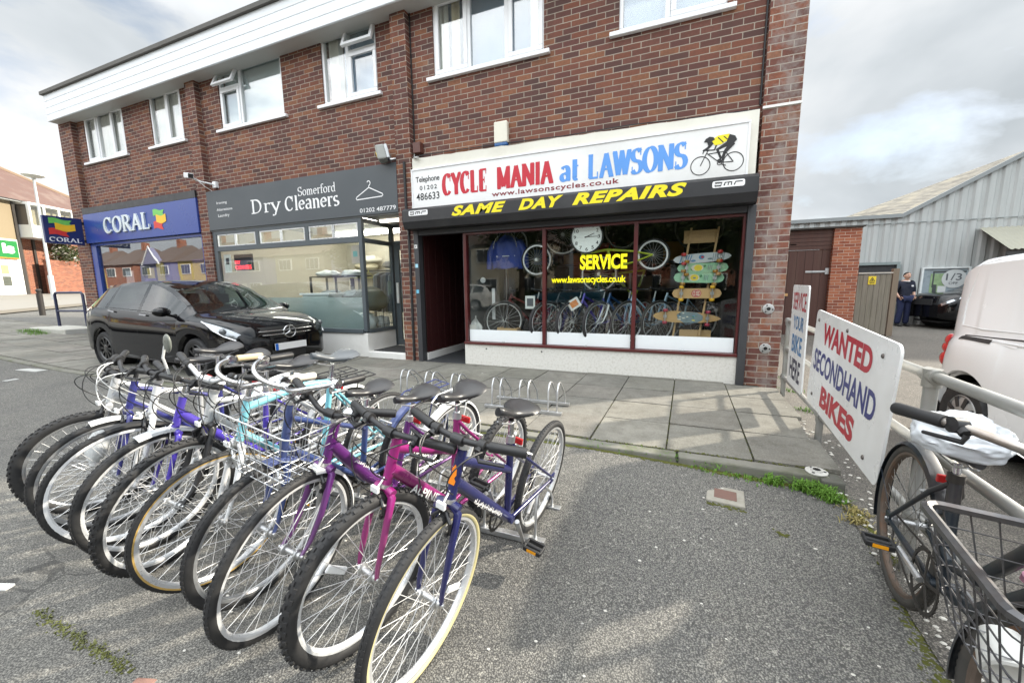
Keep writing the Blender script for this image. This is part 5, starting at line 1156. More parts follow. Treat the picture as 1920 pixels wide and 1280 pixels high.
    # crank, pedals, chain
    g = MB(); Mc = T(*bb) @ RX(PI/2)
    rc_ = .085 if not roadster else .115
    side = -1
    Ms = T(bb.x, -.045, bb.z) @ RX(PI/2)
    g.lathe([(rc_-.012,-.002),(rc_,-.002),(rc_,.002),(rc_-.012,.002)], 30, 0, Ms, True)
    for k in range(30): g.box(-.004,.004,rc_-.002,rc_+.005,-.0015,.0015,0,Ms @ RZ(2*PI*k/30))
    for k in range(5): g.box(-.006,.006,.008,rc_-.006,-.0015,.0015,0,Ms @ RZ(2*PI*k/5))
    CR = g.build('chainset', DARKST if not roadster else DARKST, root, smooth=30)
    for sy in (-1, 1):
        a = R(crank+(0 if sy > 0 else 180)); e_ = bb+V(.165*math.cos(a), .165*math.sin(a), sy*.075)
        g = MB(); g.tube([bb+V(0,0,sy*.055), e_], [.012,.009], 8); g.build('crank_arm', STEEL if detail else DARKST, CR, smooth=40)
        g = MB(); pc = e_+V(0,0,sy*.06)
        for dx in (-.032, .032): g.box(pc.x+dx-.006, pc.x+dx+.006, pc.y-.045, pc.y+.045, pc.z-.011, pc.z+.011)
        for dy in (-.042, .042): g.box(pc.x-.03, pc.x+.03, pc.y+dy-.005, pc.y+dy+.005, pc.z-.009, pc.z+.009)
        g.tube([e_, pc+V(0,0,sy*.04)], .010, 8)
        pd = g.build('pedal', BLACKP, root, bevel=.003)
        if detail:
            for dx in (-.0385, .0385):
                g = MB(); g.box(pc.x+dx-.0012, pc.x+dx+.0012, pc.y-.024, pc.y+.024, pc.z-.007, pc.z+.007); g.build('pedal_reflector', AMBER, pd)
    if chain:
        g = MB(); rs = .03
        g.tube([V(bb.x,bb.z+rc_,-.045), V(0,Rw+rs,-.04)], .004, 5); g.tube([V(bb.x,bb.z-rc_,-.045), V(.03,Rw-.075,-.045), V(0,Rw-rs,-.04)], .004, 5); g.build('chain', DARKST, root)
        if detail and not roadster:
            g = MB(); g.box(.015,.03,-.06,-.04,Rw-.09,Rw-.02); g.lathe([(0,-.004),(.018,-.004),(.018,.004),(0,.004)], 12, 0, T(.03,-.05,Rw-.09) @ RX(PI/2)); g.lathe([(0,-.004),(.018,-.004),(.018,.004),(0,.004)], 12, 0, T(.02,-.05,Rw-.045) @ RX(PI/2)); g.build('derailleur', BLACKM, root)
    # saddle and post
    sc = V(lerp(bb.x,st.x,1+(sad-st.z)/max(.05,(st.z-bb.z))*.9), sad)
    g = MB(); g.tube([lerp(bb,st,.9), sc-V(0,.035)], .0125, 10); SP = g.build('seat_post', CHROME if detail else STEEL, root, smooth=50)
    g = MB(); rows_ = []
    tilt_ = R(sadtilt)
    for i in range(13):
        u = i/12; x = .135-.27*u
        hw = lerp(.022,.028,min(1,u*3)) if u < .42 else lerp(.028,.082,sstep((u-.42)/.38)); hw *= (1 if u < .93 else .86)*(1 if u > .03 else .6)
        zt_ = .012*math.cos(u*PI*2)+.006; dp = .038 if u > .45 else .030
        rr_ = []
        for j in range(12):
            a = 2*PI*j/12; y_ = hw*math.cos(a); z_ = math.sin(a)*(dp*.55 if math.sin(a) < 0 else .020)
            rr_.append(sc+Vector((x*math.cos(tilt_)-(zt_+z_)*math.sin(tilt_), y_, (zt_+z_)*math.cos(tilt_)+x*math.sin(tilt_))))
        rows_.append(rr_)
    g.grid(rows_, closed=True); k = len(g.v); g.f.append(tuple(range(11,-1,-1))); g.m.append(0); g.f.append(tuple(range(k-12,k))); g.m.append(0)
    SD = g.build('saddle', saddlem, root, smooth=70)
    if detail:
        g = MB()
        for sy in (-1,1): g.tube([sc+V(.10,-.012,sy*.012), sc+V(.04,-.034,sy*.022), sc+V(-.05,-.034,sy*.024), sc+V(-.11,-.01,sy*.045)], .0035, 6)
        g.build('saddle_rail', STEEL, SD)
    # stem and handlebar
    tp = H+ax*(.055+barh); c0 = tp+V(.045 if bar != 'swept' else .03, .012)
    g = MB(); g.tube([H, tp, c0], [.0125,.0135,.0145], 10); g.tube([c0+V(0,0,-.022), c0+V(0,0,.022)], .019, 10); g.v = [MS @ p for p in g.v]; g.build('stem', stemm, root, smooth=50)
    ends = []
    g = MB()
    for sy in (-1, 1):
        if bar == 'flat': pts = [c0, c0+V(.0,.006,sy*.06), c0+V(-.012,.012,sy*.14), c0+V(-.045,.014,sy*barw)]; gl = .12
        elif bar == 'riser': pts = [c0, c0+V(.004,.0,sy*.05), c0+V(-.004,.04,sy*.11), c0+V(-.02,.05,sy*.17), c0+V(-.07,.052,sy*barw)]; gl = .12
        else: pts = [c0, c0+V(.035,.008,sy*.05), c0+V(.05,.03,sy*.12), c0+V(.02,.055,sy*.19), c0+V(-.06,.062,sy*.235), c0+V(-.20,.05,sy*(barw))]; gl = .12
        pts = [Vector(p) for p in pts]
        for _ in range(2):                                                  # round the bends
            q_ = [pts[0]]
            for a, b_ in zip(pts, pts[1:]): q_ += [lerp(a,b_,.25), lerp(a,b_,.75)]
            pts = q_+[pts[-1]]
        g.tube(pts, .0112, 10); ends.append((pts, sy, gl))
    g.v = [MS @ p for p in g.v]; HB = g.build('handlebar', barm, root, smooth=50)
    for pts, sy, gl in ends:
        acc = 0; e1 = pts[-1]; i = len(pts)-1
        while i > 0 and acc < gl: acc += (pts[i]-pts[i-1]).length; i -= 1
        d = (e1-pts[i]).normalized(); path = [e1-d*gl, e1-d*gl*.98, e1-d*.01, e1]
        gm = grip[0 if sy < 0 else 1] if isinstance(grip, tuple) else grip
        g = MB(); g.tube([MS @ p for p in [e1-d*gl, e1-d*(gl-.004), e1-d*(gl*.5), e1-d*.008, e1+d*.002]], [.0165,.0175,.0165,.0175,.0155], 12); g.build('grip', gm, HB, smooth=50)
        if detail:
            lv = e1-d*(gl+.025); fw = V(1,0); g = MB(); g.tube([lv, lv+V(.028,-.012)], .012, 8); g.tube([lv+V(.03,-.014), lv+V(.05,-.03)+d*.02, lv+V(.045,-.035)+d*.10], [.007,.0065,.005], 8); g.lathe([(0,-.016),(.02,-.014),(.02,.012),(0,.016)], 12, 0, T(*lv) @ RY(PI/2) @ RX(PI/2))
            g.v = [MS @ p for p in g.v]; g.build('brake_lever', BLACKP if barm != CHROME else CHROME, HB, smooth=45)
    if detail:
        cm = cables or BLACKP
        for kk, (sy, tgt) in enumerate(((-1, B_+V(.05,-.03)), (1, lerp(B_,H,.5)+V(-.05,-.02,.012)), (-1, lerp(B_,H,.2)+V(-.03,0,-.012)), (1, B_+V(.02,.02,.02)))):
            pts, s2, gl = ends[0 if sy < 0 else 1]; p0 = pts[int(len(pts)*.55)]+V(.02,-.01); p3 = tgt
            p1 = p0+V(.10+.02*kk,.02,-sy*.03); p2 = p3+V(.11+.015*kk,.06+.02*kk,sy*.05)
            cur = [(1-t)**3*p0+3*(1-t)**2*t*p1+3*(1-t)*t*t*p2+t**3*p3 for t in [i/12 for i in range(13)]]
            g = MB(); g.tube([MS @ Vector(p) for p in cur], .0024, 5); g.build('cable', cm, HB, smooth=60)
        # rim brake on the fork
        g = MB(); bc = cz-ax*.035+off*.05
        for sy in (-1,1): g.tube([bc+V(.02,.02,sy*.01), bc+V(.03,-.005,sy*.036), bc+V(.022,-.055,sy*.034)], [.007,.008,.006], 7); g.box(bc.x-.01,bc.x+.035,sy*.026-.005,sy*.026+.005,bc.z-.06,bc.z-.045)
        g.tube([bc+V(.02,.02,-.012), bc+V(.02,.045,0), bc+V(.02,.02,.012)], .002, 5)
        g.v = [MS @ p for p in g.v]; g.build('brake', STEEL if barm is CHROME else BLACKM, root)
        g = MB(); c_ = V(.05, Rw+Rw*.0)+V(0,0); br = V(.10,Rw+tw+.28) if False else lerp(stt, hub_r, .28)
        for sy in (-1,1): g.tube([br+V(-.01,.01,0), br+V(-.01,.01,sy*.02), br+V(-.03,.0,sy*.04), br+V(-.03,-.04,sy*.032)], .007, 7)
        g.build('brake', STEEL, root)
        g = MB(); rp = MS @ (B_+V(.055,-.01)); g.box(rp.x-.006,rp.x+.006,rp.y-.018,rp.y+.018,rp.z-.012,rp.z+.012); g.tube([rp+V(-.01,0), MS @ (B_+V(0,.03))], .004, 6); g.build('front_reflector', REFL, root, bevel=.005)
        g = MB(); rp = lerp(bb,st,.9)+V(-.055,.0); g.box(rp.x-.02,rp.x-.005,rp.y-.026,rp.y+.026,rp.z-.015,rp.z+.015); g.build('rear_reflector', REDR, root, bevel=.004)
    if bell:
        g = MB(); p_ = MS @ (c0+V(-.01,.03,.09)); g.ball(p_, .034, .034, .022, 16, 10); g.tube([p_, p_-V(0,.03)], .008, 6); g.build('bell', CHROME, HB, smooth=60)
    if mirror:
        g = MB(); p0 = MS @ (c0+V(-.03,.03,.20)); p1 = p0+V(.02,.16,.03); g.tube([p0, lerp(p0,p1,.6)+V(.015,0), p1], .006, 7); MR = g.build('mirror', MUDW, HB)
        g = MB(); g.ball((0,0,0), .012,.032,.048,14,10,0,T(*(p1+V(.0,.02,.03)))); g.build('mirror_head', pm('grey mirror', (.16,.17,.15), .3), MR, smooth=60)
    if rack:
        g = MB(); zr = Rw*2+.055
        for sy in (-1,1): g.tube([V(.16,zr-.02,sy*.03), V(.08,zr,sy*.055), V(-.24,zr,sy*.06)], .005, 7); g.tube([V(-.08,zr,sy*.058), hub_r+V(-.005,.02,sy*.065)], .0045, 6)
        for x in (.05,-.05,-.14,-.24): g.tube([V(x,zr,-.06), V(x,zr,.06)], .004, 6)
        g.tube([V(.16,zr-.02,0), V(-.24,zr,0)], .004, 6); g.build('rack', rack, root)
    if basket:
        bx = MB(); cx, cz_ = basket.get('at', (wb_*.0+c0.x+.14, c0.z-.09)); y0_ = basket.get('y0', 0); wT, wB = basket.get('w', (.20,.14)); dT, dB = basket.get('d', (.13,.10)); hh = basket.get('h', .24); r1, r2 = basket.get('r', (.0035,.0018)); nw = basket.get('n', 9)
        def ringp(t2):
            w_ = lerp(wB,wT,t2); d_ = lerp(dB,dT,t2); z = cz_-hh*(1-t2); pts = []
            for sx2, sy2, a0 in ((1,1,0),(-1,1,90),(-1,-1,180),(1,-1,270)):
                for a in range(0, 91, 22): pts.append(V(cx+sx2*(d_-.04)+.04*math.cos(R(a0+a)), z, sy2*(w_-.04)+.04*math.sin(R(a0+a))))
            return pts
        for t2, r_ in [(1,r1)]+[(k/5, r2) for k in range(5)]: bx.tube(ringp(t2), r_, 6, True)
        top = ringp(1); bot = ringp(0); n_ = len(top)
        bx.v = [p+V(0,0,y0_) for p in bx.v]; top = [p+V(0,0,y0_) for p in top]; bot = [p+V(0,0,y0_) for p in bot]
        def along(P_, s_):
            x = s_*len(P_); i = int(x) % len(P_); return lerp(P_[i], P_[(i+1) % len(P_)], x-int(x))
        per = nw*4
        # even spacing by arc length
        def resample(P_, cnt):
            ds = [(P_[(i+1) % len(P_)]-P_[i]).length for i in range(len(P_))]; tot = sum(ds); o_ = []
            for k in range(cnt):
                s_ = tot*k/cnt; i = 0
                while s_ > ds[i] and i < len(P_)-1: s_ -= ds[i]; i += 1
                o_.append(lerp(P_[i], P_[(i+1) % len(P_)], s_/max(1e-6,ds[i])))
            return o_
        tp_, bt_ = resample(top, per), resample(bot, per)
        for a, b_ in zip(tp_, bt_): bx.tube([a, b_], r2, 4, cap=False)
        for k in range(1, nw): y = lerp(-wB, wB, k/nw)+y0_; bx.tube([V(cx-dB,cz_-hh,y), V(cx+dB,cz_-hh,y)], r2, 4)
        for k in range(1, 5): x = lerp(cx-dB, cx+dB, k/5); bx.tube([V(x,cz_-hh,-wB+y0_), V(x,cz_-hh,wB+y0_)], r2, 4)
        bx.v = [MS @ p for p in bx.v] if basket.get('steer', True) else bx.v
        bo = bx.build('basket', basket.get('m', STEEL), root)
        for extra in basket.get('tubes', ()):
            g = MB(); g.tube([V(*p) for p in extra], basket.get('tr', .010), 8); g.build('carrier_tube', basket.get('m', STEEL), bo, smooth=60)
    return root

GRP = 'second hand bikes parked in a row in the rack'
NAVYB = pm('navy bike paint', (.013,.015,.085), .3, var=.12, scale=8, coat=.5, dirt=(.10,.07,.09), dirt_amt=.35)
MAGB = pm('magenta bike paint', (.30,.018,.17), .28, metal=.25, var=.12, coat=.6, scale=5, dirt=(.16,.13,.11), dirt_amt=.35)
PURB = pm('purple bike paint', (.115,.020,.16), .28, metal=.25, var=.1, coat=.6, scale=5, dirt=(.16,.13,.11), dirt_amt=.35)
BLUB = pm('steel blue bike paint', (.045,.075,.22), .3, metal=.2, var=.12, coat=.5, dirt=(.16,.13,.11), dirt_amt=.35)
AQUB = pm('light aqua bike paint', (.22,.58,.68), .32, var=.06, coat=.4, dirt=(.16,.13,.11), dirt_amt=.35)
VIOB = pm('violet bike paint', (.085,.055,.46), .28, metal=.15, var=.1, coat=.5, dirt=(.16,.13,.11), dirt_amt=.35)
WHIB = pm('white bike paint', (.74,.75,.76), .3, var=.04, coat=.4, dirt=(.16,.13,.11), dirt_amt=.35)
MIDB = pm('midnight blue bike paint', (.03,.035,.20), .28, var=.1, coat=.5, dirt=(.16,.13,.11), dirt_amt=.35)
BAR_W = WHV
bike('bicycle', 'small navy bike with pale gum tyre walls at the near right end of the row', (-.655,1.97), (-.767,1.015), 9, 1, Rw=.313, tw=.020, wall=GUMY, wallmax=-.2, badge=True, rim=pm('satin alloy rim', (.60,.61,.62), .3, metal=.4, var=.12, scale=30), frame=NAVYB, style='mtb', Ht=(.85,.825), Hb=(.89,.68), BB=(.405,.29), St=(.475,.73), sad=.855, bar='flat', barw=.23, barh=-.005, crank=-115, reflect=-150, group=GRP, tyre='semi', tube=.0165, texts=(('~',(.77,.595),(.52,.385),.026,WHV,1.5),), sadtilt=10)
bike('bicycle', 'magenta mountain bike with knobbly tyres and ALPINE on its frame', (-.93,2.01), (-1.052,1.03), 9, -4, Rw=.318, tw=.025, tyre='knob', frame=MAGB, style='mtb', Ht=(.87,.82), Hb=(.91,.67), BB=(.46,.29), St=(.495,.80), sad=.895, bar='flat', barw=.27, barh=-.02, crank=40, reflect=40, group=GRP, tube=.0175, texts=(('ALPINE',(.80,.59),(.62,.44),.036,WHV,1.4),('VERMONT',(.80,.735),(.66,.655),.022,WHV,1.08)))
bike('bicycle', 'purple step-through bike with black road tyres, white mudguards and a chrome bell', (-1.30,2.02), (-1.43,1.00), 9, 11, Rw=.33, tw=.018, frame=PURB, style='step', Ht=(.82,.81), Hb=(.86,.665), BB=(.46,.30), St=(.37,.69), sad=.80, bar='riser', barw=.26, barh=.0, crank=20, mudf=MUDW, mudr=MUDW, mf0=106, rack=MUDW, bell=True, group=GRP, tube=.0175, texts=(('~',(.74,.615),(.62,.51),.022,WHV,1.6),))
bike('bicycle', 'steel blue ladies bike with a chrome wire basket and blue mudguards', (-1.57,2.06), (-1.665,1.07), 9, 4, Rw=.322, tw=.020, frame=BLUB, style='low', Ht=(.87,.87), Hb=(.91,.64), BB=(.45,.30), St=(.44,.72), sad=.82, bar='swept', barw=.23, barh=.03, barm=CHROME, stemm=CHROME, rim=pm('dull steel rim', (.40,.41,.42), .35, metal=.6, var=.2, scale=30, dirt=(.2,.14,.1), dirt_amt=.4), crank=200, mudf=BLUB, mudr=BLUB, rack=pm('navy rack', (.03,.04,.12), .4), mf0=90, basket=dict(at=(.965,.885), y0=.055, w=(.225,.165), d=(.125,.095), h=.255, r=(.0036,.0019), n=8), group=GRP)
bike('bicycle', 'light aqua bike with white fork, tan tyre walls and cork grips', (-1.84,2.05), (-1.94,1.05), 8, -3, Rw=.325, tw=.016, wall=GUM, frame=AQUB, fork=WHIB, style='arch', Ht=(.86,.855), Hb=(.90,.69), BB=(.47,.31), St=(.41,.855), sad=.985, rim=MATS['satin alloy rim'], bar='swept', barw=.23, barh=.03, grip=(CORK, CREAMG), barm=CHROME, stemm=CHROME, crank=-20, group=GRP, saddlem=pm('grey saddle', (.09,.10,.11), .4), sadtilt=6)
bike('bicycle', 'silver hybrid bike with a black fork and studded tyres', (-2.23,2.08), (-2.32,1.05), 9, 14, Rw=.328, tw=.020, tyre='knob', frame=SILV, fork=BLACKM, style='diamond', Ht=(.82,.84), Hb=(.85,.72), BB=(.44,.30), St=(.40,.76), sad=.91, bar='riser', barw=.27, barh=.03, stemm=SILV, barm=SILV, crank=60, reflect=120, rack=BLACKM, group=GRP, tube=.019, mudr=MUDW)
bike('bicycle', 'violet step-through bike with wide silver rims and a silver handlebar stem', (-2.43,2.11), (-2.515,1.09), 9, 5, Rw=.332, tw=.020, rim=pm('wide pale rim', (.76,.77,.78), .3, metal=.35), frame=VIOB, style='step', Ht=(.88,.81), Hb=(.92,.67), BB=(.46,.30), St=(.44,.745), sad=.90, bar='flat', barw=.27, barh=.05, stemm=CHROME, crank=150, mudf=SILV, mudr=SILV, rack=BLACKM, group=GRP, tube=.0165, texts=(('~',(.72,.555),(.60,.47),.022,WHV,1.65),))
bike('bicycle', 'white road bike with black front mudguard, white rims and a handlebar mirror', (-2.65,2.13), (-2.73,1.08), 9, -8, Rw=.337, tw=.016, rim=pm('white rim', (.80,.81,.82), .35), frame=WHIB, style='diamond', Ht=(.90,.865), Hb=(.935,.73), BB=(.46,.30), St=(.45,.80), sad=.93, bar='flat', barw=.26, barh=.02, crank=90, mudf=BLACKP, mudr=BLACKP, mirror=True, group=GRP, cables=BLACKP, texts=(('on',(.80,.63),(.73,.585),.024,BLK,1.1),))
bike('bicycle', 'midnight blue bike with white front mudguard and white cables, second from the far end', (-2.93,2.15), (-2.995,1.12), 9, -8, Rw=.332, tw=.018, frame=MIDB, style='low', Ht=(.90,.855), Hb=(.935,.715), BB=(.46,.30), St=(.46,.765), sad=.965, bar='riser', barw=.27, barh=.0, rim=MATS['dull steel rim'], crank=10, mudf=MUDW, mudr=MUDW, group=GRP, cables=MUDW)
bike('bicycle', 'silver mountain bike with front suspension fork and fat knobbly tyres at the far left end', (-3.25,2.2), (-3.335,1.16), 10, -18, Rw=.328, tw=.027, tyre='knob', frame=SILV, fork=WHIB, style='mtb', Ht=(.89,.845), Hb=(.93,.71), BB=(.46,.30), St=(.45,.76), sad=.87, bar='flat', barw=.28, barh=.0, rim=MATS['dull steel rim'], crank=60, susp=True, forkbag=True, group=GRP, tube=.018, stemm=BLACKM)
# rack that holds the row, and two empty racks on the paving
def cycle_rack(label, x0, slots, pitch_, yf, yb, z, hh=.30, lf=.09):
    t_ = empty('cycle_rack', label, 'cycle rack', (x0, yf, z), 0)
    ln = pitch_*(slots-1)+.22
    for y in (yf, yb): g = MB(); g.box(x0-.08, x0-.08+ln, y-.02, y+.02, z+.004, z+.034); wb(g, 'base_bar', STEEL, t_, bevel=.003)
    for s_ in range(slots):
        for dx in (0, lf):
            x = x0+s_*pitch_+dx; g = MB()
            pts = [(x,yf,z+.03),(x,yf+.015,z+hh*.75),(x,yf+.05,z+hh*.97),(x,yf+.095,z+hh),(x,yf+.14,z+hh*.95),(x,yb-.03,z+hh*.5),(x,yb,z+hh*.32),(x,yb,z+.03)]
            g.tube(pts, .0085, 8); wb(g, 'hoop', STEEL, t_, smooth=60)
    return t_
cycle_rack('empty galvanised wheel rack on the paving, nearer the corner pier', -1.62, 3, .30, 3.48, 3.80, 0, .30)
cycle_rack('empty galvanised wheel rack on the paving in front of the cycle shop door', -2.78, 3, .33, 3.50, 3.84, 0, .30)
cycle_rack('long steel wheel rack holding the rear wheels of the bike row', -3.40, 10, .302, 1.80, 2.13, gz(-2,1.9)+.0, .28, .085)
# ------------------------------------------------------------------ motor vehicles (local x forward, nose at x = 0, y to the left)
CARBLACK = pm('black car paint', (.004,.004,.005), .05, var=.05, coat=0, scale=3, spec=.45); CARWHITE = pm('white van paint', (.79,.80,.81), .25, var=.02, coat=.5, scale=1.5, dirt=(.60,.58,.55), dirt_amt=.18)
CARGLASS = glass_mat('tinted car glass', (.42,.50,.47), .06); CARDARK = glass_mat('dark car glass', (.12,.13,.13), .05)
TRIM = pm('unpainted black trim', (.02,.02,.021), .55, var=.15); LENS = glass_mat('headlamp lens', (.9,.92,.92), .12)
class Car:
    def __init__(s, L_, top, belt, half, roofw, low, axles, Rt, wheelw=.21, arch=.05, flat_mid=.0):
        s.L = L_; s.top = top; s.belt = belt; s.half = half; s.roofw = roofw; s.low = low; s.ax = axles; s.Rt = Rt; s.arch = Rt+arch; s.ww = wheelw
    def rows(s, x):
        zt = smoothtab(s.top, x); zb = min(smoothtab(s.belt, x), zt-.012); w_ = smoothtab(s.half, x); wr = min(smoothtab(s.roofw, x), w_-.03); zl = smoothtab(s.low, x)
        for a in s.ax:
            d = abs(x-a)
            if d < s.arch: zl = max(zl, s.Rt+math.sqrt(max(0, s.arch**2-d*d)))
        zl = min(zl, zb-.16); h = zb-zl; c = zt-zb
        wg = lerp(w_-.055, wr, .93) if c > .08 else lerp(w_-.055, wr, .35)
        zg = zb+c*(.90 if c > .08 else .45)
        if c > .3: zg = zt-.075
        return [(w_-.05, zl-.0), (w_-.004, zl+.05*min(1,h*2)), (w_, zl+h*.38), (w_-.004, zl+h*.68), (w_-.022, zl+h*.9), (w_-.05, zb), (wg, zg), (lerp(wg,wr*.86,.55), lerp(zg,zt,.72)), (wr*.62, zt-.004), (wr*.3, zt+.004), (0, zt+.006)]
    def pt(s, x, r, side=1, push=0):
        R_ = s.rows(x); i = min(int(r), len(R_)-2); f = r-i; y, z = lerp(R_[i][0],R_[i+1][0],f), lerp(R_[i][1],R_[i+1][1],f)
        if push:
            dy, dz = R_[i+1][0]-R_[i][0], R_[i+1][1]-R_[i][1]; l_ = math.hypot(dy,dz) or 1; y += push*dz/l_; z -= push*dy/l_
            R2 = s.rows(x+.02); dw = (lerp(R2[i][0],R2[i+1][0],f)-lerp(R_[i][0],R_[i+1][0],f))/.02
            return Vector((x-push*dw*.8, side*y, z))
        return Vector((x, side*y, z))
    def stations(s, extra):
        xs_ = set(round(-s.L*i/46, 3) for i in range(47))
        for a in s.ax:
            for k in range(-9, 10): xs_.add(round(a+s.arch*math.sin(PI/2*k/9), 3))
        for e in extra: xs_.add(e)
        return sorted(xs_, reverse=True)
    def shell(s, root, paint, glassf, extra=(), nm='body'):
        """glassf(xmid, row) -> None for painted, 1 side glass, 2 windscreen, 3 rear glass"""
        st = s.stations(extra); G = {None: MB(), 1: MB(), 2: MB(), 3: MB()}
        SW = {1: MB(), -1: MB()}
        for a, b_ in zip(st, st[1:]):
            ra, rb = s.rows(a), s.rows(b_)
            for i in range(10):
                k = glassf((a+b_)/2, i)
                for sd in (1, -1):
                    q_ = [(a,sd*ra[i][0],ra[i][1]),(b_,sd*rb[i][0],rb[i][1]),(b_,sd*rb[i+1][0],rb[i+1][1]),(a,sd*ra[i+1][0],ra[i+1][1])]
                    (SW[sd] if k == 1 else G[k]).add(q_ if sd > 0 else q_[::-1], [(0,1,2,3)])
        for x in (st[0], st[-1]):
            ra = s.rows(x); ring_ = [(x,y,z) for y, z in ra]+[(x,-y,z) for y, z in ra[::-1][1:]]
            n_ = len(ra)
            for i in range(n_-1):
                q_ = [(x,ra[i][0],ra[i][1]),(x,-ra[i][0],ra[i][1]),(x,-ra[i+1][0],ra[i+1][1]),(x,ra[i+1][0],ra[i+1][1])]
                k = glassf(x, i) if x == st[-1] else None
                G[None if k == 1 else k].add(q_ if x == st[0] else q_[::-1], [(0,1,2,3)])
        body = s.finish(G[None], nm, paint, root)
        for sd in (1, -1):
            if SW[sd].f: s.finish(SW[sd], 'side_window', glassf.mats[1], root)
        for k, nm2 in ((2,'windscreen'),(3,'rear_window')):
            if G[k].f: s.finish(G[k], nm2, glassf.mats[k], root)
        g = MB()                                                           # floor and dark wheel housings
        g.box(-s.L+.15, -.15, -.55, .55, .2, .24)
        for a in s.ax:
            for sd in (1,-1):
                w_ = s.rows(a)[1][0]; g.lathe([(s.arch+.02,-.30),(s.arch+.02,.0)], 24, 0, T(a, sd*(w_-.02), s.Rt) @ RX(sd*-PI/2) @ T(0,0,0)); g.lathe([(0,-.28),(s.arch+.02,-.28)], 24, 0, T(a, sd*(w_-.02), s.Rt) @ RX(sd*-PI/2))
        g.build('underbody', TRIM, root)
        return body
    def finish(s, g, nm, m_, root):
        me = bpy.data.meshes.new(nm); me.from_pydata([tuple(p) for p in g.v], [], g.f); me.materials.append(m_)
        bm = bmesh.new(); bm.from_mesh(me); bmesh.ops.remove_doubles(bm, verts=bm.verts, dist=.0015); bmesh.ops.dissolve_degenerate(bm, edges=bm.edges, dist=.0008); bmesh.ops.recalc_face_normals(bm, faces=bm.faces); bm.to_mesh(me); bm.free()
        me.polygons.foreach_set('use_smooth', [True]*len(me.polygons)); me.set_sharp_from_angle(angle=R(38)); me.update()
        o = bpy.data.objects.new(nm, me); COL.objects.link(o); o.parent = root; return o
    def wheels(s, root, rimm, spokes=10, cap=None, wide=.03):
        for a in s.ax:
            for sd in (1,-1):
                w_ = s.rows(a)[2][0]-.03; M = T(a, sd*w_, s.Rt) @ RX(-sd*PI/2); Rr = s.Rt*(.62 if cap else .70)
                g = MB(); g.lathe([(Rr-.03,-.18),(Rr,-.17),(Rr,-.012),(Rr-.012,0),(Rr-.025,-.012),(Rr-.03,-.06)], 36, 0, M)
                if cap: 
                    g.lathe([(Rr-.02,-.012),(Rr*.75,.004),(Rr*.3,.010),(0,.014)], 30, 0, M)
                else:
                    for k in range(spokes):
                        for da in (-.07, .07):
                            aa = 2*PI*k/spokes; Mk = M @ RZ(aa+da*.6); g.box(.03, Rr-.015, -wide/2, wide/2, -.035, -.012, 0, Mk)
                    g.lathe([(.07,-.05),(.07,-.012),(.05,-.004),(0,-.004)], 20, 0, M)
                wo = g.build('wheel', rimm, root, smooth=35)
                g = MB(); g.lathe([(Rr-.01,-.17),(s.Rt-.03,-s.ww),(s.Rt-.006,-s.ww+.03),(s.Rt,-s.ww*.5),(s.Rt-.006,-.022),(s.Rt-.03,.004),(Rr+.03,.006),(Rr-.006,-.006)], 40, 0, M); g.build('tyre', RUBBER, wo, smooth=40)
                g = MB(); g.lathe([(0,-.10),(Rr-.01,-.10)], 24, 0, M); g.build('brake_disc', TRIM, wo)
                if cap:
                    g = MB()
                    for k in range(spokes): g.box(Rr*.40, Rr*.90, -.020, .020, .000, .011, 0, M @ RZ(2*PI*(k+.5)/spokes))
                    g.build('slot', TRIM, wo)
    def strip(s, root, nm, path, r_, m_, sides=(1,-1), push=.002, n=6):
        for sd in sides:
            g = MB(); g.tube([s.pt(x, rr, sd, push) for x, rr in path], r_, n); g.build(nm, m_, root, smooth=60)
    def patch(s, root, nm, grid_, m_, sides=(1,-1), push=.006, th=.0):
        """grid_: rows of (x,row) parameters laid on the skin"""
        out = []
        for sd in sides:
            g = MB(); g.grid([[s.pt(x, rr, sd, push) for x, rr in row] for row in grid_]); out.append(g.build(nm, m_, root, smooth=70))
        return out
def place(root, pos, ang, sc=(1,1,1)):
    root.location = pos; root.rotation_euler = (0, 0, ang); root.scale = sc
class GF:
    def __init__(s, f, mats): s.f = f; s.mats = mats
    def __call__(s, x, i): return s.f(x, i)
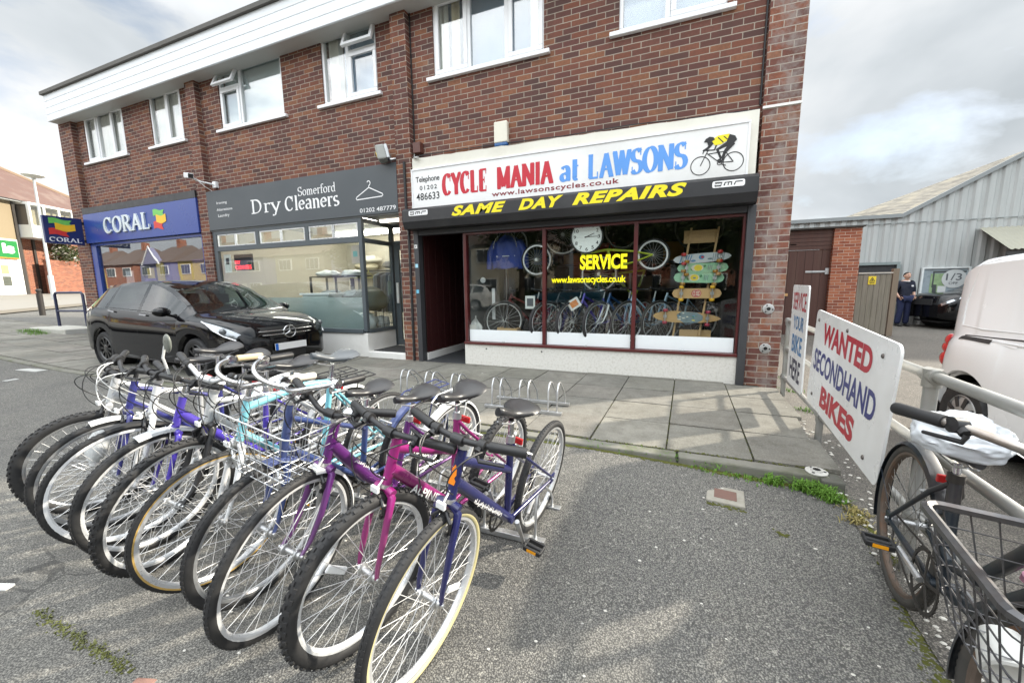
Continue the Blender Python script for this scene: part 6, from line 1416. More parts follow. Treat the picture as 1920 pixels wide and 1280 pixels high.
def hatchback(label, paint, pos, ang, detail=True, cat='car', group=None, rimm=None):
    c = Car(4.36, [(-4.36,.98),(-4.30,1.10),(-4.12,1.34),(-3.92,1.465),(-3.5,1.525),(-2.6,1.565),(-2.15,1.545),(-1.75,1.42),(-1.35,1.21),(-.98,1.02),(-.55,.955),(-.22,.87),(-.07,.78),(0,.66)],
        [(-4.36,.92),(-4.1,1.06),(-3.5,1.075),(-2.5,1.03),(-1.5,.985),(-1.0,.945),(-.5,.87),(-.15,.76),(0,.62)],
        [(-4.36,.72),(-4.28,.80),(-4.05,.855),(-3.4,.89),(-2.2,.893),(-1.0,.89),(-.5,.86),(-.22,.79),(-.08,.69),(0,.58)],
        [(-4.36,.50),(-4.1,.56),(-3.4,.60),(-2.2,.62),(-1.6,.64),(-1.0,.72),(-.5,.70),(0,.45)],
        [(-4.36,.34),(-4.1,.24),(-3.0,.20),(-1.2,.20),(-.3,.19),(-.1,.22),(0,.27)], (-.86,-3.56), .318)
    root = empty('parked_car', label, cat, (0,0,0), 0, group)
    def gl(x, i):
        if i == 5 and -3.98 < x < -1.22:
            if any(a < x < b_ for a, b_ in ((-2.36,-2.26),(-3.40,-3.30))): return None
            return 1
        if i >= 7 and -1.90 < x < -1.02: return 2
        if i >= 7 and -4.28 < x < -4.02: return 3
        return None
    c.shell(root, paint, GF(gl, {1:CARDARK if False else CARGLASS, 2:CARGLASS, 3:CARDARK}), (-2.36,-2.26,-3.40,-3.30,-1.22,-3.98,-1.02,-1.90,-4.28,-4.02,-.02,-.05,-.1,-.15,-4.34))
    c.wheels(root, rimm or pm('gloss black alloy', (.012,.012,.013), .3, coat=.5), 10, wide=.022)
    if not detail: return place(root, pos, ang), c
    # door seams, handles, mirrors
    for path in ([(-1.28,1.2),(-1.28,3),(-1.24,5)],[(-2.30,1.2),(-2.31,3),(-2.31,5)],[(-3.28,1.9),(-3.36,3),(-3.40,5)]): c.strip(root, 'door_seam', path, .003, TRIM, push=-.001)
    c.strip(root, 'body_crease', [(-.9,4.05),(-1.8,3.75),(-2.8,3.6),(-3.7,3.55)], .004, paint, push=.002); c.strip(root, 'window_trim', [(-1.25,5.05),(-2.2,5.05),(-3.2,5.05),(-3.95,5.05)], .006, TRIM, push=.003)
    c.strip(root, 'sill_trim', [(-1.3,.5),(-2.2,.5),(-3.1,.5)], .018, TRIM, push=.0)
    for x in (-2.12,-3.10):
        c.patch(root, 'door_handle', [[(x-.10,4.35),(x+.10,4.3)],[(x-.10,4.62),(x+.10,4.57)]], pm('handle chrome line', (.25,.25,.26), .25, metal=.8), push=.022)
    for sd in (1,-1):
        g = MB(); p_ = c.pt(-1.42, 5.0, sd); g.ball((p_.x+.03, p_.y+sd*.11, p_.z+.06), .075,.115,.075,16,10); mr_ = g.build('wing_mirror', paint, root, smooth=70)
        g = MB(); g.tube([p_, (p_.x+.02,p_.y+sd*.06,p_.z+.02)], .022, 8); g.build('mirror_arm', TRIM, mr_)
    # nose: grille, star badge, plate, lamps, lower intake
    g = MB(); rows_ = []
    for z in (.60,.66,.72,.78):
        hw = lerp(.40,.50,(z-.60)/.18); rows_.append([(-.004-.10*(abs(t)/1)**2.2*hw+.024-.06*max(0,(z-.66)/.12)**2, hw*t, z) for t in [k/8-1 for k in range(17)]])
    g.grid(rows_); gr = g.build('grille', pm('grille black', (.008,.008,.008), .5), root, smooth=60)
    for z in (.655,.715):
        g = MB(); hw = lerp(.40,.50,(z-.60)/.18)-.02; g.tube([(-.004-.10*(abs(t))**2.2*hw+.032-.06*max(0,(z-.66)/.12)**2, hw*t, z) for t in [k/8-1 for k in range(17)]], .011, 6); g.build('grille_bar', CHROME, gr, smooth=60)
    g = MB(); M = T(.035, 0, .687) @ RY(PI/2); g.tube([M @ Vector((.098*math.cos(R(a)), .098*math.sin(R(a)), 0)) for a in range(0,360,10)], .009, 8, True)
    for a in (180, 60, 300): g.tube([M @ Vector((0,0,.004)), M @ Vector((.095*math.cos(R(a)),.095*math.sin(R(a)),0))], [.014,.004], 8)
    g.build('star_badge', CHROME, gr, smooth=60)
    g = MB(); M = T(.045, 0, .455); g.box(-.006,.006,-.26,.26,-.055,.055,0,M); np_ = g.build('number_plate', pm('blank white plate', (.78,.78,.78), .4, var=.01), root)
    g = MB(); g.box(.0065,.0078,-.26,-.215,-.054,.054,0,M); g.build('plate_band', pm('plate blue band', (.01,.12,.50), .4), np_)
    g = MB(); rows_ = []
    for z in (.27,.33,.39,.40): rows_.append([(-.13*abs(t)**2.4+.02, .62*t, z) for t in [k/8-1 for k in range(17)]])
    g.grid(rows_); g.build('lower_intake', TRIM, root, smooth=60)
    g = MB(); rows_ = []
    for z, b_ in ((.40,.010),(.52,.03),(.60,.022)): rows_.append([(-.15*abs(t)**2.6+b_, .60*t, z) for t in [k/10-1 for k in range(21)]])
    g.grid(rows_); g.build('bumper', paint, root, smooth=60)
    HLM = pm('headlamp chrome bowl', (.36,.38,.40), .1, metal=.7)
    pts = [[(-.12,3.3),(-.24,3.5),(-.40,3.85),(-.54,4.3),(-.64,4.7)],[(-.10,4.0),(-.21,4.2),(-.36,4.45),(-.52,4.68),(-.65,4.78)],[(-.085,4.7),(-.18,4.85),(-.32,4.93),(-.49,4.95),(-.66,4.86)]]
    for o_ in c.patch(root, 'headlight', pts, HLM, push=.010):
        sd = 1 if o_.data.vertices[0].co.y > 0 else -1
        g = MB(); p_ = c.pt(-.26, 4.05, sd, .016); g.ball(p_, .045,.045,.045,14,10); g.build('projector', pm('lamp lens dark', (.10,.11,.12), .08, coat=1), o_, smooth=60)
        g = MB(); g.tube([c.pt(x, r_, sd, .016) for x, r_ in ((-.11,3.4),(-.24,3.55),(-.40,3.9),(-.54,4.35),(-.64,4.72))], .008, 6); g.build('running_light', pm('white light guide', (.8,.82,.85), .2, emit=.3), o_)
    c.patch(root, 'tail_light', [[(-4.30,4.1),(-4.22,4.15),(-4.10,4.3),(-3.98,4.55)],[(-4.33,5.0),(-4.26,5.0),(-4.14,4.98),(-4.0,4.9)]], pm('red lamp lens', (.45,.015,.02), .15, coat=1), push=.008)
    # seats and wheel seen through the glass
    SEATM = pm('dark seat cloth', (.03,.03,.032), .9, var=.2)
    for x, y in ((-2.15,.36),(-2.15,-.36),(-3.1,.36),(-3.1,-.36)):
        g = MB(); g.box(x-.05,x+.45,y-.24,y+.24,.42,.58); g.box(x-.16,x-.02,y-.23,y+.23,.55,1.10,0); g.box(x-.14,x-.04,y-.12,y+.12,1.12,1.32); g.build('seat', SEATM, root, bevel=.04)
    g = MB(); g.box(-1.55,-1.05,-.68,.68,.70,.93); g.build('dashboard', SEATM, root, bevel=.05)
    g = MB(); g.tube([(-1.68+.06*math.sin(R(a)), -.36+.18*math.cos(R(a)), .95+.17*math.sin(R(a))) for a in range(0,360,20)], .014, 6, True); g.build('steering_wheel', SEATM, root)
    g = MB(); g.box(-1.86,-1.80,-.10,.10,1.30,1.36); g.build('rear_mirror', TRIM, root, bevel=.01)
    place(root, pos, ang, (.97,.97,.905)); return root, c
hatchback('shiny black hatchback parked in front of the dry cleaners', CARBLACK, (-5.3, 4.12, -.01), R(-2))
# black off-roader at the back of the yard
def suv(label, pos, ang):
    c = Car(4.7, [(-4.7,1.0),(-4.62,1.45),(-4.4,1.70),(-3.6,1.76),(-2.4,1.77),(-2.0,1.72),(-1.6,1.45),(-1.25,1.20),(-.9,1.12),(-.3,1.07),(-.08,.98),(0,.80)],
        [(-4.7,.95),(-4.3,1.16),(-2.0,1.10),(-1.2,1.06),(-.4,1.0),(0,.76)], [(-4.7,.80),(-4.5,.88),(-3.0,.94),(-1.0,.94),(-.4,.91),(-.15,.84),(0,.70)],
        [(-4.7,.6),(-4.2,.66),(-2.2,.68),(-1.2,.76),(0,.55)], [(-4.7,.42),(-4.2,.34),(-1.0,.30),(-.2,.30),(0,.36)], (-.92,-3.72), .37)
    root = empty('parked_car', label, 'car', (0,0,0))
    def gl(x, i):
        if i == 5 and -4.4 < x < -1.45: return None if any(a < x < b_ for a, b_ in ((-2.55,-2.45),(-3.55,-3.45))) else 1
        if i >= 7 and -1.98 < x < -1.3: return 2
        return None
    c.shell(root, CARBLACK, GF(gl, {1:CARDARK, 2:CARGLASS, 3:CARDARK}), (-2.55,-2.45,-3.55,-3.45,-1.45,-4.4,-1.3,-1.98,-.03,-.08))
    c.wheels(root, pm('bright alloy', (.62,.63,.64), .25, metal=.6), 7, wide=.045)
    for sd in (1,-1):
        g = MB(); p_ = c.pt(-1.55, 5.0, sd); g.ball((p_.x+.03,p_.y+sd*.12,p_.z+.08), .08,.12,.09,14,10); g.build('wing_mirror', CARBLACK, root, smooth=70)
    c.patch(root, 'headlight', [[(-.05,3.6),(-.2,3.9),(-.42,4.3)],[(-.04,4.6),(-.18,4.8),(-.44,4.8)]], pm('headlamp chrome bowl', (.55,.57,.60), .12, metal=.8), push=.01)
    g = MB(); g.box(.0,.03,-.45,.45,.72,.90); g.build('grille', TRIM, root)
    for path in ([(-1.5,1.2),(-1.5,5)],[(-2.5,1.2),(-2.5,5)]): c.strip(root, 'door_seam', path, .003, TRIM, push=-.001)
    c.strip(root, 'sill_trim', [(-1.5,.4),(-3.1,.4)], .03, TRIM, push=0)
    place(root, pos, ang)
# ------------------------------------------------------------------ railing, board signs
RAILX = lambda y: 1.32+.0703*(y-5.24)
t_ = empty('railing', 'galvanised tube railing with three rails running from the corner pier towards the road', 'railing', (RAILX(3.7), 3.7, -.02))
RP = [(5.22, -.06), (3.73, -.06), (2.22, -.16), (.72, -.17), (-.78, -.16)]
PIPE = pm('weathered galvanised pipe', (.34,.34,.325), .42, metal=.55, var=.14, scale=14, dirt=(.30,.28,.23), dirt_amt=.6)
for y, zb in RP:
    g = MB(); g.tube([(RAILX(y),y,zb),(RAILX(y),y,.82 if y < 5.2 else .80)], .0255, 14); po = wb(g, 'post', PIPE, t_, smooth=50)
    for z in (.82,.50,.165): g = MB(); g.tube([(RAILX(y),y,z-.05),(RAILX(y),y,z+.04 if z < .8 else z+.03)], .033, 14); g.tube([(RAILX(y+.05),y+.05,z),(RAILX(y-.05),y-.05,z)], .032, 14); wb(g, 'fitting', PIPE, po, smooth=50)
for z, dz in ((.82,-.0),(.50,-.004),(.165,.0)):
    g = MB(); n = 30; g.tube([(RAILX(lerp(5.22,-.8,i/n)), lerp(5.22,-.8,i/n), z) for i in range(n+1)], .0225, 14); wb(g, 'rail', PIPE, t_, smooth=50)
WSIGN = pm('enamelled white board', (.80,.80,.79), .3, var=.03, scale=3, dirt=(.46,.44,.40), dirt_amt=.4)
SRED = pm('crimson board lettering', (.42,.006,.025), .4, var=.12, scale=10); SNAVY = pm('navy board lettering', (.022,.028,.17), .4, var=.12, scale=10); SBLUE = pm('mid blue board lettering', (.03,.16,.36), .4, var=.12, scale=10); SBLACK = pm('near black board lettering', (.02,.02,.05), .45)
def board_sign(label, A, B, Cc, mats_lines, nm='board_sign', th=.012, rad=.05, holes=(), wear=0):
    """A top-left, B top-right, Cc bottom-left as seen from the forecourt"""
    A, B, Cc = Vector(A), Vector(B), Vector(Cc); U = (B-A); Wd = U.length; U.normalize(); Dn = (Cc-A); Ht_ = Dn.length; Dn.normalize(); Nn = U.cross(-Dn).normalized()
    P = lambda u, v, n: A+U*u+Dn*(Ht_-v)+Nn*n if True else None
    t_ = empty(nm, label, 'sign', tuple((B+Cc)/2))
    poly = []
    for cx, cy, a0 in ((Wd-rad,Ht_-rad,0),(rad,Ht_-rad,90),(rad,rad,180),(Wd-rad,rad,270)): poly += arc(cx, cy, rad, rad, a0, a0+90, 5)
    k = len(poly); g = MB(); g.add([P(u,v,0) for u, v in poly]+[P(u,v,-th) for u, v in poly], [tuple(range(k)), tuple(range(2*k-1,k-1,-1))]+[(i,k+i,k+(i+1)%k,(i+1)%k) for i in range(k)])
    wb(g, 'board', WSIGN, t_)
    for txt, u0, u1, v0, v1, m_, bold in mats_lines:
        g = MB(); sans_text(g, txt, lambda u, v, n: P(u*Wd, v*Ht_, n), u0, u1, v0, v1, bold=bold, spacing=1.0, n=.0012); wb(g, 'lettering', m_, t_)
    for u, v in holes:
        g = MB(); c_ = P(u*Wd, v*Ht_, .001); g.tube([c_, c_+Nn*.006], [.014,.010], 10); wb(g, 'bolt', pm('rusty bolt', (.14,.12,.11), .5, metal=.6, var=.3, scale=60), t_)
    return t_
board_sign('tall narrow white board on the railing reading SERVICE YOUR BIKE HERE', (1.20,4.70,1.225), (1.155,4.075,1.215), (1.20,4.66,.255),
    [('SERVICE',.10,.92,.755,.93,SRED,.012),('YOUR',.20,.86,.565,.70,SBLUE,.02),('BIKE',.20,.84,.335,.51,SBLUE,.025),('HERE',.16,.84,.07,.275,SBLACK,.025)], rad=.035)
board_sign('wide white board on the railing reading WANTED SECONDHAND BIKES', (1.135,3.755,1.03), (1.04,2.325,.935), (1.14,3.84,.275),
    [('WANTED',.16,.80,.69,.90,SRED,.042),('SECONDHAND',.055,.89,.385,.61,SNAVY,.026),('BIKES',.25,.73,.085,.30,SRED,.046)], rad=.05, holes=((.06,.90),(.88,.88),(.10,.12),(.86,.10),(.50,.93)))
# ------------------------------------------------------------------ old black roadster against the railing
OLDBL = pm('old blue black enamel', (.007,.013,.020), .4, var=.3, scale=12, coat=.25, dirt=(.085,.06,.045), dirt_amt=.55)
RUSTY = pm('rusty steel', (.13,.10,.08), .6, metal=.4, var=.35, scale=40, dirt=(.20,.09,.04), dirt_amt=.6)
OLDCHR = pm('tarnished chrome', (.36,.33,.30), .34, metal=.8, var=.25, scale=26, dirt=(.16,.09,.05), dirt_amt=.5)
road = bike('roadster_bicycle', 'old dark roadster bicycle with big wire front basket leaning by the railing', (1.0,2.06), (.83,1.03), 2, 18, Rw=.335, tw=.021, tyrem=RUBBERD, rim=RUSTY, frame=OLDBL, style='loop', Ht=(.835,.86), Hb=(.875,.66), BB=(.36,.30), St=(.30,.69), sad=.77, bar='swept', barw=.27, barh=.02, barm=OLDCHR, stemm=OLDCHR, grip=BLACKP, crank=-6, mudf=OLDBL, mudr=OLDBL, roadster=True, spokem=pm('dull spokes', (.22,.21,.19), .5, metal=.5, var=.2),
     basket=dict(at=(1.03,.79), w=(.245,.19), d=(.215,.17), h=.24, r=(.0115,.0019), n=9, m=pm('dark coated wire', (.11,.11,.115), .35, metal=.7, var=.35, scale=30, dirt=(.08,.05,.035), dirt_amt=.5), steer=False, tr=.010, tubes=([(.84,.16,.79),(.86,.10,.68),(.88,.03,.64)],[(.84,-.16,.79),(.86,-.10,.68),(.88,-.03,.64)],[(1.0,.12,.55),(1.06,.09,.34)],[(1.0,-.12,.55),(1.06,-.09,.34)])), tube=.019, cat='bicycle', ns=36)
MWR = road.matrix_world.copy()
g = MB(); M = MWR @ T(1.17, -.03, .615) @ RX(R(0)) @ RY(R(70)); g.lathe([(0,-.10),(.035,-.09),(.05,-.04),(.056,.0),(.05,.004),(.03,-.02),(0,-.03)], 20); o = g.build('headlamp', pm('old white lamp', (.60,.60,.57), .4, var=.1), road, smooth=50); o.matrix_local = T(.98,-.10,.50) @ RY(R(115))
# carrier bag over the saddle
g = MB(); g.ball((0,0,0), .108, .10, .078, 76, 50)
for i, p_ in enumerate(g.v):
    q_ = Vector((p_.x*13+3, p_.y*19, p_.z*26)); n_ = (.5-abs(mnoise.noise(q_)))*.30+(.5-abs(mnoise.noise(q_*2.3)))*.13+mnoise.noise(q_*.35)*.30
    g.v[i] = p_*(1+n_); 
    if g.v[i].z < -.05: g.v[i].z = -.05+(g.v[i].z+.05)*.35
g.add([(.08,-.02,.0),(.145,-.05,-.03),(.135,.025,-.035),(.09,.04,-.01)], [(0,1,2,3)])
o = g.build('carrier_bag', pm('white carrier bag film', (.60,.63,.66), .35, var=.05, scale=9, coat=.2), loc=(.955,1.70,.715), smooth=60, rot=(R(4),R(6),R(-20))); tag(o, 'crumpled white plastic carrier bag wrapped over the roadster saddle', 'carrier bag')
g = MB(); g.tube([(.88,1.32,.62),(.95,1.30,.66),(1.0,1.35,.58),(.98,1.42,.47),(.95,1.38,.40),(.99,1.30,.36),(1.06,1.18,.36),(1.09,1.15,.5)], .009, 8); o = g.build('cable_lock', pm('lilac cable lock', (.30,.18,.42), .35, var=.1), smooth=60)
tag(o, 'lilac and pink cable lock tying the roadster to the railing', 'cable lock')
g = MB(); M = T(.965,1.40,.44) @ RX(R(25)); g.lathe([(0,-.04),(.016,-.04),(.018,-.02),(.015,-.018),(.018,0),(.015,.002),(.018,.02),(.016,.04),(0,.04)], 14, 0, M); g.build('lock_body', pm('pink lock body', (.62,.30,.42), .4), o, smooth=30)
# ------------------------------------------------------------------ white van
van = empty('parked_van', 'white panel van parked alongside the railing, rear end nearest the yard', 'van', (0,0,0))
c = Car(4.3, [(-4.3,1.06),(-4.28,1.30),(-4.19,1.51),(-4.05,1.64),(-3.85,1.69),(-3.0,1.72),(-2.0,1.72),(-1.7,1.74),(-1.3,1.45),(-1.0,1.22),(-.6,1.08),(-.15,.88),(0,.70)],
    [(-4.3,.90),(-4.0,1.0),(-2.0,1.02),(-1.2,1.0),(-.5,.92),(0,.64)], [(-4.3,.66),(-4.22,.755),(-4.08,.815),(-3.8,.845),(-2.5,.855),(-1.0,.85),(-.4,.80),(0,.55)],
    [(-4.3,.64),(-4.1,.74),(-3.7,.79),(-2.2,.80),(-1.3,.72),(0,.5)], [(-4.3,.34),(-4.1,.24),(-3.0,.20),(-1.0,.20),(-.2,.22),(0,.28)], (-.85,-3.78), .30, arch=.065)
def gl(x, i):
    if i == 5 and -2.0 < x < -1.15: return 1
    if i >= 7 and -1.65 < x < -1.05: return 2
    return None
c.shell(van, CARWHITE, GF(gl, {1:CARDARK, 2:CARGLASS, 3:CARDARK}), (-2.0,-1.15,-1.65,-1.05,-4.28,-4.24,-4.18,-.03,-.08))
c.wheels(van, pm('silver wheel trim', (.36,.36,.355), .4, metal=.4, var=.15, dirt=(.15,.13,.11), dirt_amt=.5), 8, cap=True)
pnl = [(-2.2,5.15),(-2.2,6.45),(-3.7,6.5),(-3.86,6.1),(-3.98,5.5),(-3.98,5.15),(-3.7,5.1),(-2.2,5.15)]
c.strip(van, 'panel_pressing', pnl, .007, CARWHITE, push=.0)
c.patch(van, 'rubbing_strip', [[(-3.55,3.95),(-3.9,4.0),(-4.15,4.1),(-4.24,4.3)],[(-3.55,4.62),(-3.9,4.76),(-4.15,4.90),(-4.25,4.85)]], TRIM, push=.007)
c.strip(van, 'body_crease', [(-1.2,4.6),(-2.4,4.55),(-3.55,4.45)], .010, CARWHITE, push=-.002)
c.strip(van, 'door_seam', [(-4.18,1.3),(-4.19,3),(-4.16,5),(-4.08,6.3)], .003, TRIM, push=-.001); c.strip(van, 'door_rail', [(-2.1,5.02),(-3.2,5.02),(-3.9,5.0)], .006, TRIM, push=.002); c.patch(van, 'fuel_flap', [[(-3.30,4.3),(-3.48,4.3)],[(-3.30,4.8),(-3.48,4.8)]], CARWHITE, push=.004)
c.strip(van, 'sill_line', [(-1.4,.9),(-2.4,.9),(-3.2,.9)], .008, CARWHITE, push=.0); c.strip(van, 'door_seam', [(-2.05,1.2),(-2.05,5),(-2.05,6.6)], .003, TRIM, push=-.001)
RL = pm('red lamp lens', (.45,.015,.02), .15, coat=1)
for sd in (1,-1):
    tl = None
    for x, r_, s_ in ((-4.215,4.7,.062),(-4.235,3.9,.05),(-4.245,3.1,.062)):
        g = MB(); p_ = c.pt(x, r_, sd); g.ball((p_.x-.01,p_.y-sd*.005,p_.z), .060,.042,s_*1.15,14,10); o_ = g.build('tail_light', RL, van, smooth=60)
g = MB(); g.box(-4.42,-4.2,-.72,.72,.24,.48); g.build('rear_bumper', CARWHITE, van, bevel=.05, seg=3)
g = MB(); g.box(-4.36,-4.15,-.76,-.70,.10,.26); g.box(-4.36,-4.15,.70,.76,.10,.26); g.build('mudflap', TRIM, van)
place(van, (3.30, .76, -.24), R(-90))
suv('black off-roader parked nose-left beside the standing man', (7.42, 15.85, -.13), R(184))
# ------------------------------------------------------------------ yard buildings
sh = empty('brick_outbuilding', 'low flat roofed brick outbuilding with brown timber doors beyond the corner', 'outbuilding', (3.0, 12.5, -.13))
g = MB(); g.box(3.97,4.54,12.5,12.9,-.2,2.655); g.box(4.3,4.54,12.9,14.6,-.2,2.655); wb(g, 'wall', BRICKR, sh)
g = MB(); g.box(1.4,1.6,11.9,14,-.2,2.66); wb(g, 'wall', BRICKR, sh)
BRDOOR = pm('brown stained timber', (.070,.028,.020), .6, var=.25, scale=3, stretch=(14,14,.6), dirt=(.12,.07,.05), dirt_amt=.4)
g = MB()
n = 13
for i in range(n): a, b_ = lerp(1.6,3.97,i/n), lerp(1.6,3.97,(i+1)/n); g.box(a+.003,b_-.003,12.62,12.66+.004*(i%2),-.15,2.14)
dr = wb(g, 'door', BRDOOR, sh)
g = MB()
for k in range(5): g.box(1.6,3.97,12.60-.01*k,12.66,2.15+.10*k,2.245+.10*k)
wb(g, 'header_boards', BRDOOR, sh)
g = MB(); g.box(3.45,3.95,12.60,12.615,1.55,1.60); g.box(3.88,3.96,12.59,12.61,1.50,1.66); wb(g, 'hinge', STEEL, dr)
g = MB(); g.box(2.4,3.1,12.60,12.618,.93,1.0); wb(g, 'rail_board', pm('pale raw batten', (.55,.33,.14), .7), dr)
g = MB(); g.box(3.05,3.2,12.59,12.61,2.28,2.31); wb(g, 'latch', STEEL, dr)
g = MB(); g.box(1.35,4.58,12.45,14.7,2.66,2.70); wb(g, 'roof', pm('dark felt', (.05,.045,.04), .9), sh)
gt = empty('timber_gate', 'weathered grey timber gate with yellow warning sign beside the brick pier', 'gate', (5.05, 13.0, -.13))
GREYW = pm('weathered grey timber', (.20,.18,.145), .85, var=.5, scale=2.5, stretch=(16,16,.8), dirt=(.09,.09,.05), dirt_amt=.6)
g = MB(); n = 6
for i in range(n): a, b_ = lerp(4.72,5.42,i/n), lerp(4.72,5.42,(i+1)/n); g.box(a+.003,b_-.003,12.98,13.0+.004*(i%2),-.10,1.47+.006*(i%3))
wb(g, 'boards', GREYW, gt)
g = MB(); g.box(5.43,5.55,12.95,13.07,-.2,1.62); wb(g, 'post', pm('old fence post', (.19,.15,.11), .85, var=.3, scale=4, stretch=(12,12,1)), gt)
g = MB(); g.box(4.72,5.45,12.955,12.978,1.50,1.535); wb(g, 'top_rail', pm('pale rail', (.45,.43,.38), .7), gt)
g = MB(); g.box(4.94,5.10,12.966,12.972,1.22,1.435)
ws = wb(g, 'warning_sign', pm('yellow sign', (.72,.55,.03), .5), gt)
g = MB(); Yw = 12.9655
for a, b_ in (((4.965,1.30),(5.075,1.30)),((5.075,1.30),(5.02,1.405)),((5.02,1.405),(4.965,1.30))): stroke(g, [a,b_], .012, Y=Yw)
blob(g, [(5.0,1.32),(5.035,1.32),(5.03,1.355),(5.015,1.37)], 0, Yw); stroke(g, [(4.965,1.265),(5.075,1.265)], .012, Y=Yw); stroke(g, [(4.975,1.245),(5.065,1.245)], .008, Y=Yw)
wb(g, 'pictogram', BLK, ws)
# warehouse
m, t, b = nodes('grey profiled cladding'); q = NT(t); co = q.n('ShaderNodeTexCoord').outputs['Object']
mpp = q.n('ShaderNodeMapping'); mpp.inputs['Scale'].default_value = (3,3,.25); q.l(co, mpp.inputs[0])
cc = q.mix(q.maprange(q.noise(mpp.outputs[0], 1.2, 6, .6), .35, .7, 0, 1), (.43,.45,.445), (.33,.35,.345)); q.l(cc, b.inputs['Base Color']); sset(b, Roughness=.5)
CLAD = m
wh = empty('warehouse', 'pale grey corrugated warehouse with a shallow pitched roof at the back of the yard', 'warehouse', (10, 17, -.13))
def wtop(x): return 3.42 if x < 7.15 else 3.42+(x-7.15)*.60
g = MB(); per = .30; xs_ = []; x = 4.0
while x < 22: xs_ += [(x,17.0),(x+.05,16.955),(x+.17,16.955),(x+.22,17.0)]; x += per
rows_ = [[(a, y_, -.2) for a, y_ in xs_], [(a, y_, min(wtop(a), 7.0)) for a, y_ in xs_]]
g.grid(rows_); wb(g, 'wall', CLAD, wh)
g = MB(); g.box(4.0,22,16.93,16.952,3.22,3.235); wb(g, 'cladding_lap', pm('lap shadow metal', (.24,.27,.27), .5), wh)
g = MB(); nR = 14
def rl(x, off=0): return (x, 16.9, wtop(x)+off)
g.add([(4.0,16.88,3.40),(7.15,16.88,3.40),(7.15,16.88,3.52),(4.0,16.88,3.52),(4.0,17.1,3.40),(7.15,17.1,3.40),(7.15,17.1,3.52),(4.0,17.1,3.52)], [(0,1,2,3),(3,2,6,7),(4,0,3,7),(1,5,6,2)])
g.add([(7.15,16.88,3.40),(13.1,16.88,6.97),(13.1,16.88,7.11),(7.15,16.88,3.53),(7.15,17.0,3.40),(13.1,17.0,6.97),(13.1,17.0,7.11),(7.15,17.0,3.53)], [(0,1,2,3),(3,2,6,7)])
wb(g, 'verge_trim', pm('grey flashing', (.22,.24,.245), .5), wh)
# old sheet roof rising behind the verge
m, t, b = nodes('weathered sheet roofing'); q = NT(t); co = q.n('ShaderNodeTexCoord').outputs['Object']
cc = q.ramp(q.noise(co, 1.6, 7, .7), [(.3,(.09,.08,.065)),(.5,(.20,.185,.155)),(.62,(.28,.25,.19)),(.75,(.13,.12,.10))]); q.l(cc, b.inputs['Base Color']); sset(b, Roughness=.9)
wv = q.n('ShaderNodeTexWave'); wv.inputs['Scale'].default_value = 3.2; q.l(co, wv.inputs[0]); q.bump(wv.outputs[1], .5, .03, b)
OLDROOF = m
g = MB(); g.add([(5.4,17.0,3.44),(7.15,16.99,3.50),(13.1,16.99,7.06),(15,20,7.2),(11.5,20,5.83),(6.73,20,3.97)], [(0,1,5),(1,2,4,5),(2,3,4)])
for i in range(24):
    pass
wb(g, 'roof', OLDROOF, wh)
g = MB(); g.box(4.0,13,17.05,23,-.2,3.3); wb(g, 'inner_block', pm('dark inside', (.03,.03,.03), .9), wh)
g = MB(); g.box(5.95,7.22,16.86,16.94,1.87,1.96); g.box(7.14,7.24,16.86,16.94,-.15,1.87); op = wb(g, 'doorway_frame', pm('grey door frame', (.20,.24,.24), .5), wh)
g = MB(); g.box(5.98,7.13,16.925,16.935,-.15,1.87); wb(g, 'shutter_door', pm('dark shutter', (.028,.028,.030), .7), wh)
pw = empty('poster_frame', 'white framed window poster with 1/3 OFF roundel behind the black car', 'poster', (8.3, 16.9, .8))
g = MB(); bar_frame(g, 7.80,8.98,.72,1.76,16.88,16.95,.05); wb(g, 'frame', pm('off white frame', (.62,.66,.66), .5), pw)
g = MB(); g.box(7.85,8.93,16.93,16.94,.77,1.71); wb(g, 'picture', pm('blue grey picture', (.26,.31,.34), .3, var=.35, scale=3), pw)
g = MB(); g.box(8.05,8.42,16.922,16.928,.95,1.55,0); g.box(8.1,8.9,16.921,16.9275,1.58,1.63,1); g.box(8.1,8.14,16.921,16.9275,1.1,1.58,1); g.box(8.25,8.45,16.916,16.921,.8,1.15,2); g.box(8.12,8.22,16.915,16.92,.8,1.2,1); wb(g, 'picture_detail', [pm('leaf green print', (.22,.32,.17), .5, var=.5, scale=9), pm('dark print', (.05,.06,.06), .5), pm('pale print', (.55,.58,.58), .5)], pw)
g = MB(); g.lathe([(0,0),(.30,0)], 30, 0, T(8.62,16.912,1.38) @ RX(PI/2)); rd = wb(g, 'roundel', pm('pale roundel', (.50,.53,.53), .4), pw)
g = MB(); P_ = front(0,0,16.909); sans_text(g, '1/3', P_, 8.42,8.80,1.33,1.55,.01); sans_text(g, 'OFF', P_, 8.50,8.72,1.20,1.28,.01); wb(g, 'lettering', pm('dark grey print', (.10,.11,.12), .5), rd)
aw = empty('lean_to_canopy', 'corrugated lean-to canopy on the warehouse side above the van', 'canopy', (9.5, 16, 2.2))
g = MB(); rows_ = []
for j in range(2): rows_.append([(9.02+i*.04, lerp(15.6,16.95,j), lerp(2.18,2.95,j)+.018*math.cos(i*PI/1.6)) for i in range(110)])
g.grid(rows_); wb(g, 'sheet', pm('mossy pale sheet', (.27,.265,.215), .85, var=.15, scale=3), aw, smooth=60)
g = MB(); g.box(9.05,13,15.68,15.76,2.02,2.13); wb(g, 'beam', pm('dark beam', (.05,.05,.05), .7), aw)
g = MB(); g.box(9.08,9.16,15.7,15.78,-.2,2.02); wb(g, 'post', MATS['grey door frame'], aw)
g = MB(); g.box(12.5,12.58,15.7,15.78,-.2,2.02); wb(g, 'post', pm('grey door frame', (.2,.24,.24), .5), aw)
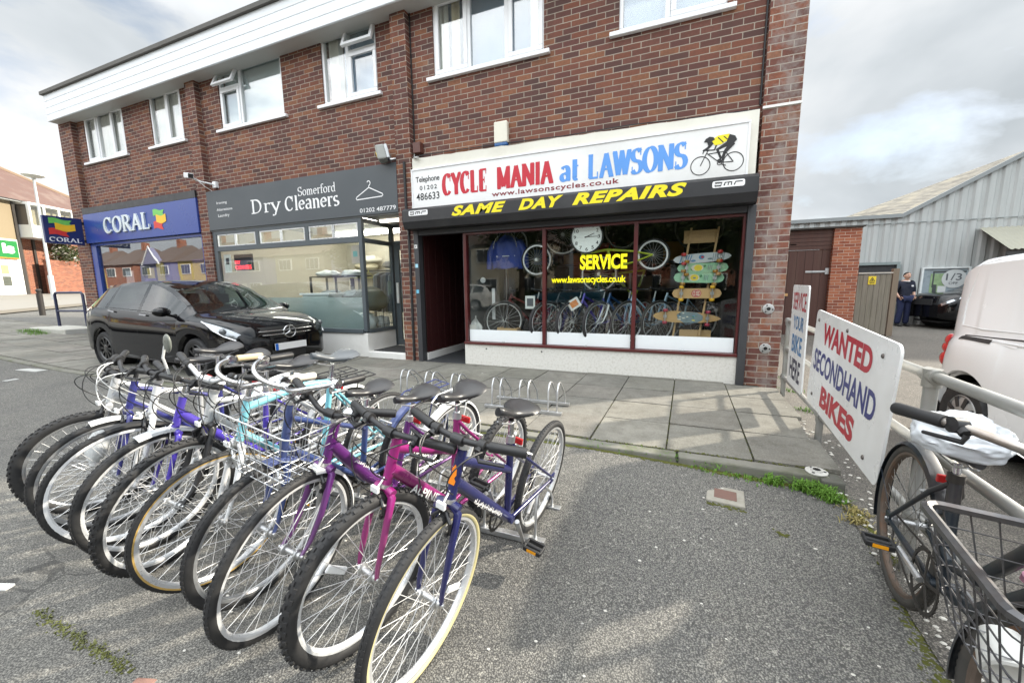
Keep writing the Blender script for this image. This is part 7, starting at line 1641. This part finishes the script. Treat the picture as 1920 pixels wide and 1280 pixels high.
# ------------------------------------------------------------------ the man in the yard
def person(label, pos, face):
    root = empty('person', label, 'person', pos, face)
    # joints in local metres: x to his left, y backwards, z up; he faces -y
    J = {'pel':(0,0,.93),'wst':(0,.0,1.08),'chs':(0,-.005,1.28),'nck':(0,.01,1.44),'hd0':(0,-.005,1.50),
         'shL':(.175,.01,1.385),'elL':(.265,.05,1.13),'wrL':(.215,-.06,.955),'hnL':(.185,-.085,.90),
         'shR':(-.175,.01,1.385),'elR':(-.275,.04,1.13),'wrR':(-.215,-.07,.955),'hnR':(-.185,-.09,.90),
         'hpL':(.09,0,.90),'knL':(.105,-.015,.49),'anL':(.115,.015,.09),'hpR':(-.09,0,.90),'knR':(-.10,-.03,.49),'anR':(-.13,.0,.09)}
    def skin(nm, chain, m_, sub=2):
        names = []; edges = []
        for a, b_ in chain:
            for k in (a, b_):
                if k not in names: names.append(k)
            edges.append((names.index(a), names.index(b_)))
        pts = [ (k if isinstance(k, tuple) else (k,)) for k in names]
        me = bpy.data.meshes.new(nm); me.from_pydata([J[k] for k in names], edges, []); o = bpy.data.objects.new(nm, me); COL.objects.link(o); o.parent = root
        md = o.modifiers.new('skin', 'SKIN'); md.use_smooth_shade = True; sm = o.modifiers.new('sub', 'SUBSURF'); sm.levels = sub; sm.render_levels = sub
        for i, k in enumerate(names): me.skin_vertices[0].data[i].radius = RAD[k]
        me.skin_vertices[0].data[0].use_root = True; me.materials.append(m_); return o
    RAD = {'pel':(.145,.105),'wst':(.15,.10),'chs':(.17,.115),'nck':(.06,.06),'hd0':(.055,.06),'shL':(.075,.075),'elL':(.052,.052),'wrL':(.034,.030),'hnL':(.042,.028),'shR':(.075,.075),'elR':(.052,.052),'wrR':(.034,.030),'hnR':(.042,.028),'hpL':(.095,.10),'knL':(.066,.066),'anL':(.055,.06),'hpR':(.095,.10),'knR':(.066,.066),'anR':(.055,.06)}
    SKINM = pm('skin', (.50,.30,.22), .55, var=.08, scale=30); CL = pm('navy sweatshirt', (.008,.011,.025), .9, var=.2, scale=10); JE = pm('dark blue jeans', (.010,.016,.055), .85, var=.3, scale=12)
    body = skin('body', [('pel','wst'),('wst','chs'),('chs','nck'),('nck','hd0'),('chs','shL'),('shL','elL'),('elL','wrL'),('wrL','hnL'),('chs','shR'),('shR','elR'),('elR','wrR'),('wrR','hnR'),('pel','hpL'),('hpL','knL'),('knL','anL'),('pel','hpR'),('hpR','knR'),('knR','anR')], SKINM)
    RAD2 = dict(RAD)
    for k in RAD: RAD[k] = tuple(r_+.016 for r_ in RAD2[k])
    J['elL2'] = (.245,.015,1.06); J['elR2'] = (-.255,.005,1.06); RAD['elL2'] = RAD['elR2'] = (.056,.056); J['hem'] = (0,0,.96); RAD['hem'] = (.165,.125); RAD['wst'] = (.172,.122); RAD['chs'] = (.182,.13); RAD['nck'] = (.075,.075); J['col'] = (0,.01,1.42); RAD['col'] = (.082,.08)
    skin('sweatshirt', [('wst','hem'),('wst','chs'),('chs','col'),('chs','shL'),('shL','elL'),('elL','elL2'),('chs','shR'),('shR','elR'),('elR','elR2')], CL)
    RAD['anL'] = RAD['anR'] = (.078,.085); J['anL'] = (.115,.01,.06); J['anR'] = (-.13,-.005,.06)
    skin('jeans', [('pel','hpL'),('hpL','knL'),('knL','anL'),('pel','hpR'),('hpR','knR'),('knR','anR')], JE)
    for sx, x, y in ((1,.115,.0),(-1,-.13,-.015)):
        g = MB(); g.ball((x,y-.055,.04), .052,.135,.045,16,10)
        for i, p_ in enumerate(g.v): g.v[i] = Vector((p_.x, p_.y, max(.0,p_.z)))
        g.build('shoe', pm('black shoe', (.012,.012,.013), .45), root, smooth=60)
    # head with a face
    g = MB(); g.ball((0,0,0), .077,.098,.118,24,18); hc = Vector((0,-.015,1.605))
    for i, p_ in enumerate(g.v):
        if p_.z < -.02: k = (-p_.z-.02)/.1; p_.x *= 1-.28*k; p_.y = p_.y*(1-.22*k)-.012*k
        if p_.y < -.06: 
            d = math.exp(-((p_.z+.012)/.028)**2-(p_.x/.018)**2); p_.y -= .024*d
            for sx in (-1,1): p_.y += .010*math.exp(-((p_.z-.018)/.016)**2-((p_.x-sx*.032)/.020)**2)
        g.v[i] = p_+hc
    hd = g.build('head', SKINM, root, smooth=70)
    g = MB()
    for sx in (-1,1): g.ball(hc+Vector((sx*.080,.012,-.005)), .012,.02,.032,10,8)
    g.build('ear', SKINM, hd, smooth=60)
    for sx in (-1,1):
        g = MB(); g.ball(hc+Vector((sx*.031,-.083,.018)), .012,.008,.007,10,6,0); g.build('eye', pm('eye dark', (.05,.035,.03), .3), hd)
        g = MB(); g.tube([hc+Vector((sx*.016,-.093,.038)), hc+Vector((sx*.034,-.092,.043)), hc+Vector((sx*.052,-.078,.037))], .004, 6); g.build('eyebrow', pm('dark brown hair', (.018,.012,.010), .7, var=.3), hd)
    g = MB(); g.ball(hc+Vector((0,-.093,-.052)), .024,.006,.007,12,6); g.build('mouth', pm('lips', (.36,.15,.13), .5), hd)
    g = MB(); g.ball((0,0,0), .086,.108,.105,24,14)
    for i, p_ in enumerate(g.v):
        n_ = mnoise.noise(p_*40)*.06; p_ = p_*(1+n_)
        if p_.z < .035+max(0,-p_.y)*.35-(.09 if p_.y > .02 else 0): p_ = Vector((p_.x*.9, p_.y*.86+.004, max(p_.z, -.03 if p_.y > 0 else .04)))
        g.v[i] = p_+hc+Vector((0,.012,.018))
    g.build('hair', MATS['dark brown hair'], hd, smooth=70)
    g = MB(); g.box(.05,.11,-.152,-.146,1.27,1.315); g.build('chest_logo', pm('white chest logo', (.7,.7,.72), .6), root)
    g = MB(); g.tube([(.07*math.cos(R(a)), .005+.07*math.sin(R(a))-.02, 1.445+.012*math.sin(R(a))) for a in range(0,360,20)], .014, 8, True); g.build('tee_collar', pm('white tee', (.66,.66,.66), .8), root, smooth=60)
    # fingers: hands rest half in the trouser pockets
    for sx in (-1,1):
        for k in range(5):
            a = Vector((sx*(.19-.0*k), -.10+.018*(k-2)*1.0, .915)); ln = (.05,.07,.075,.07,.055)[k]
            if k == 0: pts = [a+Vector((sx*.012,-.02,.03)), a+Vector((-sx*.012,-.045,.0)), a+Vector((-sx*.025,-.05,-.03))]
            else: pts = [a, a+Vector((-sx*.012,-.008,-ln*.55)), a+Vector((-sx*.03,-.004,-ln))]
            g = MB(); g.tube(pts, [.010,.009,.007], 8); g.build('finger', SKINM, root, smooth=60)
    return root
person('man in a navy sweatshirt and dark jeans standing, hands in pockets, by the warehouse', (7.16, 16.25, -.125), R(12))
# ------------------------------------------------------------------ far left street
def leaves(g, c, rx, ry, rz, n, s, mats=2, shell=.55):
    for _ in range(n):
        d = Vector((rnd.gauss(0,1), rnd.gauss(0,1), rnd.gauss(0,1))).normalized(); k = rnd.uniform(shell, 1.0)
        f = 1+.30*mnoise.noise(d*2.1+Vector(c)*.31)+.18*mnoise.noise(d*4.7)
        p_ = Vector(c)+Vector((d.x*rx, d.y*ry, d.z*rz))*k*f
        u_ = Vector((rnd.gauss(0,1), rnd.gauss(0,1), rnd.gauss(0,.7))).normalized(); v_ = u_.orthogonal(); sz = s*rnd.uniform(.6,1.4)
        g.add([p_-u_*sz, p_+v_*sz*.5, p_+u_*sz, p_-v_*sz*.5], [(0,1,2,3)], rnd.randrange(mats))
LEAF = [pm('leaf dark', (.030,.052,.016), .6, var=.3), pm('leaf mid', (.055,.085,.025), .55, var=.3), pm('leaf light', (.095,.12,.045), .55, var=.3)]
PALEAF = [LEAF[1], pm('blossom', (.60,.58,.52), .7, var=.1), LEAF[2], LEAF[1]]
TRUNK = pm('bark', (.085,.065,.05), .9, var=.3, scale=20, bump=.5)
g = MB(); g.grid([[(x, y, rise(x)+.012+.10) for x in (-46, -34, -27.5)] for y in (-30, 40)]); 
# raised far pavement along the road edge (road runs diagonally on the far left)
def dpt(u, n, z): return (-24.8-.70*u-.714*n, 7.9+.714*u-.70*n, z)
g = MB(); rows_ = []
for u in [-14+2*i for i in range(22)]:
    a, b_ = dpt(u,0,0), dpt(u,18,0); rows_.append([(a[0],a[1],rise(a[0])-.02),(a[0],a[1],rise(a[0])+.10),(a[0]-.1,a[1]-.1,rise(a[0])+.105),(b_[0],b_[1],rise(b_[0])+.11)])
g.grid(rows_); o = g.build('far_pavement', pm('pale far pavement', (.22,.205,.18), .9, var=.1, scale=.5), smooth=40); tag(o, kind='structure')
hz0 = 1.15
ho = empty('house', 'two storey house with brown tiled hip roof, white oriel and green shop sign', 'house', (-38.5, 10.5, hz0))
ho.rotation_euler = (0, 0, math.atan2(.866, -.5))
# local: x along the front, y = depth (negative is towards the street)
HB = [BRICKR]; TAN = pm('tan pebbledash', (.30,.24,.155), .9, var=.15, scale=40, bump=.3); WHR = pm('white shop render', (.72,.72,.70), .7, var=.05)
def hb(x0,x1,y0,y1,z0,z1,nm,m_,par=None,bev=0): g = MB(); g.box(x0,x1,y0,y1,z0-hz0,z1-hz0); return g.build(nm, m_, par or ho, bevel=bev)
# street side is -y in a right handed frame seen from the road
hb(-6,1.62,0,7,hz0-.3,4.65,'wall',WHR); hb(-6,1.62,.02,7,4.65,7.05,'wall',TAN); hb(1.62,9.5,.6,7,hz0-.3,7.15,'wall',BRICKR); hb(5.3,9.5,.5,.6,4.9,7.15,'wall',TAN)
hb(-6,1.45,-.12,0,3.46,4.52,'fascia_sign',pm('green shop fascia', (.02,.22,.05), .4, var=.08)); 
g = MB(); sans_text(g, 'is', lambda u,v,n: (u, -.125-n, v-hz0), .55, 1.25, 3.72, 4.35, .05); g.build('lettering', WHV, ho)
hb(-6,1.45,-.125,0,3.40,3.46,'orange_trim',pm('orange trim', (.7,.25,.03), .5))
hb(.42,.80,-.03,0,2.45,2.97,'poster',pm('food poster', (.50,.36,.20), .5, var=.4, scale=6)); hb(.42,.85,-.03,0,1.70,2.27,'poster',pm('dark poster', (.10,.11,.09), .5, var=.4, scale=6))
# oriel
orl = hb(1.85,5.6,-.75,.6,4.85,5.65,'oriel',WHR); hb(1.85,5.6,-.75,.6,6.95,7.10,'oriel_top',WHR,orl)
for x0,x1 in ((1.85,1.97),(2.75,2.9),(3.75,3.9),(4.7,4.82),(5.48,5.6)): hb(x0,x1,-.75,-.6,5.65,6.95,'post',WHR,orl)
hb(1.97,5.48,-.68,-.66,5.65,6.95,'pane',GLASS,orl); hb(1.86,1.9,-.6,.6,5.65,6.95,'side_pane',pm('dark side pane',(.10,.09,.08),.2),orl); hb(2.0,5.45,-.3,-.25,5.65,6.95,'curtain',pm('warm curtain',(.45,.36,.24),.8,var=.3,scale=2),orl)
hb(1.75,2.5,.55,.75,hz0-.2,4.85,'passage',pm('brown passage',(.16,.10,.07),.8)); hb(1.62,1.80,-.05,.1,hz0,6.9,'drainpipe',pm('dark pipe',(.05,.045,.04),.5)); hb(3.1,3.25,.5,.62,hz0,4.9,'drainpipe',MATS['dark pipe'])
hb(-6.2,9.8,-.35,.05,7.06,7.20,'gutter',pm('pale gutter',(.50,.52,.52),.5))
ROOFT = pm('brown roof tiles', (.135,.08,.066), .9, var=.2, scale=3, bump=.5, dirt=(.30,.25,.21), dirt_amt=.35)
g = MB(); e0 = 7.15-hz0; rz_ = 10.4-hz0
g.add([(-6.3,-.45,e0),(10,-.45,e0),(10,7.4,e0),(-6.3,7.4,e0),(2.6,3.4,rz_),(-2.5,3.4,rz_)], [(0,1,4,5),(1,2,4),(2,3,5,4),(3,0,5)]); rf = g.build('roof', ROOFT, ho)
g = MB(); g.tube([(10,-.45,e0),(2.6,3.4,rz_)], .13, 6); g.tube([(2.6,3.4,rz_+.02),(-2.5,3.4,rz_+.02)], .14, 6); g.build('ridge_tiles', pm('ridge tiles', (.28,.20,.14), .9, var=.2), rf)
MWH = T(-38.5,10.5,0) @ RZ(math.atan2(.866,-.5))
def hw(x,y,z): return MWH @ Vector((x,y,z))
def bbox_world(nm, x0,x1,y0,y1,z0,z1, m_, lab, cat, bev=0):
    g = MB(); g.box(x0,x1,y0,y1,z0,z1); o = g.build(nm, m_, bevel=bev); o.matrix_world = MWH; tag(o, lab, cat); return o
bbox_world('garden_wall', 3.0,10,-.2,0,1.2,3.5, BRICKR, 'red brick garden wall to the right of the far house under the bush', 'wall')
bs = empty('bush', 'pale flowering bush spilling over the far brick wall behind the projecting sign', 'bush', tuple(hw(4.9,.4,1.4)))
g = MB(); leaves(g, (0,0,2.6), 1.9, 1.0, .95, 2300, .075, 4, .2); g.build('leaves', PALEAF, bs)
g = MB(); g.tube([(0,0,0),(.1,0,2.6)], .08, 8); g.tube([(0,0,1),(-.8,0,2.7)], .05, 6); g.tube([(0,0,1.2),(.9,0,2.8)], .05, 6); g.build('stem', TRUNK, bs)
# lamp post, bollard, guard rail, step, barrier
lp = empty('street_lamp', 'tall pale street lamp with a mushroom head on the far left pavement', 'street lamp', (-31.2, 10.4, .86))
g = MB(); g.tube([(0,0,-.1),(0,0,1.3)], .11, 12); g.tube([(0,0,1.3),(0,0,6.35)], [.07,.05], 12); wbp = g.build('column', pm('pale grey column', (.52,.54,.54), .45, var=.05), lp, smooth=50)
g = MB(); g.lathe([(0,.36),(.2,.33),(.38,.22),(.42,.12),(.30,.05),(.08,.0),(.06,-.1)], 22, 0, T(0,0,6.35)); g.build('lantern', pm('lamp head', (.60,.60,.56), .4), lp, smooth=50)
bo = empty('bollard', 'dark timber bollard standing at the far left road edge', 'bollard', (-21.9, 6.93, .40)); g = MB(); g.tube([(0,0,-.1),(0,0,.80)], .085, 12); g.tube([(0,0,.80),(0,0,.83),(0,0,.92),(0,0,.97)], [.06,.06,.085,.06], 12); g.build('post', pm('dark bollard', (.03,.025,.022), .6, var=.2), bo, smooth=40)
gr_ = empty('guard_rail', 'dark blue tubular hoop rail on a concrete step by the betting shop', 'guard rail', (-15.4, 5.2, .24))
g = MB(); a, b_ = Vector((-15.75,5.28,.22)), Vector((-15.1,5.62,.25)); up_ = Vector((0,0,1.0))
a, b_ = Vector((-15.7,5.25,.22)), Vector((-14.75,5.45,.22))
g.tube([a, a+up_*.94, a+up_*1.0+(b_-a)*.05, b_+up_*1.0-(b_-a)*.05, b_+up_*.94, b_], .032, 10); g.tube([a+up_*.5, b_+up_*.5], .028, 8); wb(g, 'hoop', pm('dark blue paint', (.015,.02,.06), .4, coat=.2), gr_, smooth=50)
st_ = empty('concrete_step', 'pale concrete entrance step beside the betting shop corner', 'step', (-14.6, 5.0, .1)); g = MB(); g.box(-15.9,-14.0,4.75,5.46,-.1,.30); wb(g, 'slab', pm('pale step concrete', (.42,.41,.37), .85, var=.12, dirt=(.25,.25,.18), dirt_amt=.5), st_, bevel=.02)
br = bbox_world('barrier', 6.0,9.4,-2.2,-2.1,1.25,2.15, pm('cream barrier panel', (.55,.50,.36), .7, var=.1), 'cream low barrier panel in front of the far brick wall', 'barrier')
g = MB(); g.box(5.9,9.5,-2.25,-2.05,2.15,2.32); o = g.build('top_rail', WHR, br)
# ------------------------------------------------------------------ across the road (seen in the shop glass)
ROADZ = -.08
g = MB(); g.box(-70,45,-17.5,-12.5,-.3,.04); o = g.build('opposite_pavement', pm('opposite paving', (.24,.235,.22), .9, var=.1)); tag(o, kind='structure')
def terrace_house(x, label, wallm, w_=7.5, h_=5.2, roof_h=2.6, gable=False):
    t_ = empty('semi_detached_house', label, 'house', (x, -21, .0), 0, 'houses across the road')
    g = MB(); g.box(-w_/2,w_/2,-7,0,0,h_); g.build('wall', wallm, t_)
    g = MB(); g.add([(-w_/2-.3,.35,h_-.05),(w_/2+.3,.35,h_-.05),(w_/2+.3,-7.3,h_-.05),(-w_/2-.3,-7.3,h_-.05),(-w_/2+1.4,-3.5,h_+roof_h),(w_/2-1.4,-3.5,h_+roof_h)], [(0,1,5,4),(1,2,5),(2,3,4,5),(3,0,4)]); rf = g.build('roof', pm('brown grey tiles', (.12,.085,.07), .9, var=.2, scale=4), t_)
    g = MB(); g.box(-.4,.4,-3.9,-3.1,h_+1.6,h_+roof_h+.9); g.build('chimney', BRICKR, rf)
    if gable:
        g = MB(); g.prism([(-1.9,h_-.2),(1.9,h_-.2),(0,h_+2.0)], -.2, .5); g.build('gable', wallm, t_)
        g = MB(); g.tube([(-2.1,.55,h_-.3),(0,.55,h_+2.15),(2.1,.55,h_-.3)], .10, 6); g.build('bargeboard', WHITEP, t_)
    for xx in (-2.1, 2.1):
        for z in (.9, 3.5):
            g = MB(); g.box(xx-1.0,xx+1.0,.0,.10,z,z+1.25); wn_ = g.build('window', WHITEP, t_)
            for k in range(3): g = MB(); g.box(xx-.92+.63*k,xx-.36+.63*k,.09,.115,z+.08,z+1.17); g.build('pane', pm('dark pane', (.05,.06,.07), .08), wn_)
    g = MB(); g.box(-.5,.5,0,.08,0,2.1); g.build('door', pm('white door', (.6,.6,.6), .4), t_)
CRM = pm('ochre render', (.55,.42,.14), .85, var=.08); PBL = pm('blue grey render', (.22,.22,.34), .8, var=.1)
terrace_house(-3.5, 'red brick house with white windows opposite the cycle shop', BRICKR); terrace_house(5.2, 'red brick house opposite, nearest the yard', BRICKR)
terrace_house(-13, 'cream rendered house opposite the cleaners', pm('cream render', (.55,.50,.40), .85)); terrace_house(-30, 'blue grey house with white gable boards opposite the betting shop', PBL, gable=True)
terrace_house(-38.5, 'drab stone coloured house left of the gabled house opposite', pm('drab render', (.26,.24,.20), .85)); terrace_house(-21.6, 'drab stone coloured house right of the gabled house opposite', MATS['drab render'])
for i_, (x_, m_) in enumerate(((-57,CRM),(-66,PBL),(-75,BRICKR),(-84,CRM))): terrace_house(x_, ['ochre house fifth along the road opposite, beyond the blue grey pair','blue grey house sixth along the road opposite','red brick house seventh along the road opposite','ochre house at the far end of the road opposite'][i_], m_, gable=i_ == 1)
terrace_house(-48, 'blue grey house farthest along the road opposite', PBL)
def tree(x, y, h_, r_, label, n=2600, s=.16):
    t_ = empty('street_tree', label, 'tree', (x, y, 0), 0, 'trees across the road')
    g = MB(); g.tube([(0,0,-.2),(.05,.02,h_*.35),(.0,.1,h_*.7)], [.22,.16,.07], 10)
    for k in range(5): a = k*1.3; g.tube([(0,0,h_*(.3+.05*k)),(r_*.6*math.cos(a),r_*.6*math.sin(a),h_*(.55+.06*k))], [.08,.03], 7)
    g.build('trunk', TRUNK, t_, smooth=60)
    g = MB()
    for k in range(7): a = k*.9; leaves(g, (r_*.5*math.cos(a), r_*.5*math.sin(a), h_*(.5+.07*k)), r_*.62, r_*.62, r_*.5, n//7, s, 3, .35)
    g.build('crown', LEAF, t_)
tree(-1.0,-13.5,6.5,2.4,'dark leafy tree across the road opposite the cycle shop'); tree(3.8,-14.5,5.0,2.0,'smaller leafy tree across the road nearer the yard'); tree(-9.0,-13.2,6.0,2.3,'leafy tree across the road opposite the cleaners'); tree(1.6,-12.8,6.2,2.4,'dense leafy tree across the road directly opposite the web address'); tree(-4.4,-13.6,6.8,2.6,'dense leafy tree across the road opposite the cycle shop door'); tree(6.2,-13.2,5.6,2.2,'dense leafy tree across the road opposite the corner pier'); tree(-16.5,-13.0,6.4,2.5,'leafy tree across the road left of the cleaners'); tree(-22.5,-13.4,5.8,2.3,'leafy tree across the road toward the betting shop'); tree(8.5,-13,7.0,2.6,'tall leafy tree across the road beyond the yard')
hd_ = empty('hedge', 'clipped dark hedge along the front gardens across the road', 'hedge', (-2,-16.4,0)); g = MB(); leaves(g, (0,0,.75), 9.5,.5,.8, 5200, .10, 3, .3); g.build('leaves', LEAF, hd_)
g = MB(); g.box(-8.5,8.5,-.25,.25,0,1.0); g.build('core', LEAF[0], hd_)
WREF = pm('white car paint', (.78,.78,.77), .2, coat=.7); BREF = pm('teal blue car paint', (.02,.09,.14), .2, coat=.8)
hatchback('white hatchback parked across the road, seen only as a reflection', WREF, (-13.5,-9.2,-.08), R(180), detail=False, rimm=ALU)
hatchback('dark teal hatchback parked across the road, seen only as a reflection', BREF, (-7.2,-9.4,-.08), R(180), detail=False, rimm=ALU)
# bikes and wheels inside the cycle shop
IG = 'bikes for sale inside the cycle shop'
SH1 = pm('black and red bike paint', (.10,.012,.012), .3, coat=.4); SH2 = pm('shop blue bike paint', (.03,.10,.26), .3, coat=.4); SH3 = pm('shop pale blue bike paint', (.28,.42,.55), .3, coat=.4); LIME = pm('lime yellow frame', (.45,.55,.05), .35)
kw = dict(z0=.37, detail=0, group=IG, ns=20, crank=30)
bike('display_bicycle', 'grey and red mountain bike in the left shop window, front wheel over the crate', (-1.62,6.15), (-2.42,5.72), 3, 0, frame=SH1, style='mtb', fork=BLACKM, tw=.026, tyre='knob', **kw)
bike('display_bicycle', 'black mountain bike standing left of centre in the middle window', (-1.1,6.55), (-1.72,5.75), 3, 0, frame=BLACKM, style='mtb', tw=.026, **kw)
bike('display_bicycle', 'dark violet bike standing in the middle window beneath the web address', (-.75,6.6), (-1.32,5.76), 3, 0, frame=VIOB, fork=BLACKM, style='mtb', **kw)
bike('display_bicycle', 'blue mountain bike with white fork in the middle window', (-.35,6.55), (-.92,5.74), 3, 0, frame=SH2, fork=WHIB, style='mtb', tw=.026, **kw)
bike('display_bicycle', 'pale blue step-through bike near the second maroon mullion', (.05,6.5), (-.52,5.85), 3, 0, frame=SH3, style='mixte', **kw)
bike('display_bicycle', 'pale blue town bike partly behind the skateboard rack', (.55,6.7), (-.10,6.05), 3, 0, frame=SH3, style='low', **kw)
def hung_wheel(c, r_, label, m_=ALU, tilt=0):
    t_ = empty('wheel_display', label, 'bicycle wheel', c, 0, 'spare wheels hung in the cycle shop'); M = RZ(tilt) @ RX(PI/2)
    g = MB(); g.lathe([(r_,-.012),(r_-.02,-.014),(r_-.024,0),(r_-.02,.014),(r_,.012)], 44, 0, M, True); g.build('rim', m_, t_, smooth=40)
    g = MB(); g.lathe([(r_+.014+.014*math.cos(2*PI*k/8), .013*math.sin(2*PI*k/8)) for k in range(8)], 44, 0, M, True); g.build('tyre', RUBBER, t_, smooth=50)
    g = MB(); [g.tube([M @ Vector((0,0,0)), M @ Vector((r_*math.cos(2*PI*k/20), r_*math.sin(2*PI*k/20), 0))], .0016, 4, cap=False) for k in range(20)]; g.lathe([(0,-.04),(.025,-.04),(.025,.04),(0,.04)], 12, 0, M); g.build('spokes', SPOKE, t_)
    g = MB(); g.tube([(0,0,r_),(0,.0,2.62-c[2])], .003, 4); g.build('hook', BLACKM, t_)
hung_wheel((-1.86,5.72,1.645), .225, 'small hanging wheel straddling the first maroon mullion'); hung_wheel((-2.38,5.98,1.92), .28, 'hanging wheel behind the blue jacket', SILV); hung_wheel((-1.55,6.1,2.05), .30, 'hanging wheel high behind the clock'); hung_wheel((-.95,5.95,1.42), .26, 'hanging wheel behind the SERVICE lettering', SILV)
fb = empty('hanging_bicycle', 'lime yellow bicycle rear end hanging in the right hand window', 'bicycle frame', (-.19,5.82,1.66))
M = RX(PI/2); r_ = .20
g = MB(); g.lathe([(r_,-.012),(r_-.022,-.014),(r_-.026,0),(r_-.022,.014),(r_,.012)], 44, 0, M, True); wo = g.build('wheel', pm('white rim', (.8,.81,.82), .35), fb, smooth=40)
g = MB(); g.lathe([(r_+.014+.014*math.cos(2*PI*k/8), .013*math.sin(2*PI*k/8)) for k in range(8)], 44, 0, M, True); g.build('tyre', RUBBER, wo, smooth=50)
g = MB(); [g.tube([(0,0,0),(r_*math.cos(2*PI*k/20),0,r_*math.sin(2*PI*k/20))], .0016, 4, cap=False) for k in range(20)]; g.build('spokes', SPOKE, wo)
g = MB(); g.tube([(0,-.05,0),(-.26,-.03,.06),(-.62,0,.10)], [.012,.014,.02], 8); g.tube([(0,-.05,0),(-.25,-.03,-.09),(-.55,0,-.16)], [.011,.012,.018], 8); g.tube([(-.62,0,.10),(-.55,0,-.16)], .02, 8); g.tube([(-.62,0,.10),(-1.0,0,.05)], .02, 8); g.build('frame_tube', LIME, fb, smooth=60)
g = MB(); g.tube([(0,0,.2),(0,0,.95)], .003, 4); g.build('hook', BLACKM, fb)

# clutter deep in the cycle shop
def loop_tyre(c, r_, tilt, label):
    g = MB(); g.tube([(r_*math.cos(2*PI*k/40), .02*math.sin(3*2*PI*k/40), r_*math.sin(2*PI*k/40)) for k in range(40)], .017, 8, True); g.tube([(0,0,r_),(0,0,2.62-c[2])], .003, 4)
    o = g.build('spare_tyre', RUBBERD, loc=c, rot=(0,0,tilt), smooth=60); tag(o, label, 'tyre', 'spare tyres hung from the shop ceiling')
for c_, r_, a_, l_ in (((-2.05,6.3,1.98),.30,.2,'spare tyre hanging just right of the blue jacket'),((-1.35,6.0,2.12),.28,-.3,'spare tyre hanging left of the clock'),((-.62,5.85,2.02),.24,.4,'spare tyre hanging right of the clock'),((.40,6.2,2.05),.31,.1,'spare tyre hanging above the skateboard rack')): loop_tyre(c_, r_, a_, l_)
sf = empty('stock_shelf', 'dark stock shelving at the back of the cycle shop', 'shelving', (-1.2,8.6,0))
for z in (.5,1.1,1.7): g = MB(); g.box(-2.9,.6,8.4,8.9,z,z+.03); wb(g, 'shelf', BLACKM, sf)
for x in (-2.9,-1.15,.57): g = MB(); g.box(x,x+.03,8.4,8.9,.05,2.1); wb(g, 'upright', BLACKM, sf)
BXC = [(.40,.03,.03),(.30,.22,.12),(.05,.12,.30),(.45,.42,.36),(.35,.16,.02),(.04,.20,.09)]
WHERE = ['at the left end','left of centre','in the middle','right of centre','at the right end']
for j, z in enumerate((.53,1.13,1.73)):
    for i in range(5):
        g = MB(); w_ = rnd.uniform(.3,.5); h_ = rnd.uniform(.22,.42); g.box(0,w_,0,.35,0,h_); o = g.build('stock_box', pm('stock carton %d' % ((i*2+j) % 6), BXC[(i*2+j) % 6], .7), loc=(-2.8+i*.68,8.42,z), bevel=.006)
        tag(o, ['red','brown','blue','pale','orange','green'][(i*2+j) % 6]+' stock box '+WHERE[i]+' of the '+['lowest','middle','top'][j]+' shelf', 'box', 'boxes on the stock shelving')
pt_ = empty('shop_ladder_stand', 'dark repair stand with a part built bike frame behind the middle window', 'repair stand', (-.6,7.2,.05))
g = MB(); g.tube([(-.6,7.2,.05),(-.6,7.2,1.5),(-.45,7.1,1.55)], .022, 8); g.tube([(-.85,7.2,.06),(-.35,7.2,.06)], .02, 8); g.tube([(-.6,7.0,.06),(-.6,7.5,.06)], .02, 8); wb(g, 'stand', STEEL, pt_)
g = MB(); a, b_, c2 = Vector((-.9,7.05,1.45)), Vector((-.35,7.05,1.5)), Vector((-.5,7.05,1.05)); g.tube([a,b_], .018, 8); g.tube([a,c2], .02, 8); g.tube([b_,c2], .017, 8); wb(g, 'bike_frame', LIME, pt_)
